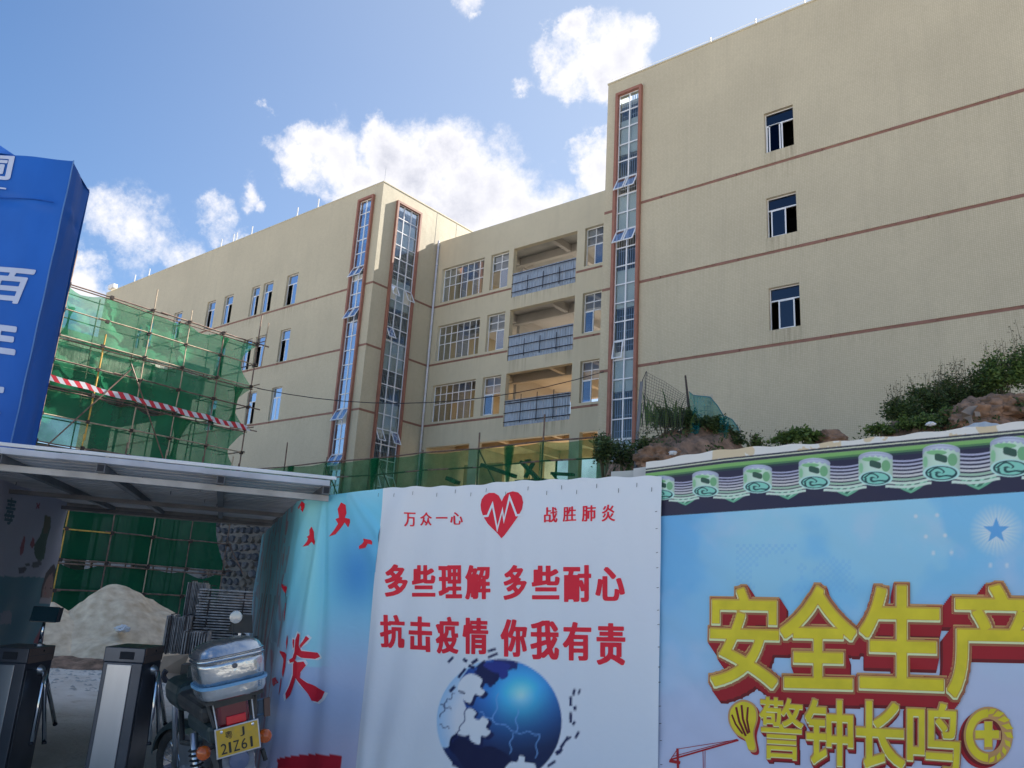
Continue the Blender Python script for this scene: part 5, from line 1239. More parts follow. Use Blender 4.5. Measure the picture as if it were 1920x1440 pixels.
m_ = (TT > 1.1) & (fbm(TT * 300, zz * 60, 40, 6) > .55) & (zz < 1.5); C = blend(C, m_ * .5, srgb(44, 40, 60)); m_ = (TT > 1.3) & (fbm(TT * 500, zz * 50, 30, 16) > .62); C = blend(C, m_ * .6, srgb(120, 24, 40))
C[(py > 1424 - 10 * np.cos((px - 590) / 50)) & (px > 520) & (px < 640)] = srgb(150, 24, 44)
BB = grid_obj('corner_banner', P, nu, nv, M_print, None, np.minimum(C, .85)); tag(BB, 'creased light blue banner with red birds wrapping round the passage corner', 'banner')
def bsurf(x, y, eps):
    """point on the corner banner seen at a pixel: walk the path and take the nearest column"""
    best = None; r = pray(x, y)
    for i in range(len(path) - 1):
        a, b = path[i][0], path[i + 1][0]; e = b - a; M_ = np.array([[r[0], -e[0]], [r[1], -e[1]]]); dt = np.linalg.det(M_)
        if abs(dt) < 1e-9: continue
        t, u = np.linalg.solve(M_, a)
        if t > 0 and -1e-6 <= u <= 1 + 1e-6:
            z = H + r[2] * t; L_ = acc_[i] + (acc_[i + 1] - acc_[i]) * u; n_ = path[i][1]; d = dispB(L_, z) - .004 + eps; q = a + e * u + n_ * d; return (q[0], q[1], z)
    return None
def bprint(bm, name, m_, eps):
    bad = []
    off = wpos(BB)
    for v in bm.verts:
        q = bsurf(v.co.x, -v.co.y, eps)
        if q is None: bad.append(v)
        else: v.co = Vector(q)
    bmesh.ops.delete(bm, geom=bad, context='VERTS'); me = bpy.data.meshes.new(name); bm.to_mesh(me); bm.free(); me.materials.append(m_); o = bpy.data.objects.new(name, me); COL.objects.link(o); o.parent = BB
def bpoly(pts, m_=M_redink, eps=.003, name='printed_bird'):
    bm = poly_bm([(x, -y) for x, y in pts]); cutgrid(bm, 5); bprint(bm, name, m_, eps)
c7b = lambda L_: [(500 + a / 4, 880 + b / 4) for a, b in L_]
bpoly(c7b([(570, 250), (605, 270), (612, 330), (600, 365), (640, 375), (642, 400), (628, 440), (600, 400), (575, 435), (530, 490), (485, 507), (520, 460), (548, 410), (530, 375), (555, 365), (545, 300)]))
bpoly(c7b([(352, 432), (370, 470), (372, 520), (386, 545), (378, 572), (352, 545), (325, 572), (285, 582), (315, 545), (325, 520), (315, 508), (335, 495), (335, 455)]))
bpoly(c7b([(745, 522), (775, 528), (800, 532), (812, 545), (812, 568), (780, 560), (760, 590), (710, 600), (708, 578), (735, 560), (748, 545)]))
bpoly(c7b([(290, 240), (303, 262), (300, 290), (288, 325), (280, 305), (264, 300), (272, 280)]))
# calligraphic characters
flame = [[(1060, 428), (1082, 440), (1078, 520), (1100, 560), (1180, 575), (1200, 605), (1165, 622), (1100, 612), (1062, 590), (1040, 640), (1000, 650), (990, 628), (1020, 612), (1035, 570), (1040, 480)],
         [(1018, 470), (1032, 480), (1030, 530), (1022, 545), (1016, 500)], [(1130, 448), (1145, 470), (1125, 500), (1095, 540), (1086, 520), (1110, 490)],
         [(1040, 630), (1070, 645), (1110, 640), (1120, 670), (1090, 720), (1085, 760), (1120, 800), (1190, 840), (1262, 865), (1235, 915), (1190, 945), (1140, 935), (1120, 880), (1080, 800), (1055, 762), (1035, 830), (1010, 890), (975, 925), (968, 880), (1000, 820), (1030, 740), (1028, 660)]]
c5b = lambda L_: [(300 + a / 4, 1080 + b / 4) for a, b in L_]
for poly in flame:
    cx_ = sum(a for a, b in poly) / len(poly); cy_ = sum(b for a, b in poly) / len(poly)
    l1, l2 = thick(poly + [poly[0]], 12)
    big = [(a + (a - cx_) * .10 + math.copysign(7, a - cx_), b + (b - cy_) * .05 + math.copysign(7, b - cy_)) for a, b in poly]
    bpoly(c5b(big), M_whiteink, .0025, 'printed_outline')
for poly in flame: bpoly(c5b(poly), M_redink, .005, 'printed_stroke')
for poly in ([(965, 440), (970, 500), (960, 560), (955, 500)], [(930, 560), (965, 590), (962, 680), (945, 760), (925, 720), (935, 640)], [(915, 760), (932, 780), (925, 850), (915, 895), (903, 850)], [(862, 770), (900, 760), (905, 800), (880, 830), (862, 800)], [(955, 200), (965, 210), (965, 330), (955, 350), (950, 280)], [(950, 60), (960, 90), (955, 180), (947, 120)]):
    bpoly(c5b(poly), M_redink, .004, 'printed_stroke')

# ---- pieces along the hoarding top
def hslab(name, pts, thick_, material, label, cat, n=-.3):
    q = [hp(*p) for p in pts]; m = MB((P0, S_, ZUP, Nn)); a = [(s, n, z) for s, z in q]; b = [(s, n - thick_, z) for s, z in q]
    m.face(*a); m.face(*b[::-1])
    for i in range(len(q)): m.face(a[i], b[i], b[(i + 1) % len(q)], a[(i + 1) % len(q)])
    o = m.build(name, material, bevel=.006); return tag(o, label, cat)
hslab('plaster_pier', [(1126, 876), (1178, 873), (1178, 925), (1126, 925)], .35, mat('stained white plaster', (.5, .5, .46), .9, vary=.15), 'stained white plaster block showing above the white banner corner', 'wall block', n=-.16)
hslab('wrapped_post', [(1176, 873), (1204, 869), (1211, 878), (1212, 925), (1174, 925)], .12, mat('wrinkled off white wrap', (.6, .58, .54), .7, bump=1, bscale=6), 'post wrapped in wrinkled white sheet where the two banners meet', 'post', n=-.10)
# folded white sheet along the top of the right banner
nu, nv = 160, 6; P = []
for j in range(nv):
    for i in range(nu):
        x = 1560 + 480 * i / (nu - 1); base = float(white_top(x)); s, z = hp(x, base); hgt = .03 + .035 * max(0, math.sin(x * .021 + 1) * .6 + .4 * math.sin(x * .052)); 
        if x < 1700: hgt *= .5
        P.append(hw(s, z - .02 + hgt * math.sin(math.pi * .5 * j / (nv - 1)) , -.02 - .12 * (j / (nv - 1)) ** 2 + .008 * math.sin(x * .3)))
o = grid_obj('plastic_sheet', np.array(P), nu, nv, mat('grey white plastic sheet', (.5, .53, .54), .5, vary=.1)); tag(o, 'crumpled pale plastic sheet along the top of the blue banner', 'plastic sheet')

# ------------------------------------------------------------------ entrance canopy
O_ = atd(628, 1112, 5.7); O_[2] = 0; ZC = 2.325; pdn = az(-18.6); wl = az(-108.6); SLP = .033
CN = np.array([pdn[0], pdn[1], SLP]); CF = (O_, wl, ZUP, CN)
CA = empty('entrance_canopy', O_, 'low corrugated steel canopy on square tube rafters over the site entrance', 'canopy')
M_under = mat('grey corrugated roofing', (.62, .61, .61), .6, .0, vary=.2, scale=3); M_steel = mat('galvanised square tube', (.16, .165, .18), .5, .2, vary=.25, scale=4); M_pale = mat('pale weathered tube', (.44, .42, .40), .6, vary=.18, scale=6)
CD = 6.0; CWD = 5.2
ribs = 27
for sh in range(6):                                   # six overlapping roofing sheets side by side
    a, b = .10 + (CWD - .1) * sh / 6, .10 + (CWD - .1) * (sh + 1) / 6 + .03; m = MB(CF)
    prof = []
    for i in range(ribs):
        y0 = CD * i / ribs; w_ = CD / ribs; prof += [(y0, 0), (y0 + w_ * .70, 0), (y0 + w_ * .73, .055), (y0 + w_ * .97, .055)]
    prof.append((CD, 0)); zo = ZC - .062 + .0025 * (sh % 2)
    for (y0, z0), (y1, z1) in zip(prof, prof[1:]): m.face((a, y0, zo + z0), (b, y0, zo + z0), (b, y1, zo + z1), (a, y1, zo + z1))
    m.build('roof_sheet', M_under, CA)
m = MB(CF); m.box((.08, -.030, ZC - .018), (CWD, -.004, ZC + .004)); m.build('edge_flashing', M_white, CA, bevel=.004)
m = MB(CF); m.box((.08, -.004, ZC + .0045), (CWD, .03, ZC + .0075)); m.build('edge_trim', M_white, CA)
m = MB(CF); m.box((.10, .13, ZC - .158), (CWD, .17, ZC - .118)); m.build('cross_beam', M_pale, CA)
for x, y in ((418, 880), (205, 858), (20, 838), (600, 905)):
    q = onZ(x, y, ZC + .02); u = float(np.dot(q - O_, wl)); m = MB(CF); m.box((u - .025, .02, ZC - .117), (u + .025, CD - .05, ZC - .064)); m.build('rafter', M_steel, CA)
    m = MB(CF); m.box((u - .019, .012, ZC - .112), (u + .019, .0205, ZC - .070)); m.build('rafter_end', M_dark, CA)
for u in (2.9, 3.8, 4.7): m = MB(CF); m.box((u - .025, .02, ZC - .117), (u + .025, CD - .05, ZC - .064)); m.build('rafter', M_steel, CA)
for y in (2.9, 5.6): m = MB(CF); m.box((.10, y, ZC - .160), (CWD, y + .05, ZC - .118)); m.build('cross_beam', M_steel, CA)
m = MB(CF); m.box((.10, CD - .02, ZC - .16), (CWD, CD + .02, ZC + .0)); m.build('back_fascia', M_pale, CA)
for (u, y) in ((.10, .55), (.14, 5.6), (4.9, .15), (4.3, 5.6), (4.6, 2.9)):
    m = MB((O_, wl, ZUP, pdn)); m.box((u - .03, y - .03, 0), (u + .03, y + .03, ZC + SLP * y - .165)); m.build('post', M_steel, CA)
for i in range(10):
    u, y = random.uniform(.5, 4), random.uniform(.6, 4); m = MB(CF); m.tube([(u, y, ZC - .03), (u, y, ZC - .09)], .004, 5); m.build('roof_screw', M_steel, CA)

# ------------------------------------------------------------------ poster along the left of the passage
rP = (154 - 960) / F * 10.6
def pp_(L_, z, n=0.0): b_ = rd(rP, 10.6) - pdn * L_; nn = np.array([pdn[1], -pdn[0], 0]); return np.array([b_[0] + nn[0] * n, b_[1] + nn[1] * n, z])
def dispP(L_, z): return .012 * np.sin(5 * L_ + 1.5 * z) + .008 * np.sin(11 * z + 3 * L_)
def ph(x, y):
    r = rays(x, y); nn = np.array([pdn[1], -pdn[0], 0]); b_ = rd(rP, 10.6); t = np.asarray(np.dot(b_, nn) / (r @ nn)); q = EYE + r * t[..., None]; return -((q - b_) @ pdn), q[..., 2]
def phw(L_, z, n=0.0): L_, z, n = np.broadcast_arrays(L_, z, n); nn = np.array([pdn[1], -pdn[0], 0]); return rd(rP, 10.6) - pdn * L_[..., None] + nn * n[..., None] + ZUP * z[..., None]
nu, nv = 200, 150; P = np.zeros((nu * nv, 3)); k = 0
for j in range(nv):
    for i in range(nu):
        L_ = 5.4 * i / (nu - 1); z = .05 + (2.46 + .05 * math.sin(2.2 * L_) - .012 * L_ - .05) * j / (nv - 1); P[k] = pp_(L_, z, dispP(L_, z)); k += 1
px, py = proj(P); lav = np.array((.46, .46, .56)); teal = np.array((.09, .25, .32))
C = np.tile(lav, (len(px), 1)); C = blend(C, (py > 1080 + .03 * px) * 1.0, teal); C = blend(C, (py > 1118) * .35, np.array((.10, .22, .30)))
c3 = lambda L_: [(a / 5.333, 900 + b / 5.333) for a, b in L_]
def fillp(poly, col): C[inpoly(px, py, poly)] = col
fillp(c3([(450, 350), (510, 380), (505, 480), (470, 600), (455, 700), (440, 790), (380, 820), (345, 740), (340, 650), (400, 560), (430, 470)]), (.06, .12, .08))
fillp(c3([(455, 350), (505, 370), (500, 470), (470, 540), (430, 540), (440, 430)]), (.14, .13, .08)); fillp(c3([(325, 570), (345, 590), (345, 650), (320, 690), (300, 650)]), (.30, .06, .08)); fillp(c3([(360, 230), (375, 228), (382, 250), (398, 228), (402, 245), (390, 262), (400, 290), (385, 290), (375, 272), (362, 295), (358, 280), (370, 258)]), (.34, .05, .08))
fillp(c3([(240, 560), (255, 570), (235, 720), (215, 750), (198, 740), (200, 680)]), (.34, .07, .09)); fillp(c3([(180, 880), (250, 865), (270, 890), (240, 925), (190, 930)]), (.10, .09, .12)); fillp(c3([(330, 820), (400, 800), (420, 840), (370, 880), (310, 870)]), (.13, .13, .15)); fillp(c3([(250, 840), (290, 830), (300, 850), (260, 860)]), (.12, .12, .14))
fillp(c3([(545, 840), (562, 900), (560, 1010), (540, 1120), (520, 1210), (400, 1190), (420, 1060), (460, 930), (510, 860)]), (.07, .05, .06)); fillp(c3([(525, 930), (530, 1000), (525, 1120), (515, 1200), (420, 1185), (430, 1090), (460, 1000), (495, 950)]), (.36, .23, .21)); fillp(c3([(410, 1170), (520, 1180), (515, 1240), (390, 1235)]), (.42, .38, .42))
for (a, b) in ((455, 1080), (505, 1085)): fillp(c3([(a - 14, b), (a, b - 8), (a + 14, b), (a, b + 8)]), (.06, .04, .05))
fillp(c3([(440, 1130), (462, 1122), (465, 1140), (445, 1150)]), (.42, .18, .18)); fillp(c3([(0, 1330), (90, 1300), (120, 1340), (110, 1440), (0, 1440)]), (.30, .32, .40))
fillp([(62, 1205), (80, 1170), (100, 1170), (112, 1205), (90, 1215)], (.30, .09, .12)); fillp([(84, 1172), (100, 1170), (108, 1185), (92, 1195)], (.05, .20, .20))
PO = grid_obj('health_poster', P, nu, nv, M_printd, None, C); tag(PO, 'shaded printed poster with vegetables and a woman under the canopy', 'poster')
M_tealink = mat('teal ink', (.04, .12, .17), .5)
print_char('毒', ((9, 931), (33, 935), (27, 985), (4, 982)), M_tealink, PO, lambda s, z: dispP(s, z), off=.02, plane=(ph, phw), eps=.004)
m = MB(); 
for L_ in (0.02, 2.6, 5.2): m = MB(); m.beam(pp_(L_, 0, -.05), pp_(L_, 2.42, -.05), .05); o = m.build('poster_frame', M_steel, PO)

# ------------------------------------------------------------------ blue fabric covered gate pillar
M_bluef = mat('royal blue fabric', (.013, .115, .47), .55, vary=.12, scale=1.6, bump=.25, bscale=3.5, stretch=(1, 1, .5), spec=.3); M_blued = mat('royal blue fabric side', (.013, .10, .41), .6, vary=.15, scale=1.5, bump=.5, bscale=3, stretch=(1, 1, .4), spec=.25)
A = atd(137, 302, 9.0); ZT = A[2]; B_ = onZ(0, 283, ZT); Cc = onZ(169, 356, ZT)
e1 = B_ - A; e1[2] = 0; e1 /= np.linalg.norm(e1); e2 = Cc - A; e2[2] = 0; Ls = np.linalg.norm(e2); e2 /= Ls; Ls = min(Ls, 1.6)
BP = empty('gate_pillar', (A[0], A[1], 0), 'tall gate pillar wrapped in blue cloth with white Chinese characters', 'gate pillar')
nf = np.array([e1[1], -e1[0], 0]); nf = nf if np.dot(nf, EYE - A) > 0 else -nf
ns = np.array([e2[1], -e2[0], 0]); ns = ns if np.dot(ns, EYE - A) > 0 else -ns
WF = 2.4
def fold(u, z, k): return .018 * np.sin(3 * u + 2 * z + k) + .012 * np.sin(9 * u - 1.4 * z + k) + .02 * np.exp(-((z - ZT + .62) / .05) ** 2) * np.sin(8 * u)
for nm, org, e, n_, Wd, mt, k in (('front_cloth', A, e1, nf, WF, M_bluef, 0), ('side_cloth', A, e2, ns, Ls, M_blued, 2)):
    nu, nv = 60, 160; P = []
    for j in range(nv):
        z = ZT * j / (nv - 1)
        for i in range(nu):
            u = Wd * i / (nu - 1); d = fold(u, z, k) * min(1, u * 6, 4 * (Wd - u) + .3)
            zz = z - (.05 * math.sin(math.pi * u / Wd) if j == nv - 1 else 0); uu = u
            if k == 2 and i > 45: uu = u - .10 * max(0, math.sin((ZT - z) * 1.3)) * (i - 45) / 14
            P.append(tuple(np.array([org[0], org[1], 0]) + e * uu + n_ * d + ZUP * zz))
    grid_obj(nm, np.array(P), nu, nv, mt, BP)
cen = np.array([A[0], A[1], 0]); m = MB()
far1 = cen + e1 * WF; far2 = cen + e2 * Ls; far3 = far1 + e2 * Ls
m.face(*(tuple(p + ZUP * (ZT - .03)) for p in (cen, far1, far3, far2))); m.face(*(tuple(p) for p in (far1, far3, far3 + ZUP * (ZT - .03), far1 + ZUP * (ZT - .03)))); m.face(*(tuple(p) for p in (far2, far3, far3 + ZUP * (ZT - .03), far2 + ZUP * (ZT - .03))))
m.build('back_cloth', M_blued, BP)
m = MB(); r1, r2, r3 = cen + e1 * .65, cen + e1 * WF, cen + e1 * .95
k1 = r1 + e2 * .05 + ZUP * (ZT - .02); k2 = cen + e1 * 1.0 + e2 * .35 + ZUP * (ZT + .25); k3 = r2 + e2 * .35 + ZUP * (ZT + .28); k4 = r2 + e2 * .02 + ZUP * (ZT - .02); m.face(tuple(k1), tuple(k2), tuple(k3), tuple(k4)); m.face(tuple(k1), tuple(k2), tuple(k2 + e2 * .6 - ZUP * .3), tuple(k1 + e2 * .6)); m.build('roof_flap', M_blued, BP)
m = MB(); m.tube([cen + ZUP * z + nf * (.012 + .006 * math.sin(9 * z)) + ns * .012 for z in np.linspace(0, ZT, 50)], .008, 5); m.build('seam_piping', mat('pale blue piping', (.09, .22, .50), .5), BP)
m = MB(); m.tube([cen + e1 * u + nf * .03 + ZUP * (ZT - .60 + .02 * math.sin(6 * u)) for u in np.linspace(0.1, WF, 40)], .007, 6); m.build('sewn_hem', M_blued, BP)
def bh(x, y): r = rays(x, y); t = np.asarray(np.dot(A - EYE, nf) / (r @ nf)); q = EYE + r * t[..., None]; return (q - A) @ e1, q[..., 2]
def bhw(s, z, n=0.0): s, z, n = np.broadcast_arrays(s, z, n); return np.array([A[0], A[1], 0]) + e1 * s[..., None] + nf * n[..., None] + ZUP * z[..., None]
dB = lambda s, z: fold(s, z, 0) * np.clip(np.minimum(s * 6, 4 * (WF - s) + .3), 0, 1)
M_lett = mat('pale lettering', (.50, .56, .72), .5, vary=.05)
print_char('词', ((-46, 286), (30, 294), (20, 340), (-58, 331)), M_lett, BP, dB, off=.028, plane=(bh, bhw), eps=.012)
print_char('百', ((-12, 498), (66, 506), (44, 572), (-30, 562)), M_lett, BP, dB, off=.03, plane=(bh, bhw), eps=.012, shear=.06)
print_char('年', ((-48, 590), (40, 604), (27, 688), (-66, 672)), M_lett, BP, dB, off=.03, plane=(bh, bhw), eps=.012)
print_char('大', ((-66, 692), (17, 704), (0, 784), (-88, 772)), M_lett, BP, dB, off=.03, plane=(bh, bhw), eps=.012)
m = MB(); a, b = bh(-60, 346), bh(14, 355); m.box((0, 0, 0), (0, 0, 0)); m = MB((np.array([A[0], A[1], 0]), e1, ZUP, nf)); m.face((a[0], .035, a[1]), (b[0], .035, b[1]), (b[0], .035, b[1] - .02), (a[0], .035, a[1] - .02)); m.build('printed_line', M_lett, BP)

# ------------------------------------------------------------------ turnstiles
M_ss = mat('brushed stainless steel', (.50, .52, .56), .28, .9, vary=.1, scale=3, stretch=(2, 2, .3)); M_dss = mat('dark stainless housing', (.10, .11, .135), .32, .7, vary=.15); M_warmss = mat('steel tinted by warm reflection', (.36, .24, .19), .35, .6, vary=.12); M_chrome = mat('chrome tube', (.7, .72, .75), .12, 1.0, vary=.03)  # the brownish side steel has a warm reflection painted into its base colour
def turnstile(px, d, label):
    q = atd(px, 1216, d); th = -5; u = az(90 + th); v = az(th); O = np.array([q[0], q[1], 0]); fr_ = (O, u, ZUP, v)      # origin: front right corner
    T = empty('turnstile', O, label, 'turnstile', 'tripod turnstiles at the entrance')
    Hh = q[2]; w_, dp_ = .29, .46
    m = MB(fr_); m.box((-w_, 0, 0), (0, dp_, Hh - .11)); m.build('cabinet', M_dss, T, bevel=.006)
    m = MB(fr_); m.box((-w_ - .004, -.004, Hh - .109), (.006, dp_ + .006, Hh)); m.build('lid', M_dss, T, bevel=.006)
    m = MB(fr_); m.box((.0065, .02, Hh - .058), (.0095, dp_ - .01, Hh - .004)); m.box((.0065, .02, Hh - .112), (.0085, dp_ - .01, Hh - .061)); m.build('side_trim', M_warmss, T)
    m = MB(fr_); m.box((-w_ + .035, -.012, .02), (-.075, -.001, Hh - .125)); m.build('front_panel', M_ss, T, bevel=.003)
    m = MB(fr_); m.box((-.175, -.012, Hh - .085), (-.07, -.005, Hh - .03)); m.build('card_reader', M_dark, T, bevel=.003)
    m = MB(fr_); m.box((.001, .03, .06), (.006, .43, Hh - .16)); m.build('side_panel', M_dss, T, bevel=.004)
    hub = (.0, .24, Hh - .17)
    m = MB(fr_); m.lathe(hub, u + .0 * v - ZUP * .3, [(0, .04), (.02, .038), (.04, .028), (.055, .012), (.058, 0)], 18); m.build('hub', M_ss, T, smooth=True)
    for dx, dy, dz in ((.07, -.16, -.50), (.09, .02, -.52), (.05, .26, -.42)):
        b0 = (hub[0] + .05, hub[1], hub[2] - .01); m = MB(fr_); m.tube([b0, (b0[0] + dx * .2, b0[1] + dy * .2, b0[2] + dz * .2), (b0[0] + dx, b0[1] + dy, b0[2] + dz)], .0165, 12); m.build('arm', M_chrome, T, smooth=True)
        m = MB(fr_); m.tube([(b0[0] + dx, b0[1] + dy, b0[2] + dz), (b0[0] + dx * 1.03, b0[1] + dy * 1.03, b0[2] + dz * 1.03)], .018, 12); m.build('arm_cap', M_blacktube, T)
    m = MB(fr_); m.lathe((.0095, .25, Hh - .03), u, [(0, .008), (.004, .008), (.004, 0)], 10); m.build('keyhole', M_dark, T)
    m = MB(fr_); m.box((-w_ - .02, -.02, 0), (.02, dp_ + .02, .015)); m.build('foot_plate', M_ss, T)
    return T, fr_, Hh
turnstile(272, 6.62, 'tripod turnstile standing nearest the motorcycle')
T1, f1, h1 = turnstile(54, 6.62, 'tripod turnstile at the left edge beside the poster, terminal post on it')
FT = empty('face_terminal', f1[0] + f1[3] * .30 - f1[1] * .02 + ZUP * h1, 'dark tablet terminal on a chrome post on the left turnstile', 'terminal')
a = atd(75, 1205, 6.95); m = MB(); m.tube([(a[0], a[1], h1), (a[0], a[1], h1 + .22)], .014, 12); m.build('post', M_chrome, FT, smooth=True)
m = MB(); m.lathe((a[0], a[1], h1), (0, 0, 1), [(0, .04), (.012, .04), (.018, .016)], 16); m.build('post_flange', M_ss, FT)
cT = atd(84, 1152, 6.9); uu = az(75); vv = az(-15); tl = ZUP * .93 + vv * .36
fT = (cT, uu, tl, vv); m = MB(fT); m.box((-.10, 0, -.065), (.095, .035, .065)); m.build('tablet', mat('dark teal glass', (.01, .04, .055), .15, 0, vary=.05), FT, bevel=.006)
m = MB(fT); m.box((.096, .0, -.06), (.11, .08, .06)); m.build('tablet_hood', M_blacktube, FT)

# ------------------------------------------------------------------ motorcycle
hd = az(-31); lf = az(-121); la = math.radians(13.5); upv = math.cos(la) * ZUP + math.sin(la) * lf; lfv = math.cos(la) * lf - math.sin(la) * ZUP
PL = atd(445.5, 1384, 4.78); plc = np.array((-.47, 0.0, .70)); OM = PL - hd * plc[0] - lfv * plc[1] - upv * plc[2]; 
MF = (OM, hd, upv, lfv)          # (x forward, y left, z up)
MO = empty('motorcycle', (OM[0], OM[1], 0), 'parked motorcycle with a dented steel top box and yellow plate beside the banner', 'motorcycle')
def lo(px, py, x):
    r = pray(px, py); t = (np.dot(OM - EYE, hd) + x) / np.dot(r, hd); q = EYE + r * t - OM; return (x, float(np.dot(q, lfv)), float(np.dot(q, upv)))
M_rub = mat('tyre rubber', (.035, .033, .032), .85, vary=.25, scale=12, bump=.4); M_bk = mat('black plastic', (.018, .02, .024), .5, vary=.2, scale=9, color2=(.06, .057, .052)); M_grn = mat('dark green paint', (.012, .035, .04), .4, .2, vary=.2, scale=8, color2=(.05, .07, .068)); M_dust = mat('dusty grey plastic', (.20, .21, .24), .7, vary=.35, scale=14)
M_box = mat('dented steel', (.60, .61, .61), .24, .95, vary=.14, scale=9, bump=.55, bscale=9); M_trim = mat('light blue plastic trim', (.16, .36, .56), .35); M_or = mat('amber lens', (.55, .10, .01), .25, coat=.6); M_rl = mat('dark red lens', (.16, .012, .018), .22, coat=.6); M_rr = mat('bright red reflector', (.75, .012, .02), .25, coat=.5); M_yel = mat('yellow number plate', (.72, .42, .012), .5, vary=.08, scale=26, color2=(.50, .32, .05))
def part(fn, name, mt, smooth=False, bevel=0, parent=MO): m = MB(MF); fn(m); return m.build(name, mt, parent, smooth=smooth, bevel=bevel)
def wheel(cx, turn, name):
    c = math.cos(turn); s = math.sin(turn); ax = lfv * c - hd * s; fwv = hd * c + lfv * s; cen = OM + hd * cx + upv * (.30 + max(-.1, -OM[2]) / math.cos(la))
    R, r = .255, .048; m = MB(); prof = []
    for i in range(15): a = -math.pi * .5 + 2 * math.pi * i / 14; prof.append((r * math.cos(a), R + r * 1.0 * math.sin(a)))
    m.lathe(cen, ax, prof, 40); w_ = m.build(name, M_rub, MO, smooth=True)
    m = MB(); m.lathe(cen, ax, [(-.03, R - .035), (-.032, R - .05), (.032, R - .05), (.03, R - .035), (-.03, R - .035)], 40); m.build('rim', M_chrome, w_)
    m = MB(); m.lathe(cen, ax, [(-.06, 0), (-.06, .035), (-.035, .06), (.035, .06), (.06, .035), (.06, 0)], 20); m.build('hub', M_ss, w_)
    m = MB()
    for i in range(28):
        a = 2 * math.pi * i / 28; b = a + (.35 if i % 2 else -.35); sd = .03 if i % 4 < 2 else -.03
        m.tube([cen + ax * sd + (fwv * math.cos(b) + upv * math.sin(b)) * .05, cen + (fwv * math.cos(a) + upv * math.sin(a)) * (R - .04)], .0022, 4, cap=False)
    m.build('spokes', M_chrome, w_); return cen, ax, fwv
wheel(0.0, 0.0, 'rear_wheel'); fc, fa, ff = wheel(1.22, .42, 'front_wheel')
def fender(cen, ax, fwv, R, a0, a1, wd, mt, name):
    m = MB(); n = 16; rows_ = []
    for i in range(n + 1):
        a = math.radians(a0 + (a1 - a0) * i / n); d = fwv * math.cos(a) + upv * math.sin(a)
        rows_.append([tuple(cen + d * (R + h) + ax * w_) for w_, h in ((-wd, -.045), (-wd * .75, -.008), (0, .006), (wd * .75, -.008), (wd, -.045))])
    for i in range(n):
        for j in range(4): m.face(rows_[i][j], rows_[i][j + 1], rows_[i + 1][j + 1], rows_[i + 1][j])
    return m.build(name, mt, MO, smooth=True)
fender(fc, fa, ff, .335, 20, 190, .07, M_grn, 'front_fender'); fender(OM + upv * .30, lfv, hd, .35, 70, 175, .085, M_bk, 'rear_fender')
for s_ in (-.075, .075):
    m = MB(); m.tube([fc + fa * s_, fc + fa * s_ + upv * .32 - hd * .14, fc + fa * s_ + upv * .64 - hd * .27], .019, 10); m.build('fork_leg', M_ss, MO, smooth=True)
    part(lambda m: m.tube([(-.02, s_ * 1.75, .31), (.02, s_ * 1.75, .48), (.05, s_ * 1.7, .68)], [.028, .030, .022], 10), 'shock_absorber', M_ss, True)
    m = MB(MF)
    m.tube([(.03, s_ * 1.75, .32), (.03, s_ * 1.75, .34)], .01, 6)
    for i in range(9): m.lathe((-.01 + .006 * i, s_ * 1.75, .38 + .026 * i), upv, [(-.007, .030), (0, .041), (.007, .030)], 12)
    m.build('shock_spring', M_bk, MO)
part(lambda m: (m.box((.25, -.11, .28), (.75, .11, .58)), m.box((.35, -.16, .26), (.58, .16, .40))), 'engine', M_ss, bevel=.03)
part(lambda m: (m.box((.48, -.13, .72), (.98, .13, .90)),), 'fuel_tank', M_grn, bevel=.06)
part(lambda m: (m.box((-.22, -.13, .76), (.52, .13, .86)),), 'seat', M_bk, bevel=.035)
part(lambda m: (m.box((-.30, -.115, .66), (.30, .115, .765)),), 'tail_cowl', M_grn, bevel=.03)
part(lambda m: (m.tube([(.05, .13, .62), (.5, .12, .55), (.95, .03, .84)], .018, 8), m.tube([(.05, -.13, .62), (.5, -.12, .55), (.95, -.03, .84)], .018, 8), m.tube([(.0, .12, .30), (.4, .1, .33)], .022, 8), m.tube([(.0, -.12, .30), (.4, -.1, .33)], .022, 8)), 'frame', M_bk)
part(lambda m: (m.tube([(.5, -.15, .28), (.1, -.18, .27), (-.42, -.19, .33)], [.02, .032, .036], 12),), 'exhaust', M_chrome, True)
part(lambda m: (m.tube([(.1, .12, .28), (.0, .30, .03)], .012, 8),), 'side_stand', M_bk)
# rear end
part(lambda m: (m.box((-.44, -.085, .765), (-.36, .085, .90)),), 'tail_light', M_rl, bevel=.018)
part(lambda m: (m.box((-.452, -.060, .772), (-.441, .045, .818)),), 'reflector', M_rr, bevel=.004)
part(lambda m: (m.box((-.478, -.118, .620), (-.472, .118, .775)),), 'plate_frame', M_ss, bevel=.004)
np_ = part(lambda m: (m.box((-.482, -.109, .629), (-.479, .109, .767)),), 'number_plate', M_yel)
M_pb = mat('black plate paint', (.02, .018, .015), .5)
def pchar(ch, y0, y1, z0, z1, off=.0):
    gx, gy, D, (a, b, c, d) = glyph_field(ch, 48); V, Fc = contour_mesh(gx, gy, D - off); u = (V[:, 0] - a) / (b - a); v = (V[:, 1] - c) / (d - c)
    Pw = OM - hd * .4835 + np.outer(y0 + (y1 - y0) * u, lfv) + np.outer(z0 + (z1 - z0) * v, upv) - np.array(wpos(MO)); me = bpy.data.meshes.new('plate_character'); me.from_pydata(Pw.tolist(), [], Fc); me.materials.append(M_pb); o = bpy.data.objects.new('plate_character', me); COL.objects.link(o); o.parent = MO
xs_ = [(.093, .062), (.052, .040), (.028, -.004), (-.014, -.044), (-.062, -.074)]
for ch, (a, b) in zip('21Z61', xs_): pchar(ch, a, b, .640, .694, .004)
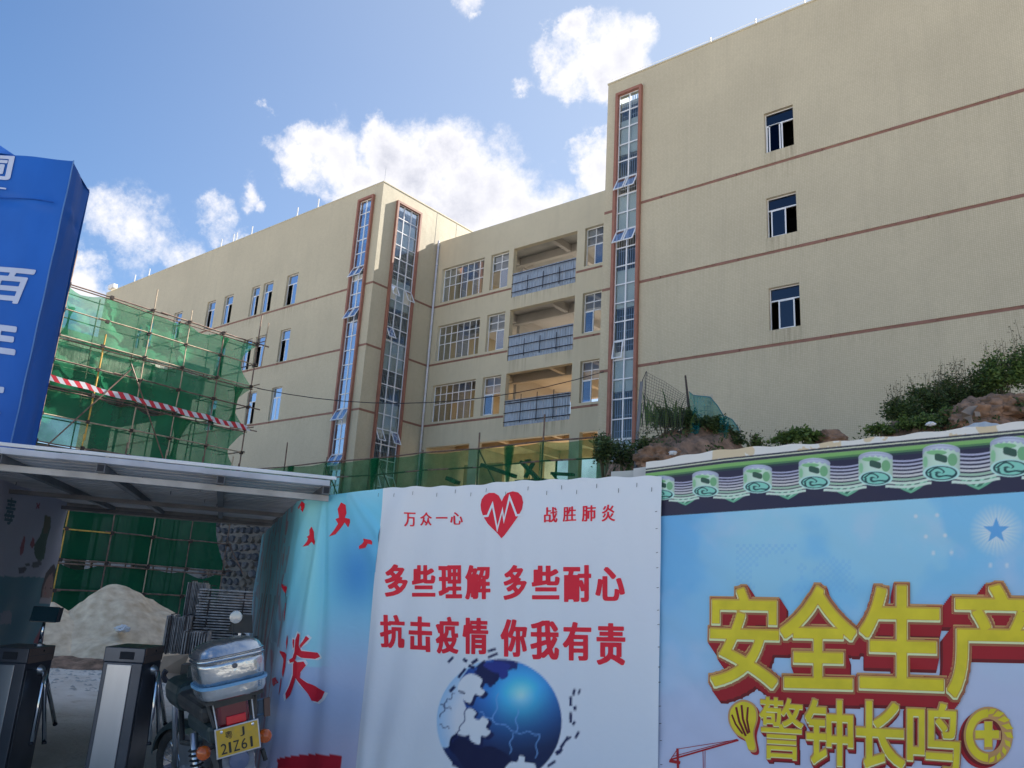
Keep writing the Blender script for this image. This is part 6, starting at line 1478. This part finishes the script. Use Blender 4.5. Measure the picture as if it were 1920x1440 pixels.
pchar('粤', .066, .028, .712, .752, .004); pchar('J', -.012, -.036, .708, .755, .004)
for y in (-.083, .083): part(lambda m: m.lathe((-.482, y, .755), -hd, [(0, .008), (.003, .008), (.005, 0)], 10), 'plate_bolt', M_chrome)
part(lambda m: (m.tube([(-.46, .098, .76), (-.42, .105, .93)], .004, 6), m.tube([(-.46, -.098, .76), (-.42, -.105, .93)], .004, 6)), 'plate_stay', M_white)
part(lambda m: (m.box((-.455, -.085, .33), (-.43, .085, .62)),), 'mud_flap', M_dust, bevel=.02)
part(lambda m: m.lathe((-.462, 0, .585), -hd, [(0, .055), (.012, .05), (.018, 0)], 18), 'round_reflector', mat('grey blue disc', (.10, .12, .20), .4))
for y in (.165, -.165):
    part(lambda m: m.lathe((-.40, y * 1.0, .655), -hd, [(-.05, .012), (-.04, .034), (0, .038), (.022, .028), (.026, 0)], 18), 'indicator', M_or, True)
    part(lambda m: m.tube([(-.37, y * .35, .68), (-.38, y * .9, .66)], .010, 8), 'indicator_stalk', M_bk)
# rack and steel top box
part(lambda m: (m.box((-.50, -.15, .905), (-.06, .15, .925)), m.tube([(-.45, .11, .78), (-.42, .13, .905)], .01, 6), m.tube([(-.45, -.11, .78), (-.42, -.13, .905)], .01, 6), m.box((-.46, -.10, .88), (-.20, .10, .905))), 'rack', M_bk)
def rounded(z_r, x0=-.58, x1=-.20, y=.178, n=10, p=4.0):
    """stacked rounded-rectangle rings: list of (z, inset)"""
    m = MB(MF); N_ = 44; cx_ = (x0 + x1) / 2; hx_ = (x1 - x0) / 2; base = len(m.v)
    for z, ins in z_r:
        for i in range(N_):
            a = 2 * math.pi * i / N_; c, s = math.cos(a), math.sin(a); rr = (abs(c) ** p + abs(s) ** p) ** (-1 / p)
            m.v.append(m.P((cx_ + (hx_ - ins) * c * rr, (y - ins) * s * rr, z)))
    K = len(z_r)
    for k in range(K - 1):
        for i in range(N_): m.f.append((k * N_ + i, k * N_ + (i + 1) % N_, (k + 1) * N_ + (i + 1) % N_, (k + 1) * N_ + i)); m.m.append(0)
    m.f.append(tuple(range(N_))[::-1]); m.m.append(0); m.f.append(tuple((K - 1) * N_ + i for i in range(N_))); m.m.append(0)
    return m
rounded([(.926, .035), (.935, .014), (.955, .004), (.992, .0)]).build('box_tray', M_box, MO, smooth=False)
rounded([(.9925, -.008), (1.008, -.008)]).build('box_trim', M_trim, MO)
bb = rounded([(1.0085, .004), (1.05, .002), (1.10, .0), (1.125, .002)]).build('top_box', M_box, MO, smooth=True)
rounded([(1.1255, -.004), (1.135, -.004), (1.138, .0), (1.146, .0), (1.148, -.003), (1.158, -.003), (1.160, .004), (1.183, .012), (1.204, .035), (1.215, .075), (1.219, .13)]).build('box_lid', M_box, MO, smooth=True)
for z in (1.130, 1.153): rounded([(z, -.0065), (z + .005, -.0065)]).build('box_rim', M_dss, MO)
part(lambda m: m.lathe((-.582, .005, 1.095), -hd, [(0, .014), (.006, .014), (.006, .009), (.003, .007), (.003, 0)], 14), 'box_lock', M_dss)
# bars, grips, mirrors
g0, g1 = lo(452, 1204, .80), lo(483, 1197, .74); part(lambda m: m.tube([g0, g1], .018, 12), 'right_grip', M_bk, True)
l0, l1 = lo(372, 1262, .78), lo(352, 1276, .70)
part(lambda m: m.tube([l0, lo(395, 1240, .84), lo(430, 1215, .86), g0], .011, 10), 'handlebar', M_chrome, True)
part(lambda m: m.tube([l1, l0], .020, 12), 'left_grip', M_bk, True)
part(lambda m: m.tube([lo(366, 1266, .88), lo(350, 1290, .86), lo(338, 1304, .82)], [.007, .006, .008], 8), 'clutch_lever', M_bk)
def poly_slab(px_pts, x, th, name, mt, bev=.01):
    a = [lo(p[0], p[1], x) for p in px_pts]; m = MB(MF); b = [(q[0] + th, q[1], q[2]) for q in a]; m.face(*a); m.face(*b[::-1])
    for i in range(len(a)): m.face(a[i], b[i], b[(i + 1) % len(a)], a[(i + 1) % len(a)])
    return m.build(name, mt, MO, bevel=bev)
poly_slab([(356, 1250), (368, 1248), (372, 1290), (366, 1302), (356, 1296), (350, 1282)], .70, .05, 'left_hand_muff', M_grn)
poly_slab([(344, 1303), (360, 1297), (369, 1304), (366, 1314), (349, 1321), (342, 1312)], .60, .06, 'leg_guard', M_grn, .015)
poly_slab([(369, 1303), (388, 1300), (392, 1340), (374, 1332)], .45, .10, 'side_panel', M_bk, .015)
mc = lo(442.5, 1157, .80); part(lambda m: m.lathe(mc, -hd, [(-.012, .036), (-.004, .044), (0, .044), (.001, .041), (.001, 0)], 24), 'mirror', mat('mirror glass', (.62, .60, .56), .25, .3, vary=.03), True)
poly_slab([(437, 1153), (473, 1153), (474, 1187), (428, 1186), (432, 1175)], .86, .02, 'wind_deflector', M_bk)
part(lambda m: m.tube([lo(436, 1172, .82), lo(437, 1188, .82), lo(440, 1206, .82)], .004, 6), 'mirror_stalk', M_bk)
part(lambda m: m.tube([lo(450, 1187, .84), lo(447, 1206, .84)], .012, 8), 'deflector_post', M_ss)
for yy in (1313, 1341): part(lambda m: m.tube([lo(478, yy + 1, -.1), lo(496, yy - 3, -.1)], .007, 8), 'side_bar', mat('blue grey tube', (.08, .13, .19), .4, .3))
poly_slab([(495, 1310), (506, 1307), (507, 1342), (496, 1344)], -.12, .02, 'side_board', mat('brown board', (.17, .10, .075), .7), .004)
poly_slab([(468, 1310), (480, 1302), (482, 1325), (474, 1342), (468, 1340)], -.2, .25, 'side_cover', M_bk, .02)
part(lambda m: (m.box((.0, -.20, .30), (.22, -.13, .33)), m.tube([lo(492, 1405, .0), lo(498, 1425, .0)], .014, 8)), 'foot_peg', M_bk)

# ------------------------------------------------------------------ plants and old fencing on the hill
def leaf_mat(name, c1, c2):
    m = bpy.data.materials.new(name); m.use_nodes = True; nt = m.node_tree; N = nt.nodes; L = nt.links; N.clear(); out = N.new('ShaderNodeOutputMaterial')
    g = N.new('ShaderNodeNewGeometry'); n = N.new('ShaderNodeTexNoise'); n.inputs['Scale'].default_value = 5; n.inputs['Detail'].default_value = 3; L.new(g.outputs['Position'], n.inputs['Vector'])
    a = N.new('ShaderNodeMath'); a.operation = 'MULTIPLY_ADD'; L.new(g.outputs['Random Per Island'], a.inputs[0]); a.inputs[1].default_value = .6; L.new(n.outputs['Fac'], a.inputs[2]); s = N.new('ShaderNodeMapRange'); L.new(a.outputs[0], s.inputs['Value']); s.inputs['From Min'].default_value = .45; s.inputs['From Max'].default_value = 1.1
    mx = N.new('ShaderNodeMix'); mx.data_type = 'RGBA'; mx.inputs['A'].default_value = (*c1, 1); mx.inputs['B'].default_value = (*c2, 1); L.new(s.outputs[0], mx.inputs['Factor'])
    d = N.new('ShaderNodeBsdfPrincipled'); d.inputs['Roughness'].default_value = .5; d.inputs['Specular IOR Level'].default_value = .3; t = N.new('ShaderNodeBsdfTranslucent'); L.new(mx.outputs['Result'], d.inputs['Base Color']); L.new(mx.outputs['Result'], t.inputs['Color'])
    ms = N.new('ShaderNodeMixShader'); ms.inputs[0].default_value = .3; L.new(d.outputs[0], ms.inputs[1]); L.new(t.outputs[0], ms.inputs[2]); L.new(ms.outputs[0], out.inputs[0]); return m
M_lf = leaf_mat('dark weed leaves', (.03, .055, .022), (.10, .15, .045)); M_lf2 = leaf_mat('mid green leaves', (.05, .10, .03), (.16, .24, .06)); M_lf3 = leaf_mat('dusty seed heads', (.07, .065, .04), (.16, .15, .08)); M_stem = mat('weed stem', (.09, .085, .045), .8)
def leaves(n, cen, rad, size, r, flat=.3, elong=2.2):
    """n small bent leaves in clumps inside an ellipsoid"""
    nc = max(4, n // 45); cc = r.normal(size=(nc, 3)); cc /= np.linalg.norm(cc, axis=1)[:, None]; cc *= (r.random((nc, 1)) ** .45); cc[:, 2] = np.abs(cc[:, 2]) * 1.05 - .25
    idx = r.integers(0, nc, n); p = cc[idx] + r.normal(size=(n, 3)) * .17; p = np.array(cen) + p * np.array(rad)
    a = r.uniform(0, 2 * np.pi, n); tilt = r.normal(0, .5, n); d = np.stack([np.cos(a) * np.cos(tilt), np.sin(a) * np.cos(tilt), np.sin(tilt)], 1); u = np.cross(d, r.normal(size=(n, 3))); u /= np.linalg.norm(u, axis=1)[:, None]; s = size * r.uniform(.5, 1.3, n)[:, None]
    V = np.stack([p, p + d * s * .5 + u * s * .5 / elong * 1.0, p + d * s, p + d * s * .5 - u * s * .5 / elong], 1).reshape(-1, 3); Fq = np.arange(4 * n).reshape(n, 4); return V, Fq
CRX = np.array([1110, 1150, 1190, 1250, 1310, 1370, 1400, 1450, 1520, 1580, 1640, 1700, 1780, 1850, 1920, 2100]); CRY = np.array([930, 862, 822, 795, 792, 815, 838, 832, 822, 812, 808, 790, 765, 748, 742, 740])
def shrub(px, base_y, d, hpx, wpx, label, n=1500, size=.055, mt=M_lf, stalks=0, group=None, name='shrub', cat='shrub', seed=0, elong=2.2):
    r = np.random.default_rng(1000 + int(px) + seed); b = atd(px, base_y, d); Hm = hpx * d / F; Wm = wpx * d / F / 2
    S = empty(name, b, label, cat, group); m = MB()
    for k in range(7):
        a = r.uniform(0, 6.28); q = b + np.array((math.cos(a) * Wm * .7 * r.random(), math.sin(a) * Wm * .7 * r.random(), Hm * r.uniform(.5, .95))); mid = (b + q) / 2 + r.normal(size=3) * .04; m.tube([tuple(b - ZUP * .25), tuple(mid), tuple(q)], [.012, .008, .004], 5, cap=False)
    tips = []
    for k in range(stalks):
        a = r.uniform(0, 6.28); rr = r.random() ** .5; q = b + np.array((math.cos(a) * Wm * 1.05 * rr, math.sin(a) * Wm * rr, Hm * r.uniform(.95, 1.25))); s0 = b + (q - b) * .3; s0[2] = b[2]; mid = (s0 + q) / 2 + r.normal(size=3) * .05; m.tube([tuple(s0), tuple(mid), tuple(q)], [.005, .004, .002], 4, cap=False); tips.append((s0, mid, q))
    m.build('stem', M_stem, S)
    V, Fq = leaves(n, b + ZUP * Hm * .42, (Wm, Wm, Hm * .52), size, r, elong=elong); soup('foliage', V, Fq, mt, S, kind=None)
    if tips:
        VV = []; 
        for s0, mid, q in tips:
            kk = 26
            for i in range(kk):
                t = r.uniform(.35, 1.0); p = (mid + (q - mid) * (t - .5) * 2 if t > .5 else s0 + (mid - s0) * t * 2) + r.normal(size=3) * .035; dd = r.normal(size=3); dd /= np.linalg.norm(dd); u = np.cross(dd, r.normal(size=3)); u /= np.linalg.norm(u); s = .035 * r.uniform(.5, 1.3); VV += [p, p + dd * s * .5 + u * s * .25, p + dd * s, p + dd * s * .5 - u * s * .25]
        soup('seed_heads', np.array(VV), np.arange(len(VV)).reshape(-1, 4), M_lf3, S, kind='stuff')
    return S
shrub(1132, 880, 11.0, 78, 52, 'dark bush at the left end of the hill beside the wire post', 1700, .05)
shrub(1165, 882, 11.2, 66, 60, 'dark bush just left of the grey fence post', 1500, .05)
shrub(1212, 858, 10.6, 44, 52, 'small dull bush on the clay right of the fence post', 900, .045, stalks=3)
shrub(1246, 806, 12.0, 50, 64, 'leafy bush under the reed grass', 1700, .055, M_lf2)
shrub(1290, 808, 12.0, 46, 70, 'dense dark bush at the foot of the dark bamboo pole', 2000, .055)
shrub(1336, 822, 12.0, 48, 64, 'dense dark bush in front of the blue green netting', 1900, .055)
shrub(1374, 842, 12.0, 40, 50, 'dark bush sloping down at the right end of the netting', 1500, .055, stalks=3)
shrub(1416, 842, 12.0, 26, 34, 'sparse little weed on the crest right of the netting', 320, .06, M_lf2, stalks=4)
shrub(1470, 836, 12.0, 28, 44, 'low weed with broad leaves left of the clay lump', 420, .075, M_lf2, stalks=3)
shrub(1510, 834, 11.8, 38, 56, 'broad leaved green plant beside the clay lump', 800, .085, M_lf2, elong=1.6)
shrub(1652, 818, 11.8, 26, 60, 'creeping pale green weed at the left foot of the big shrubs', 900, .06, M_lf2)
shrub(1694, 806, 12.2, 76, 70, 'tall dark shrub leading the row, with sparse seed stalks', 3000, .055, stalks=9)
shrub(1738, 796, 12.4, 90, 74, 'bushy dark shrub behind the leading one', 3200, .055, stalks=10)
shrub(1720, 812, 11.6, 42, 76, 'low bright green weed in front of the tall shrubs', 1400, .06, M_lf2)
shrub(1784, 784, 12.6, 96, 70, 'tall shrub whose seed stalks rise highest mid row', 2600, .055, stalks=12)
shrub(1830, 770, 12.6, 90, 76, 'dark shrub left of the bright corner weeds', 3000, .055, stalks=8)
shrub(1775, 806, 11.6, 48, 60, 'bright low weed next to the torn sacking', 1000, .06, M_lf2)
shrub(1880, 752, 12.4, 108, 90, 'large bright green shrub at the right edge of the view', 3600, .06, M_lf2, stalks=12)
shrub(1948, 740, 12.2, 128, 96, 'bright green shrub cut by the right edge of the view', 3200, .06, M_lf2, stalks=10)
shrub(1908, 790, 11.4, 58, 60, 'small dark weed on the clay at the right edge', 1100, .055)
shrub(2030, 740, 12.4, 120, 110, 'green shrub beyond the right edge', 2000, .065, M_lf2)
# reed grass and loose weeds
def grass(px, y, d, n, hpx, spread, label, wd=.018, seed=0):
    r = np.random.default_rng(seed + int(px)); G = empty('reed_grass', atd(px, y, d), label, 'grass clump', 'reed clumps on the hill'); V = []; Fq = []
    for k in range(n):
        b = atd(px + r.normal() * spread * .35, y, d + r.uniform(-.3, .3)); a = r.uniform(-1, 1) * 1.2; hgt = hpx * d / F * r.uniform(.55, 1.1); dr = RT * math.sin(a) + FW * math.cos(a) * .5 * r.uniform(-1, 1); lean = hgt * r.uniform(.25, .8); side = np.array((dr[1], -dr[0], 0)); side = side / (np.linalg.norm(side) + 1e-6); K = 9; base = len(V)
        droop = r.uniform(.1, .75)
        for i in range(K):
            t = i / (K - 1); p = b + ZUP * hgt * (t - droop * t ** 3.2) + np.array((dr[0], dr[1], 0)) * lean * t ** 1.8; w_ = wd * (1 - t) ** .7 * (.4 + 1.2 * min(t * 3, 1)); V += [p - side * w_ * .5, p + side * w_ * .5]
        for i in range(K - 1): Fq.append((base + 2 * i, base + 2 * i + 1, base + 2 * i + 3, base + 2 * i + 2))
    soup('blades', np.array(V), Fq, M_lf2, G); return G
grass(1224, 800, 11.6, 26, 96, 34, 'tall reed clump between the fence post and the wire mesh', .034)
grass(1262, 800, 11.7, 22, 84, 40, 'arching reed clump left of the dark bamboo pole', .032)
grass(1300, 800, 11.8, 10, 70, 26, 'thin reeds in front of the blue green netting', .024)
V = []; 
for k in range(5200):
    x = rng.uniform(1115, 2000); d = rng.choice([rng.uniform(9.2, 11.9)]); yb = np.interp(x, CRX, CRY)
    if fbm(np.array([x * 1.0]), np.array([d * 60]), 45, 77)[0] < .52: continue
    c = atd(x, yb, 12.0)[2] * ((d - 6.3) / 5.7) ** .75; p = atd(x, yb, d); p[2] = c + rng.uniform(0, .1); dd = rng.normal(size=3); dd[2] = abs(dd[2]); dd /= np.linalg.norm(dd); u = np.cross(dd, rng.normal(size=3)); u /= np.linalg.norm(u); s = rng.uniform(.03, .09); V += [p, p + dd * s * .5 + u * s * .22, p + dd * s, p + dd * s * .5 - u * s * .22]
soup('weeds', np.array(V), np.arange(len(V)).reshape(-1, 4), M_lf, None, kind='stuff')
# wire fence remnant
WFN = empty('wire_fence', atd(1190, 865, 11.0), 'leaning grey post with a torn square wire mesh on the hill', 'fence')
tp = lambda x, y, d=11.0: tuple(atd(x, y, d))
m = MB(); m.tube([tp(1190, 905), tp(1196, 800), tp(1203, 716)], .024, 8); m.build('post', M_steel, WFN)
m = MB(); top = [(1212, 697), (1228, 706), (1248, 716), (1270, 732), (1290, 745)]
def mt_(u): return np.interp(u, [0, .2, .45, .75, 1], [697, 706, 716, 732, 745])
for i in range(19):
    u = i / 18; x = 1210 + 80 * u; m.tube([tp(x, mt_(u), 11.2), tp(x - 6, 760, 11.2), tp(x - 14, 812, 11.2)], .0022, 4, cap=False)
for j in range(21):
    f = j / 20; m.tube([tp(1211 + 80 * u - 12 * f, mt_(u) * (1 - f) + (812) * f, 11.2) for u in np.linspace(0, 1, 8)], .0022, 4, cap=False)
m.tube([tp(1199, 760, 11.2), tp(1205, 712, 11.2), tp(1212, 696, 11.2), tp(1209, 740, 11.2), tp(1203, 800, 11.2)], .006, 5); o = m.build('wire_mesh', M_blacktube, WFN)
m = MB(); m.tube([tp(1285, 704, 11.9), tp(1290, 750, 11.9), tp(1296, 806, 11.9)], [.014, .02, .022], 7); o = m.build('bamboo_pole', M_coupler); tag(o, 'dark thin bamboo pole standing left of the blue green netting', 'pole')
NB = empty('debris_net', atd(1340, 830, 12.1), 'blue green netting draped over bent mesh on the hill', 'netting')
topl = [(1291, 735), (1300, 742), (1331, 745), (1345, 762), (1357, 782), (1359, 781), (1372, 787), (1382, 800), (1386, 812), (1385, 830), (1394, 842)]
xs3 = [p[0] for p in topl]; ys3 = [p[1] for p in topl]
nu, nv = 60, 18; P = []
for j in range(nv):
    f = j / (nv - 1)
    for i in range(nu):
        x = 1292 + 102 * i / (nu - 1); yt = np.interp(x, xs3, ys3); yb = max(yt + 6, np.interp(x, [1290, 1394], [815, 858])); P.append(atd(x + (3 * f if x < 1340 else 0), yt * (1 - f) + yb * f, 12.0 + .18 * math.sin(x * .11) + .05 * math.sin(x * .5 + 6 * f)))
grid_obj('net_cloth', np.array(P), nu, nv, M_netb, NB)
m = MB(); m.tube([tp(x + .5, y - .5, 11.95) for x, y in topl[:9]], .009, 5); m.build('net_hem', mat('blue green cord', (.02, .16, .2), .7), NB)
m = MB()
for x in (1302, 1308, 1314, 1320, 1326, 1329, 1332, 1335): m.tube([tp(x, 738 + (x % 5), 12.3), tp(x + 1, 812, 12.3)], .0055, 4)
for y in range(745, 812, 8): m.tube([tp(1299, y, 12.32), tp(1337, y + 1, 12.32)], .004, 4)
for x in (1382, 1385, 1388): m.tube([tp(x, 803, 12.25), tp(x, 845, 12.25)], .006, 4)
m.tube([tp(1357, 778, 12.2), tp(1358, 812, 12.2)], .012, 5); m.build('rebar_mesh', M_wire, NB)
# clay lumps and torn sacking
def clump(px, y, d, r, label, seed):
    b = atd(px, y, d); return blob('clay_lump', tuple(b), r, M_soil, label, 'clay lump', seed)
clump(1550, 836, 11.9, (.34, .3, .2), 'rounded lump of red clay right of the broad leaved plant', 3)
clump(1825, 792, 11.5, (.42, .4, .26), 'big clay lump under the torn sacking near the right edge', 6); clump(1885, 772, 11.6, (.5, .4, .24), 'big clay lump at the right edge of the hill', 9); clump(1238, 862, 10.2, (.30, .3, .17), 'orange clay lump just above the banner corner', 12)
m = MB(); pts = [(1802, 772), (1816, 762), (1834, 760), (1826, 770), (1822, 784), (1828, 800), (1820, 801), (1815, 788), (1806, 783)]
q = [atd(x, y, 10.85 + .05 * ((i * 7) % 3)) for i, (x, y) in enumerate(pts)]; c = sum(q) / len(q) + np.array((.02, -.03, .0))
for i in range(len(q)): m.face(tuple(q[i]), tuple(q[(i + 1) % len(q)]), tuple(c))
for (x, y) in ((1832, 776), ): 
    q = [atd(x + a, y + b, 10.8) for a, b in ((-5, -5), (5, -4), (7, 4), (-3, 5))]; m.face(*(tuple(v) for v in q))
o = m.build('torn_sacking', mat('grey brown sacking', (.26, .22, .19), .9, vary=.2)); tag(o, 'torn grey sacking caught on the clay near the right edge', 'sacking')
def bottle(px, y, d, label, s=.05):
    b = atd(px, y, d); blob('litter_scrap', tuple(b), (s, s * .6, s * .5), M_white, label, 'litter', int(px))
bottle(1261, 849, 9.8, 'white plastic scrap lying on the clay slope'); bottle(1745, 795, 11.0, 'white litter among the low weeds', .06)
